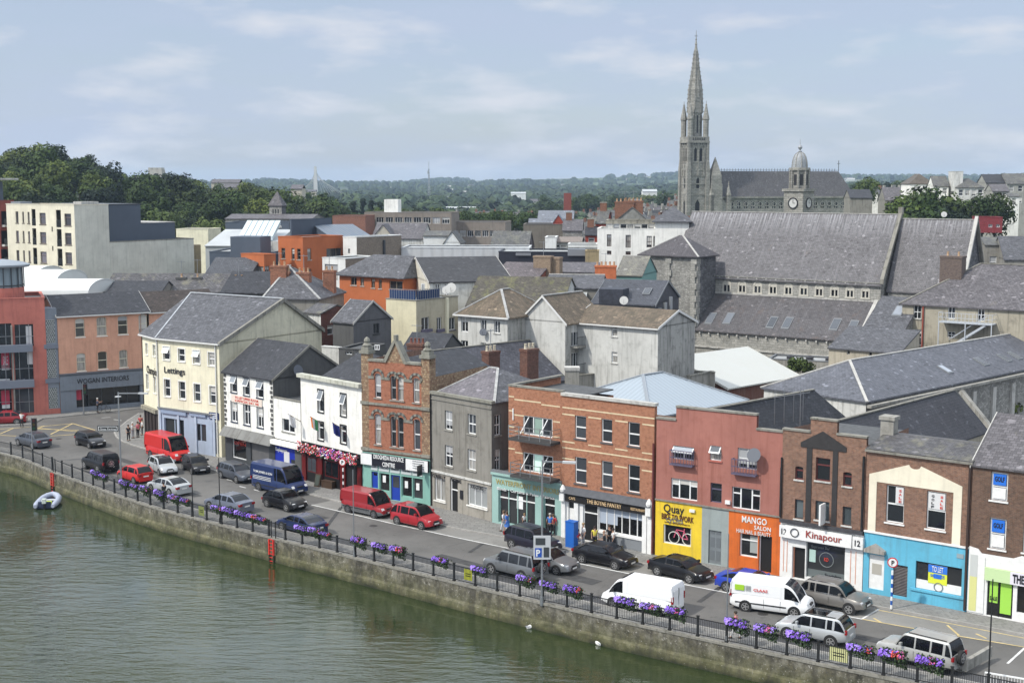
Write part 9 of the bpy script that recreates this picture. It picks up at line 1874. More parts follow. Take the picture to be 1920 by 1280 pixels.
vehicle('jeep',GYP,'grey off-roader with silver pillars and spare wheel by the railing',(927,1077),(975,1089),-1,spare=True,rails=True,name='parked_car')
vehicle('saloon',BKP,'black saloon with chrome window line parked at the white cafe front',(1091,1054.5),(1155,1067.5),1,bars='chrome')
vehicle('coupe',BKP,'black coupe with silver roof line parked at the yellow shop',(1229.6,1077),(1297.5,1094),1,bars='chrome')
vehicle('coupe',BLC,'cobalt blue car parked behind the white lettered van',(1366.7,1108.5),(1428,1121),1)
v=vehicle('midvan',WHP,'white small van with plain sides in the near lane',(1150,1138.5),(1233,1154),-1,'van',rim=STL,lower=WHP)
v=vehicle('midvan',WHP,'white van with green patch and red lettering on its side',(1395,1144.5),(1492,1157.5),1,'van',lower=WHP)
M=MB();M.box(-2.2,-.965,1.35,-1.6,-.93,1.7,plain('lime green patch',(.32,.55,.03),.5));M.build('logo_patch',v);sidetext(v,'CLAAS',plain('red van lettering',(.55,.02,.02),.4),-1.0,-.1,1.38,1.56,-1,'midvan',.02,.06)
for k in range(4):M=MB();M.box(-1.5+.09*k,-.96,1.35,-1.47+.09*k,-.93,1.7,plain('grey stripe',(.35,.38,.35),.5));M.build('logo_stripe',v)
vehicle('suv',BRN,'bronze grey estate style off-roader parked at the white cafe number twelve',(1521,1137),(1589.6,1151),1,rails=True,bars='chrome')
vehicle('suv',SIL,'silver crossover with dark glass roof by the yellow railing sign',(1475,1197),(1560,1213.5),-1,glassroof=True,rails=True)
vehicle('jeep',CHM,'pale silver off-roader with spare wheel, nearest to the edge of the picture',(1669,1240),(1753,1262),-1,spare=True,rails=True)
# ================= railing
fence=empty('quay_railing',(0,0,0),0,'long black iron railing with flat topped posts along the quay','fence')
pts=RW;ln=[0]
for a,c in zip(pts,pts[1:]):ln.append(ln[-1]+(c-a).length)
def at(s):
 s=max(0,min(ln[-1]-1e-3,s))
 for i in range(len(ln)-1):
  if ln[i]<=s<=ln[i+1]:return pts[i]+(pts[i+1]-pts[i])*((s-ln[i])/(ln[i+1]-ln[i]))
PST_M=None
for i,(a,c)in enumerate(zip(pts,pts[1:])):
 d=(c-a);L_=d.length;an=math.atan2(d.y,d.x);dn=d.normalized()
 if PST_M is None:
  M=MB();M.box(-.07,-.05,.0,.07,.05,1.22,BLM);M.box(-.09,-.07,1.22,.09,.07,1.27,BLM);M.box(-.1,-.08,0,.1,.08,.08,BLM);PST_M=M.mesh('post')
 inst('post',PST_M,fence,(a.x,a.y,.2),an)
 M=MB();M.box(.07,-.02,1.06,L_-.07,.02,1.11,BLM);M.box(.07,-.02,.1,L_-.07,.02,.14,BLM);n=max(4,int(L_/.125))
 for k in range(1,n):x=.07+(L_-.14)*k/n;M.box(x-.009,-.009,.14,x+.009,.009,1.06,BLM)
 M.build('panel',fence,loc=(a.x,a.y,.2),rot=an)
 if i in (14,20,31):
  o=None
for i,l in ((13,'pale yellow notice on the railing beside the silver coupe'),(26,'yellow notice on the railing near the bare middle stretch'),):
 pass
def notice(u,v,l,w_=.7,h_=.75,m=None):
 p=G(u,v,.1);q=nearest(RW,Vector((p.x,p.y,.1)));j=min(range(len(RW)-1),key=lambda k:((RW[k]+RW[k+1])/2-q).length);d=RW[j+1]-RW[j];M=MB();M.box(-w_/2,.03,0,w_/2,.05,h_,m or plain('yellow notice',(.35,.4,.12),.6));
 M.box(-w_*.3,.022,h_*.55,w_*.3,.028,h_*.62,BLK);M.box(-w_*.3,.022,h_*.35,w_*.3,.028,h_*.42,BLK);o=M.build('railing_notice',loc=(q.x,q.y,.45),rot=math.atan2(d.y,d.x));tag(o,l,'sign')
notice(378,974,'yellow green notice on the railing between the lamp post and the silver blue saloon');notice(877,1097,'bright yellow notice on the railing before the grey off-roader',m=plain('bright yellow notice',(.45,.47,.05),.6));notice(1571,1251,'pale yellow notice on the railing before the silver crossover',1.1,.8,plain('pale yellow notice',(.6,.6,.3),.6));
# white rail at the corner
M=MB();a=G(1845,1293,.12);c=G(1990,1318,.12);d=c-a;L_=d.length
M.box(0,-.04,.95,L_,.04,1.02,WF());M.box(0,-.03,.15,L_,.03,.2,WF())
for k in range(int(L_/.13)):M.box(.15*k,-.01,.2,.15*k+.02,.01,.95,WF())
tag(M.build('white_railing',loc=(a.x,a.y,.12),rot=math.atan2(d.y,d.x)),'white painted railing at the end of the quay near the edge','fence')
# ================= flower troughs
PUF=[plain('purple petals',(.20,.09,.55),.6,var=.3),plain('violet petals',(.34,.22,.72),.6,var=.2),plain('pink petals',(.55,.10,.28),.6,var=.2),plain('scarlet petals',(.60,.06,.05),.6),plain('white petals',(.7,.68,.66),.6)];FOL=plain('trough leaves',(.035,.06,.022),.8,var=.4)
def trough_meshes(mix_,seed,L_=1.05):
 q=random.Random(seed);T=MB();T.box(-L_/2,-.13,0,L_/2,.13,.2,BLM);t=T.mesh('trough')
 f=MB()
 for _ in range(480):
  t_=q.uniform(0,1)**.75;x=-L_/2-.12+(L_+.24)*t_;y=q.gauss(0,.17);z_=q.uniform(-.22-.3*t_,.34)*(1-abs(y));p=Vector((x,y,.15+z_));n=Vector((q.gauss(0,1),q.gauss(0,1),q.gauss(0,1)+.4)).normalized();a_=n.orthogonal().normalized()*.05;b_=n.cross(a_);f.poly([p-a_-b_*.6,p+a_-b_*.6,p+a_*.7+b_,p-a_*.7+b_],FOL)
 b=MB()
 for _ in range(240):
  t_=q.uniform(0,1)**1.35;x=-L_/2-.1+(L_+.2)*t_;ang_=q.uniform(-.3,3.3);rr2=.2+q.uniform(-.04,.08);p=Vector((x,-rr2*math.cos(ang_)*.9,.27+rr2*math.sin(ang_)*.8-.05));n=Vector((q.gauss(0,.4),-math.cos(ang_),math.sin(ang_)+.3)).normalized();a_=n.orthogonal().normalized()*q.uniform(.03,.055);b_=n.cross(a_)
  m=PUF[mix_[int(t_*len(mix_)*.999)]if q.random()<.8 else q.choice([0,1])]
  b.poly([p-a_-b_*.5,p-b_,p+a_-b_*.5,p+a_+b_*.6,p+b_,p-a_+b_*.6],m)
 return t,f.mesh('foliage'),b.mesh('blossom')
TV=[trough_meshes(m_,k)for k,m_ in enumerate([(1,0,0,0),(1,1,0,3),(0,0,2,0),(0,1,3,2),(0,0,0,0,3),(1,0,2,1)])]
FLW=[(196,905-20,1,'purple',0),(206,891,.9,'dark fading',2),(241,905,1,'lilac',0),(254,912,.8,'dark trailing',2),(286,916,1,'lilac and purple',1),(312,924,1,'violet',0),(338,932,1,'violet',5),(352,938,.8,'red and dark',4),(424,950,1,'lilac',1),(440,956,1,'violet',0),(461,962,1,'violet',0),(487,967,1,'pink and lilac',3),(498,972,.8,'red tinged',4),(585,986,1,'purple',0),(607,993,1,'lilac',1),(624,998,.8,'red and dark',4),(685,1013,1,'purple and red',2),(722,1022,1,'purple',0),(757,1030,1,'lilac with red',3),(836,1049,1,'purple and pink',2),(908,1066,1,'purple',0),(992,1086,1,'lilac',1),(1040,1094,1,'purple',0),(1087,1103,1,'purple and red',4),(1185,1124,1.1,'purple',0),(1228,1136,1,'purple',5),(1278,1144,1,'purple and red',2),(1390,1168,1.1,'violet',0),(1447,1178,1.05,'purple',5),(1505,1192,1.1,'violet',0),(1625,1210,1.15,'violet and red',1),(1683,1224,1.15,'purple with scarlet',3),(1750,1240,1.15,'purple and pink',2)]
def nearest_label(u):
 return None
DESC={}
spots=['above the dark off-roader end of the railing','beside the first trough near the traffic','behind the bright red hatchback','hanging from the post by the red hatchback','before the silver coupe bonnet','before the silver coupe doors','before the silver coupe boot','at the tall lamp post by the silver coupe','under the silver blue saloon doors','under the silver blue saloon wheel','under the silver blue saloon boot','behind the silver blue saloon','between silver blue saloon and ladder','beside the navy coupe door','beside the navy coupe wheel','behind the navy coupe','past the thin pole on the bare stretch','in the middle of the bare stretch','last of three on the bare stretch','standing alone on the bare stretch','at the bonnet of the grey off-roader','at the spare wheel of the grey off-roader','just past the parking sign','second past the parking sign','before the plain white van cab','before the plain white van rear wheel','behind the plain white van','beside the person in pink','before the silver crossover bonnet','before the silver crossover door','behind the silver crossover','at the pale silver off-roader front wheel','at the pale silver off-roader rear wheel']
for (u,v,s,cl,k),sp_ in zip(FLW,spots):
 p=G(u,v+4,1.15);q=nearest(RW,Vector((p.x,p.y,.1)));j=min(range(len(RW)-1),key=lambda kk:((RW[kk]+RW[kk+1])/2-q).length);d=RW[j+1]-RW[j]
 o=empty('flower_trough',(q.x,q.y,1.18),math.atan2(d.y,d.x),f'{cl} flower trough {sp_}','flower trough','flower troughs along the quay railing');o.scale=(s*1.0,s*1.1,s*rnd.uniform(.9,1.2))
 for nm,me in zip(('trough','foliage','blossom'),TV[k]):inst(nm,me,o)
# pub flowers
f=PUB.front;q=random.Random(3);ft=MB();bt=MB();z0_=PUB.zpx(0,0,835)+.1;
for _ in range(1100):
 x=q.uniform(.1,PUB.W-.1);p=Vector((x,-.45+q.gauss(0,.13),z0_+q.uniform(-.55,.25)));n=Vector((q.gauss(0,1),-1,q.gauss(0,1))).normalized();a_=n.orthogonal().normalized()*.07;b_=n.cross(a_);ft.poly([p-a_-b_*.6,p+a_-b_*.6,p+a_*.7+b_,p-a_*.7+b_],FOL)
for _ in range(950):
 x=q.uniform(.1,PUB.W-.1);t=x/PUB.W;p=Vector((x,-.58+q.gauss(0,.08),z0_+q.uniform(-.45,.35)+.1*math.sin(x*5)));n=Vector((q.gauss(0,.5),-1,.5+q.gauss(0,.4))).normalized();a_=n.orthogonal().normalized()*q.uniform(.04,.075);b_=n.cross(a_)
 m=PUF[q.choice([4,3,3,2,4])if t<.4 else q.choice([2,2,2,0,3,4])if t<.8 else q.choice([2,4,3])];bt.poly([p-a_-b_*.5,p-b_,p+a_-b_*.5,p+a_+b_*.6,p+b_,p-a_+b_*.6],m)
o=empty('flower_box',PUB.tow((0,0,0)),PUB.ang,'long flower box of red, white and magenta blooms above the pub sign','flower box');M=MB();M.box(.1,-.55,z0_-.35,PUB.W-.1,-.3,z0_-.1,BLM);M.build('box',o);ft.build('foliage',o);bt.build('blossom',o)
# flags on the pub
def flag(x,z_,cols,label,ln_=1.5,az=0,drop=1.0):
 o=empty('flag',PUB.tow((x,0,z_)),PUB.ang,label,'flag');M=MB();tip=Vector((.25,-ln_,.9));M.bar((0,0,0),tip,.05,plain('flag pole',(.25,.2,.15),.6));M.build('pole',o);M=MB();n=6;
 for ci,c in enumerate(cols):
  for k in range(n):
   t0=(ci+k/n)/len(cols);t1=(ci+(k+1)/n)/len(cols);w=lambda t:Vector((.10*math.sin(t*9),.04*math.cos(t*7),0))
   a_=tip*(1-t0*.55)+w(t0);b_=tip*(1-t1*.55)+w(t1);M.poly([a_,b_,b_+Vector((.05+w(t1*2).x,.1,-drop)),a_+Vector((.05+w(t0*2).x,.1,-drop))],c)
 M.build('cloth',o)
wf=plain('flag white',(.72,.72,.72),.8);of=plain('flag orange',(.7,.2,.04),.8);gf=plain('flag green',(.05,.25,.1),.8);bf_=plain('flag blue',(.02,.03,.18),.8)
zf_=PUB.zpx(0,0,790);flag(-.15,zf_,[wf,wf],'plain white flag on a pole at the corner of the pub');flag(PUB.W*.36,zf_+.2,[of,wf,gf],'orange and white striped flag over the pub flowers');flag(PUB.W*.72,zf_+.1,[bf_,bf_],'dark blue flag hanging at the far end of the pub')
# ================= lamps, poles, signs
LMP=plain('lamp head grey',(.45,.46,.46),.4)
def pole(u,v,vt,r,m,name,label,cat,zb=.1,arm=None,extra=None,ztop=None):
 p=G(u,v,zb);zt=ztop or Zat(p,vt);o=empty(name,(p.x,p.y,zb),0,label,cat);M=MB();M.cyl((0,0,-.1),(0,0,zt-zb),r,r*.6,10,m);M.cyl((0,0,-.05),(0,0,.5),r*1.6,r*1.5,10,m);M.build('pole',o,True)
 if arm:
  du,dv=arm;f_=P(du,dv,p.y-.3 if True else 0);t=Vector((f_.x-p.x,f_.y-p.y,f_.z-zb));M=MB();M.bar((0,0,zt-zb-.1),t,.09,m);M.build('arm',o)
  dn=Vector((t.x,t.y,0)).normalized();M=MB();M.bar(t-dn*.1,t+dn*.75,.28,LMP,.13);M.build('lamp_head',o)
 return o,zt-zb
o,h=pole(228,917,735,.09,STEEL,'street_lamp','tall grey street lamp with its arm reaching over the junction','street lamp',arm=(262,737));M=MB();M.box(-.08,-.12,5.2,-1.9,-.05,5.75,BLK);M.box(-.15,-.125,5.28,-1.83,-.121,5.67,WF());M.box(-.2,-.13,5.33,-1.78,-.126,5.62,BLK);M.build('direction_sign',o);fz=Face(Bd('tmp_',None,None,(0,0),(1,0)),(0,0),(1,0));bpy.data.objects.remove(fz.bd.root)
me,bb=textmesh('Quay Parking',WF(),.004);t=bpy.data.objects.new('lettering',me);COL.objects.link(t);t.parent=o;sx=1.4/(bb[1]-bb[0]);t.matrix_local=Matrix(((sx,0,0,-1.7),(0,0,-1,-.14),(0,.2/(bb[3]-bb[2]),0,5.38),(0,0,0,1)))
M=MB();M.lathe((0,-.1,h-.4),[(.0,0),(.28,.0),(.28,.05),(.0,.06)],14,LMP);M.build('sign_disc',o).rotation_euler=(0,0,0)
pole(1016,1132,862,.085,STEEL,'street_lamp','grey street lamp bearing the blue parking sign','street lamp',arm=(1058,866))
o=[x for x in COL.objects if x.name.startswith('street_lamp')][-1]
M=MB();M.box(-.55,-.16,3.0,.55,-.1,4.55,plain('sign grey',(.5,.51,.52),.5));s_=M.build('sign_plate',o);M=MB();M.box(-.45,-.175,3.15,-.02,-.16,3.75,plain('parking blue',(.02,.08,.38),.4));M.box(-.42,-.175,3.95,.2,-.16,4.4,DKW);M.box(.1,-.175,3.15,.45,-.16,3.8,DKW);M.build('parking_panel',s_)
me,bb=textmesh('P',WF(),.004,.03);t=bpy.data.objects.new('lettering',me);COL.objects.link(t);t.parent=s_;sx=.26/(bb[1]-bb[0]);t.matrix_local=Matrix(((sx,0,0,-.4),(0,0,-1,-.18),(0,.45/(bb[3]-bb[2]),0,3.22),(0,0,0,1)))
for u,v,vt,l in ((362,970,888,'slim black pole rising from the railing by the silver coupe'),(413,982,858,'tall thin black pole behind the railing by the silver blue saloon'),(664,1046,880,'very thin grey pole at the railing beside the bare stretch'),(1362,1206,1000,'thin grey pole at the railing beside the person in pink'),(1852,1308,1085,'thin black pole at the end of the quay railing')):
 pole(u,v,vt,.05,BLM if 'black' in l else STEEL,'thin_pole',l,'pole')
def zebra(u,v,vt,c1,c2,label,name='parking_sign_post'):
 p=G(u,v,.12);zt=Zat(p,vt)-.12;o=empty(name,(p.x,p.y,.12),R(-20),label,'sign post');M=MB();n=9
 for k in range(n):M.cyl((0,0,(zt-.9)*k/n),(0,0,(zt-.9)*(k+1)/n),.07,.07,10,c1 if k%2 else c2)
 M.build('striped_post',o,True);M=MB();M.cyl((0,-.09,zt-.35),(0,-.13,zt-.35),.33,.33,20,plain('sign red ring',(.5,.03,.03),.5));d_=M.build('sign_disc',o);M=MB();M.cyl((0,-.13,zt-.35),(0,-.14,zt-.35),.26,.26,20,WF());M.build('sign_face',d_)
 me,bb=textmesh('P',BLK,.004,.03);t=bpy.data.objects.new('lettering',me);COL.objects.link(t);t.parent=d_;sx=.19/(bb[1]-bb[0]);t.matrix_local=Matrix(((sx,0,0,-.09),(0,0,-1,-.15),(0,.3/(bb[3]-bb[2]),0,zt-.5),(0,0,0,1)))
zebra(644,932,858,BLK,WF(),'black and white striped post with round P sign outside the pub');zebra(1671,1141,1043,plain('sign post blue',(.02,.1,.4),.4),WF(),'blue and white striped post with round P sign at the sky blue shop')
# traffic lights
for u,v,vt,l in ((62,866,782,'grey traffic light pole standing at the quayside by the dark grey saloon'),(157,777,718,'grey traffic light pole on the pavement before the interiors shop'),):
 o,h=pole(u,v,vt,.07,STEEL,'traffic_light',l,'traffic light');M=MB();M.box(.1,-.2,h-1.3,.5,.15,h-.1,BLK);hd=M.build('signal_head',o)
 for k,c in enumerate(((.06,.01,.01),(.06,.04,.01),(.01,.05,.02))):M=MB();M.cyl((.3,-.2,h-.3-.38*k),(.3,-.24,h-.3-.38*k),.13,.13,12,plain('signal lens %d'%k,c,.3));M.build('lens',hd)
# wall ladders and dinghy
def ladder(u,v0,label,z1=.2,z0=-2.4):
 p=nearest(RW,G(u,v0,.1));j=min(range(len(RW)-1),key=lambda kk:((RW[kk]+RW[kk+1])/2-p).length);d=RW[j+1]-RW[j];o=empty('wall_ladder',(p.x,p.y,0),math.atan2(d.y,d.x),label,'ladder');RDL=plain('red ladder paint',(.55,.03,.02),.5)
 M=MB();
 for x in (-.24,.24):M.box(x-.05,-.5,-1.1,x+.05,-.38,z1-.1,RDL);M.box(x-.05,-.5,z0,x+.05,-.38,-1.1,plain('weedy ladder foot',(.03,.03,.015),.9))
 M.build('rails',o);M=MB()
 for k in range(9):M.box(-.18,-.48,z0+.25+.28*k,.18,-.43,z0+.3+.28*k,RDL)
 M.build('rungs',o);M=MB()
 for x in (-.24,.24):M.bar((x,-.2,.2),(x,-.2,1.5),.06,BLM)
 M.build('hand_posts',o)
ladder(105,886,'red steel ladder down the quay wall behind the dinghy');ladder(517,1009,'red steel ladder down the quay wall below the navy coupe')
def tube(name,par,pts,rad,m,n=10,closed=False):
 M=MB();P_=[Vector(p)for p in pts];base=0;rings=[]
 for i,p in enumerate(P_):
  a=P_[max(0,i-1)];c=P_[min(len(P_)-1,i+1)];d=(c-a).normalized();u=Vector((0,0,1))if abs(d.z)<.9 else Vector((1,0,0));x=d.cross(u).normalized();y=x.cross(d);r=rad[i]if isinstance(rad,list)else rad
  rings.append([p+x*r*math.cos(2*math.pi*k/n)+y*r*math.sin(2*math.pi*k/n)for k in range(n)])
 for r in rings:M.v+=[tuple(q)for q in r]
 im=M.mi(m)
 for j in range(len(rings)-1):
  for k in range(n):k2=(k+1)%n;M.f.append([j*n+k,j*n+k2,(j+1)*n+k2,(j+1)*n+k]);M.m.append(im)
 M.f.append(list(range(n)));M.m.append(im);M.f.append([(len(rings)-1)*n+k for k in reversed(range(n))]);M.m.append(im)
 return M.build(name,par,True,60)
p=G(100,940,WZ);o=empty('dinghy',(p.x,p.y-1.2,WZ+.12),R(97),'grey inflatable dinghy with outboard motor moored below the quay wall','boat')
DG=plain('grey inflatable hull',(.33,.36,.44),.55);DGD=plain('navy boat floor',(.03,.04,.08),.7)
hp=[(-1.9,-.75,.2),(-1.2,-.78,.2),(0,-.8,.22),(1.0,-.7,.28),(1.6,-.4,.36),(1.85,0,.42),(1.6,.4,.36),(1.0,.7,.28),(0,.8,.22),(-1.2,.78,.2),(-1.9,.75,.2)]
tube('inflatable_tube',o,hp,[.16]+[.27]*9+[.16],DG,12)
M=MB();M.hexa([(-1.6,-.7,-.05),(1.3,-.5,.0),(1.3,.5,.0),(-1.6,.7,-.05)],[(-1.6,-.7,.12),(1.3,-.5,.2),(1.3,.5,.2),(-1.6,.7,.12)],DGD);M.build('hull_floor',o)
M=MB();M.box(-.3,-.65,.32,.05,.65,.4,plain('pale seat',(.5,.52,.5),.6));M.build('seat',o);M=MB();M.box(-1.62,-.55,.1,-1.54,.55,.55,DGD);M.build('transom',o)
M=MB();M.box(-1.95,-.16,.45,-1.55,.16,.85,plain('pale motor cowl',(.5,.55,.5),.5));M.box(-1.8,-.07,-.4,-1.66,.07,.45,BLM);M.build('outboard_motor',o);M=MB();M.box(-1.3,-.45,.15,-.8,-.0,.42,plain('hi vis yellow',(.6,.75,.05),.7));M.box(-.8,.05,.15,-.4,.5,.4,plain('pale bag',(.5,.55,.6),.8));M.build('kit_bag',o)
# street furniture
def fbx(name,label,cat,u,v,w_,d_,h_,m,rz=STD,top=None):
 p=G(u,v,.12);o=M=MB();M.box(-w_/2,-d_/2,0,w_/2,d_/2,h_,m);M.box(-w_/2-.03,-d_/2-.03,h_,w_/2+.03,d_/2+.03,h_+.05,top or m);o=M.build(name,loc=(p.x,p.y,.12),rot=R(rz));return tag(o,label,cat)
fbx('parking_meter_cabinet','tall bright blue cabinet on the pavement before the cafe','cabinet',1072,1024,.75,.6,1.9,plain('cabinet blue',(.02,.12,.45),.4))
fbx('utility_box','dark green utility box against the sky blue shop','cabinet',1779,1135,1.15,.5,.95,plain('utility green',(.02,.09,.07),.5))
def aboard(u,v,label,m,m2,rz=STD):
 p=G(u,v,.12);o=empty('sandwich_board',(p.x,p.y,.12),R(rz),label,'sign board')
 for s_ in (-1,1):M=MB();M.hexa([(-.33,s_*.3-.02,0),(.33,s_*.3-.02,0),(.33,s_*.3+.02,0),(-.33,s_*.3+.02,0)],[(-.33,s_*.03-.02,1.1),(.33,s_*.03-.02,1.1),(.33,s_*.03+.02,1.1),(-.33,s_*.03+.02,1.1)],m);M.build('board_panel',o)
 M=MB();M.hexa([(-.26,-.345,.12),(.26,-.345,.12),(.26,-.325,.12),(-.26,-.325,.12)],[(-.26,-.09,1.02),(.26,-.09,1.02),(.26,-.07,1.02),(-.26,-.07,1.02)],m2);M.build('poster_face',o)
aboard(598,911,'dark chalkboard standing open outside the pub',WOODD,plain('chalkboard',(.05,.06,.05),.8));aboard(1392,1062,'orange framed poster board outside the orange salon',plain('orange board frame',(.55,.2,.06),.6),plain('faded poster',(.3,.33,.32),.7))
o=fbx('pub_barrel_planter','dark planter with pale lettering outside the pub','planter',616,914,1.3,.5,.6,WOODD)
# cafe tables
def table(u,v,l):
 p=G(u,v,.12);o=empty('cafe_table',(p.x,p.y,.12),0,l,'table');M=MB();M.lathe((0,0,.7),[(.4,0),(.4,.04)],16,WF());M.build('table_top',o);M=MB();M.cyl((0,0,0),(0,0,.7),.04,.04,8,STEEL);M.lathe((0,0,0),[(.28,0),(.05,.05)],12,STEEL);M.build('pedestal',o)
table(1138,1018,'round white cafe table where the group sits outside the cafe');table(1005,985,'round white table outside the mint green shop')
# low concrete ramp wall at the edge
M=MB();a=G(1808,1262,.12);c=G(1856,1235,.12);M.bar((a.x,a.y,.55),(c.x,c.y,.6),.25,CONC,.6);tag(M.build('low_ramp_wall'),'low concrete wall behind the pale silver off-roader','wall')
# gulls on the wall foot and in the water
def bird(x,y,z_,rz,l,m,s=1.0):
 o=empty('gull',(x,y,z_),rz,l,'bird');M=MB();M.lathe((0,0,0),[(.02,-.22),(.09,-.12),(.11,0),(.09,.1),(.05,.17),(.055,.2),(.05,.25),(.01,.29)],8,m)
 b_=M.build('body',o,True,80);b_.rotation_euler=(0,R(72),0);b_.scale=(s,s,s);b_.location=(0,0,.14);M=MB();M.bar((.27*s,0,.2),(.37*s,0,.19),.03,plain('gull beak',(.5,.35,.05),.5));M.build('beak',o);M=MB()
 for s_ in (-1,1):M.hexa([(-.25*s,s_*.1,.14),(.08*s,s_*.11,.16),(.08*s,s_*.08,.2),(-.25*s,s_*.06,.17)],[(-.3*s,s_*.1,.18),(.1*s,s_*.12,.21),(.1*s,s_*.08,.24),(-.28*s,s_*.05,.2)],plain('gull wing grey',(.4,.42,.44),.7))
 M.build('wings',o)
p=G(995,1177,WZ+.0);bird(p.x,p.y,WZ-.02,.4,'white gull floating by the wall foot under the parking sign',WHT,1.3);p=G(1121,1208,WZ);bird(p.x,p.y,WZ-.02,2.2,'white gull floating by the wall foot below the plain white van',WHT,1.3);p=P(1549,232,250)
# ================= people
def person(u,v,label,shirt,legs,hair=(.05,.03,.02),h=1.7,face=0,pose='stand',zb=.12,skin=(.42,.25,.17),skirt=False,hairlong=False,hat=None,loc=None,seat=.45):
 p=Vector(loc)if loc else G(u,v,zb);o=empty('person',(p.x,p.y,p.z),face,label,'person');s=h/1.7
 SK=plain('skin %.2f'%skin[0],skin,.6);SH=plain('cloth %.2f %.2f %.2f'%shirt,shirt,.85);LG_=plain('cloth %.2f %.2f %.2f'%legs,legs,.85);HR=plain('hair %.2f'%hair[0],hair,.8);BT=plain('dark shoes',(.03,.03,.03),.7)
 q=random.Random(int(u*7+v));sw=q.uniform(-.1,.1)
 if pose=='sit':hip=(0,0,seat+.08);knee=[(.42,.1,seat+.06),(.42,-.1,seat+.06)];foot=[(.42,.12,.06),(.45,-.12,.06)];base=seat-.80
 elif pose=='walk':hip=(0,0,.92);knee=[(.14,.1,.5),(-.04,-.1,.5)];foot=[(.24,.1,.06),(-.28,-.1,.08)];base=0
 else:hip=(0,0,.92);knee=[(.03,.11,.49),(.02,-.11,.49)];foot=[(0,.13,.06),(.02,-.12,.06)];base=0
 hz=hip[2];ch=(0.02,0,hz+.36);nk=(0.02,0,hz+.53);hd=(.04,0,hz+.66);tp=(.03,0,hz+.78)
 shl=[(0,.19,hz+.47),(0,-.19,hz+.47)]
 if pose=='reach':el=[(.22,.24,hz+.30),(.2,-.24,hz+.25)];hn=[(.46,.16,hz+.36),(.42,-.16,hz+.30)]
 elif pose=='sit':el=[(.1,.26,hz+.2),(.1,-.26,hz+.2)];hn=[(.33,.12,hz+.16),(.33,-.12,hz+.16)]
 elif pose=='walk':el=[(-.1,.26,hz+.2),(.1,-.26,hz+.2)];hn=[(-.03,.27,hz-.04),(.26,-.24,hz+.02)]
 else:el=[(-.03,.27,hz+.19),(-.02,-.27,hz+.19)];hn=[(.06,.27,hz-.05),(.08,-.26,hz-.05)]
 def skin_obj(name,nodes_,edges,mat,sub=1,root=0):
  me=bpy.data.meshes.new(name);me.from_pydata([tuple(c*s for c in n_[0])for n_ in nodes_],edges,[]);me.materials.append(mat)
  ob=bpy.data.objects.new(name,me);COL.objects.link(ob);ob.parent=o;md=ob.modifiers.new('skin','SKIN');md.use_smooth_shade=True
  for i,n_ in enumerate(nodes_):r=n_[1];me.skin_vertices[0].data[i].radius=((r[0]*s,r[1]*s)if isinstance(r,tuple)else (r*s,r*s))
  me.skin_vertices[0].data[root].use_root=True
  if sub:sm=ob.modifiers.new('sub','SUBSURF');sm.levels=sub;sm.render_levels=sub
  return ob
 V=[(hip,(.13,.10)),(ch,(.15,.1)),(nk,.055),(hd,(.085,.095)),(tp,.06)];E_=[(0,1),(1,2),(2,3),(3,4)]
 for i in (0,1):
  b0=len(V);sg=1 if i==0 else -1
  V+=[(shl[i],.05),(el[i],.038),(hn[i],.026)];E_+=[(1,b0),(b0,b0+1),(b0+1,b0+2)]
  dh=(Vector(hn[i])-Vector(el[i])).normalized();pl_=tuple(Vector(hn[i])+dh*.07);V.append((pl_,(.034,.018)));E_.append((b0+2,b0+3))
  b1=len(V);V+=[((hip[0],sg*.09,hip[2]-.06),.085),(knee[i],.055),((foot[i][0],foot[i][1],foot[i][2]+.04),.038),((foot[i][0]+.13,foot[i][1],foot[i][2]-.02),.032)];E_+=[(0,b1),(b1,b1+1),(b1+1,b1+2),(b1+2,b1+3)]
  # fingers: five short chains from the palm
  perp=Vector((0,1,0))if abs(dh.y)<.8 else Vector((1,0,0));perp=(perp-dh*perp.dot(dh)).normalized()
  for fi,(off_,ln2)in enumerate(((-.027,.065),(-.009,.078),(.009,.072),(.027,.055))):
   c0=Vector(pl_)+perp*off_;c1=c0+dh*ln2*.55;c2=c1+(dh*.8+Vector((.3,0,-.5))).normalized()*ln2*.5;k0=len(V);V+=[(tuple(c1),.009),(tuple(c2),.007)];E_+=[(b0+3,k0),(k0,k0+1)]
  th=Vector(hn[i])+perp*(-.035)*1+dh*.03;k0=len(V);V+=[(tuple(th+(dh*.7-perp*.7)*.03),.010),(tuple(th+(dh-perp*.5)*.06),.008)];E_+=[(b0+2,k0),(k0,k0+1)]
 skin_obj('body',V,E_,SK,1)
 # clothing shells
 V=[((hip[0],0,hip[2]-.03),(.155,.125)),(ch,(.175,.125)),((nk[0],0,nk[2]-.05),.075)];E_=[(0,1),(1,2)]
 for i in (0,1):b0=len(V);m_=tuple((Vector(shl[i])+Vector(el[i])*1.2)/2.2);V+=[(shl[i],.068),(m_ if q.random()<.5 else el[i],.055)];E_+=[(1,b0),(b0,b0+1)]
 skin_obj('shirt',V,E_,SH,1)
 if skirt:
  M=MB();M.lathe((hip[0]*s,0,0),[(.24*s,(hip[2]-.42)*s),(.2*s,(hip[2]-.15)*s),(.16*s,(hip[2]+.05)*s)],12,LG_);M.build('skirt',o,True,60)
 else:
  V=[((hip[0],0,hip[2]),(.15,.12))];E_=[]
  for i in (0,1):b0=len(V);sg=1 if i==0 else -1;V+=[((hip[0]+.01,sg*.095,hip[2]-.08),.1),(knee[i],.075),((foot[i][0],foot[i][1],foot[i][2]+.05),.06)];E_+=[(0,b0),(b0,b0+1),(b0+1,b0+2)]
  skin_obj('trousers',V,E_,LG_,1)
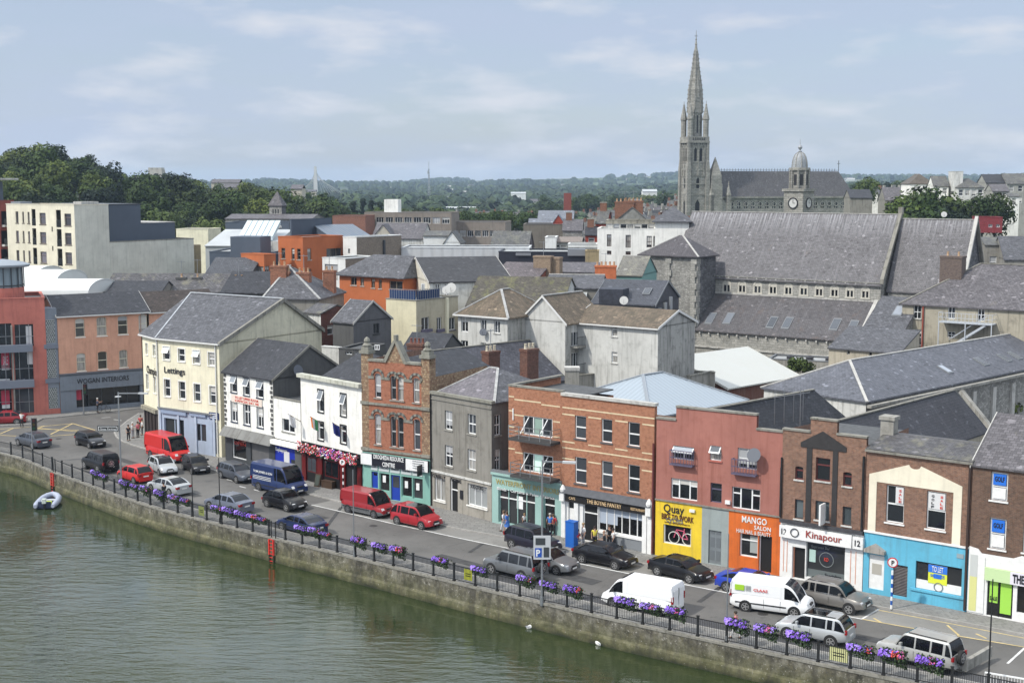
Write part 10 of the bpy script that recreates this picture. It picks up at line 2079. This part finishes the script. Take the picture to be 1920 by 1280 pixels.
 for i in (0,1):M=MB();x,y,z_=foot[i];M.hexa([((x-.07)*s,(y-.045)*s,(z_-.06)*s),((x+.2)*s,(y-.04)*s,(z_-.06)*s),((x+.2)*s,(y+.04)*s,(z_-.06)*s),((x-.07)*s,(y+.045)*s,(z_-.06)*s)],[((x-.06)*s,(y-.04)*s,(z_+.04)*s),((x+.15)*s,(y-.035)*s,(z_-.0)*s),((x+.15)*s,(y+.035)*s,(z_-.0)*s),((x-.06)*s,(y+.04)*s,(z_+.04)*s)],BT);M.build('shoe',o)
 M=MB();c=(hd[0]-.02,0,hd[2]+.05);M.lathe((c[0]*s,0,c[2]*s),[(.06*s,-.14*s if hairlong else -.07*s),(.105*s,-.03*s),(.11*s,.03*s),(.085*s,.085*s),(.03*s,.11*s)],12,plain('cap %.2f'%hat[0],hat,.8)if hat else HR);M.build('hat' if hat else 'hair',o,True,80)
 # face
 M=MB();fx_=hd[0]+.09;
 for s_ in (-1,1):M.box(fx_*s,(s_*.035-.012)*s,(hd[2]+.012)*s,(fx_+.008)*s,(s_*.035+.012)*s,(hd[2]+.026)*s,BT);
 M.box(fx_*s,-.025*s,(hd[2]-.055)*s,(fx_+.006)*s,.025*s,(hd[2]-.045)*s,plain('lips',(.3,.1,.08),.6));M.hexa([(fx_*s,-.014*s,(hd[2]-.03)*s),((fx_+.022)*s,-.005*s,(hd[2]-.03)*s),((fx_+.022)*s,.005*s,(hd[2]-.03)*s),(fx_*s,.014*s,(hd[2]-.03)*s)],[(fx_*s,-.006*s,(hd[2]+.015)*s),((fx_+.004)*s,-.003*s,(hd[2]+.015)*s),((fx_+.004)*s,.003*s,(hd[2]+.015)*s),(fx_*s,.006*s,(hd[2]+.015)*s)],SK);M.build('face',o)
 M=MB()
 for s_ in (-1,1):M.box((hd[0]-.02)*s,(s_*.092-.01)*s,(hd[2]-.03)*s,(hd[0]+.02)*s,(s_*.092+.01)*s,(hd[2]+.03)*s,SK)
 M.build('ears',o)
 return o
W_=(.65,.65,.65);K_=(.02,.02,.025);Bl=(.05,.15,.45);Rd=(.5,.04,.05);Gy=(.25,.26,.28);Pk=(.6,.12,.2);Yl=(.65,.55,.08)
person(241,826,'person in dark coat with white bag at the pavement corner',K_,K_,face=R(-40),pose='stand')
person(249,821,'person in pale grey top pointing across the road',(.5,.5,.52),(.3,.3,.33),face=R(-20),pose='reach',hat=(.6,.6,.58))
person(259,820,'person in pink red jacket in the middle of the corner group',Pk,K_,face=R(150))
person(267,815,'person in white top beside the brown shop front',W_,K_,face=R(200),pose='stand')
person(264,807,'person in red top at the back of the corner group',Rd,K_,face=R(-60))
person(41,800,'person in white shirt bending at the terracotta building door',W_,K_,face=R(90),pose='reach')
person(945,996,'woman in white top walking past the mint green shop',W_,(.6,.6,.62),(.12,.08,.05),1.66,R(140),'walk',hairlong=True)
person(951,998,'woman in blue dress with red bag walking past the mint green shop',Bl,Bl,(.08,.05,.03),1.66,R(140),'walk',skirt=True,hairlong=True)
person(976,983,'person in black standing in the mint green shop window',K_,K_,face=R(-90))
person(983,990,'fair haired child beside the mint green shop window',W_,K_,(.3,.2,.1),1.2,R(-60))
person(1000,989,'woman in white seated outside the mint green shop',W_,K_,(.1,.06,.04),1.65,R(-150),'sit')
person(1031,1003,'person in blue shirt with bag standing by the mint green door',Bl,K_,(.4,.38,.35),1.72,R(60))
person(1037,1003,'person in red top beside the blue shirted one',Rd,K_,(.1,.06,.04),1.65,R(80))
person(1083,1023,'person in red seated beside the blue cabinet',Rd,Gy,(.1,.06,.04),1.65,R(-30),'sit')
person(1094,1023,'person in white shirt standing at the cafe door',W_,Gy,(.3,.28,.25),1.75,R(200))
person(1115,1026,'woman in yellow and black top in the cafe doorway',Yl,K_,(.03,.02,.02),1.62,R(-80),hairlong=True)
person(1133,1028,'bald man in dark jacket seated at the cafe table',K_,K_,(.35,.22,.16),1.75,R(180),'sit')
person(1142,1027,'person in dark jacket standing behind the cafe table',K_,K_,(.06,.04,.03),1.75,R(-60))
person(1150,1031,'woman in white vest and dark skirt beside the cafe window',W_,K_,(.03,.02,.02),1.65,R(180),skirt=True,hairlong=True)
person(1494,1081,'man in black standing in the doorway of the white cafe number twelve',K_,K_,(.2,.15,.12),1.78,R(-90))
person(1379,1196,'person in pink top walking beside the quay railing',Pk,W_,(.04,.03,.02),1.65,R(150),'walk')
person(308,941,'person in dark clothes walking behind the railing by the silver coupe',K_,K_,(.03,.02,.02),1.7,R(140),'walk')
person(671,921,'person in white seated outside the pub',W_,K_,(.06,.04,.03),1.7,R(-60),'sit')
# person with a bicycle before the interiors shop
person(183,773,'person in dark jacket and helmet holding a bicycle at the interiors shop',(.08,.09,.14),K_,h=1.72,face=R(10),pose='reach',hat=(.6,.6,.6))
p=G(194,773,.12);o=empty('bicycle',(p.x,p.y,.12),R(30),'dark bicycle held on the pavement before the interiors shop','bicycle');
for x,nm in ((-.52,'wheel'),(.52,'wheel')):
 M=MB()
 for k in range(18):a,c=2*math.pi*k/18,2*math.pi*(k+1)/18;M.bar((.33*math.cos(a),0,.33*math.sin(a)),(.33*math.cos(c),0,.33*math.sin(c)),.035,TYR)
 for k in range(6):a=math.pi*k/6;M.bar((.33*math.cos(a),0,.33*math.sin(a)),(-.33*math.cos(a),0,-.33*math.sin(a)),.008,STEEL)
 w_=M.build(nm,o);w_.location=(x,0,.35)
M=MB()
for a,c in (((-.52,0,.35),(-.1,0,.3)),((-.1,0,.3),(.38,0,.75)),((-.1,0,.3),(-.22,0,.85)),((-.22,0,.78),(.38,0,.8)),((.38,0,.85),(.52,0,.35)),((-.22,0,.78),(-.52,0,.35))):M.bar(a,c,.04,plain('bike frame grey',(.1,.1,.12),.4))
M.build('frame',o);M=MB();M.box(-.34,-.07,.86,-.1,.07,.92,BLK);M.build('saddle',o);M=MB();M.bar((.36,-.28,.98),(.36,.28,.98),.035,BLK);M.bar((.37,0,.84),(.36,0,.98),.03,BLK);M.build('handlebar',o)
# ================= haze
M=MB();HZ=bpy.data.materials.new('haze air');HZ.use_nodes=True;nt=HZ.node_tree;nt.nodes.clear();out=N(nt,'ShaderNodeOutputMaterial');pv=N(nt,'ShaderNodeVolumePrincipled');pv.inputs['Color'].default_value=(.62,.78,1,1);pv.inputs['Density'].default_value=.00011;pv.inputs['Anisotropy'].default_value=.2;L(nt,pv.outputs[0],out.inputs['Volume'])
M.box(-4800,-700,-9,4800,6500,84,HZ);hz=M.build('haze');tag(hz,'thin pale air haze over the town and hills',None,kind='stuff')
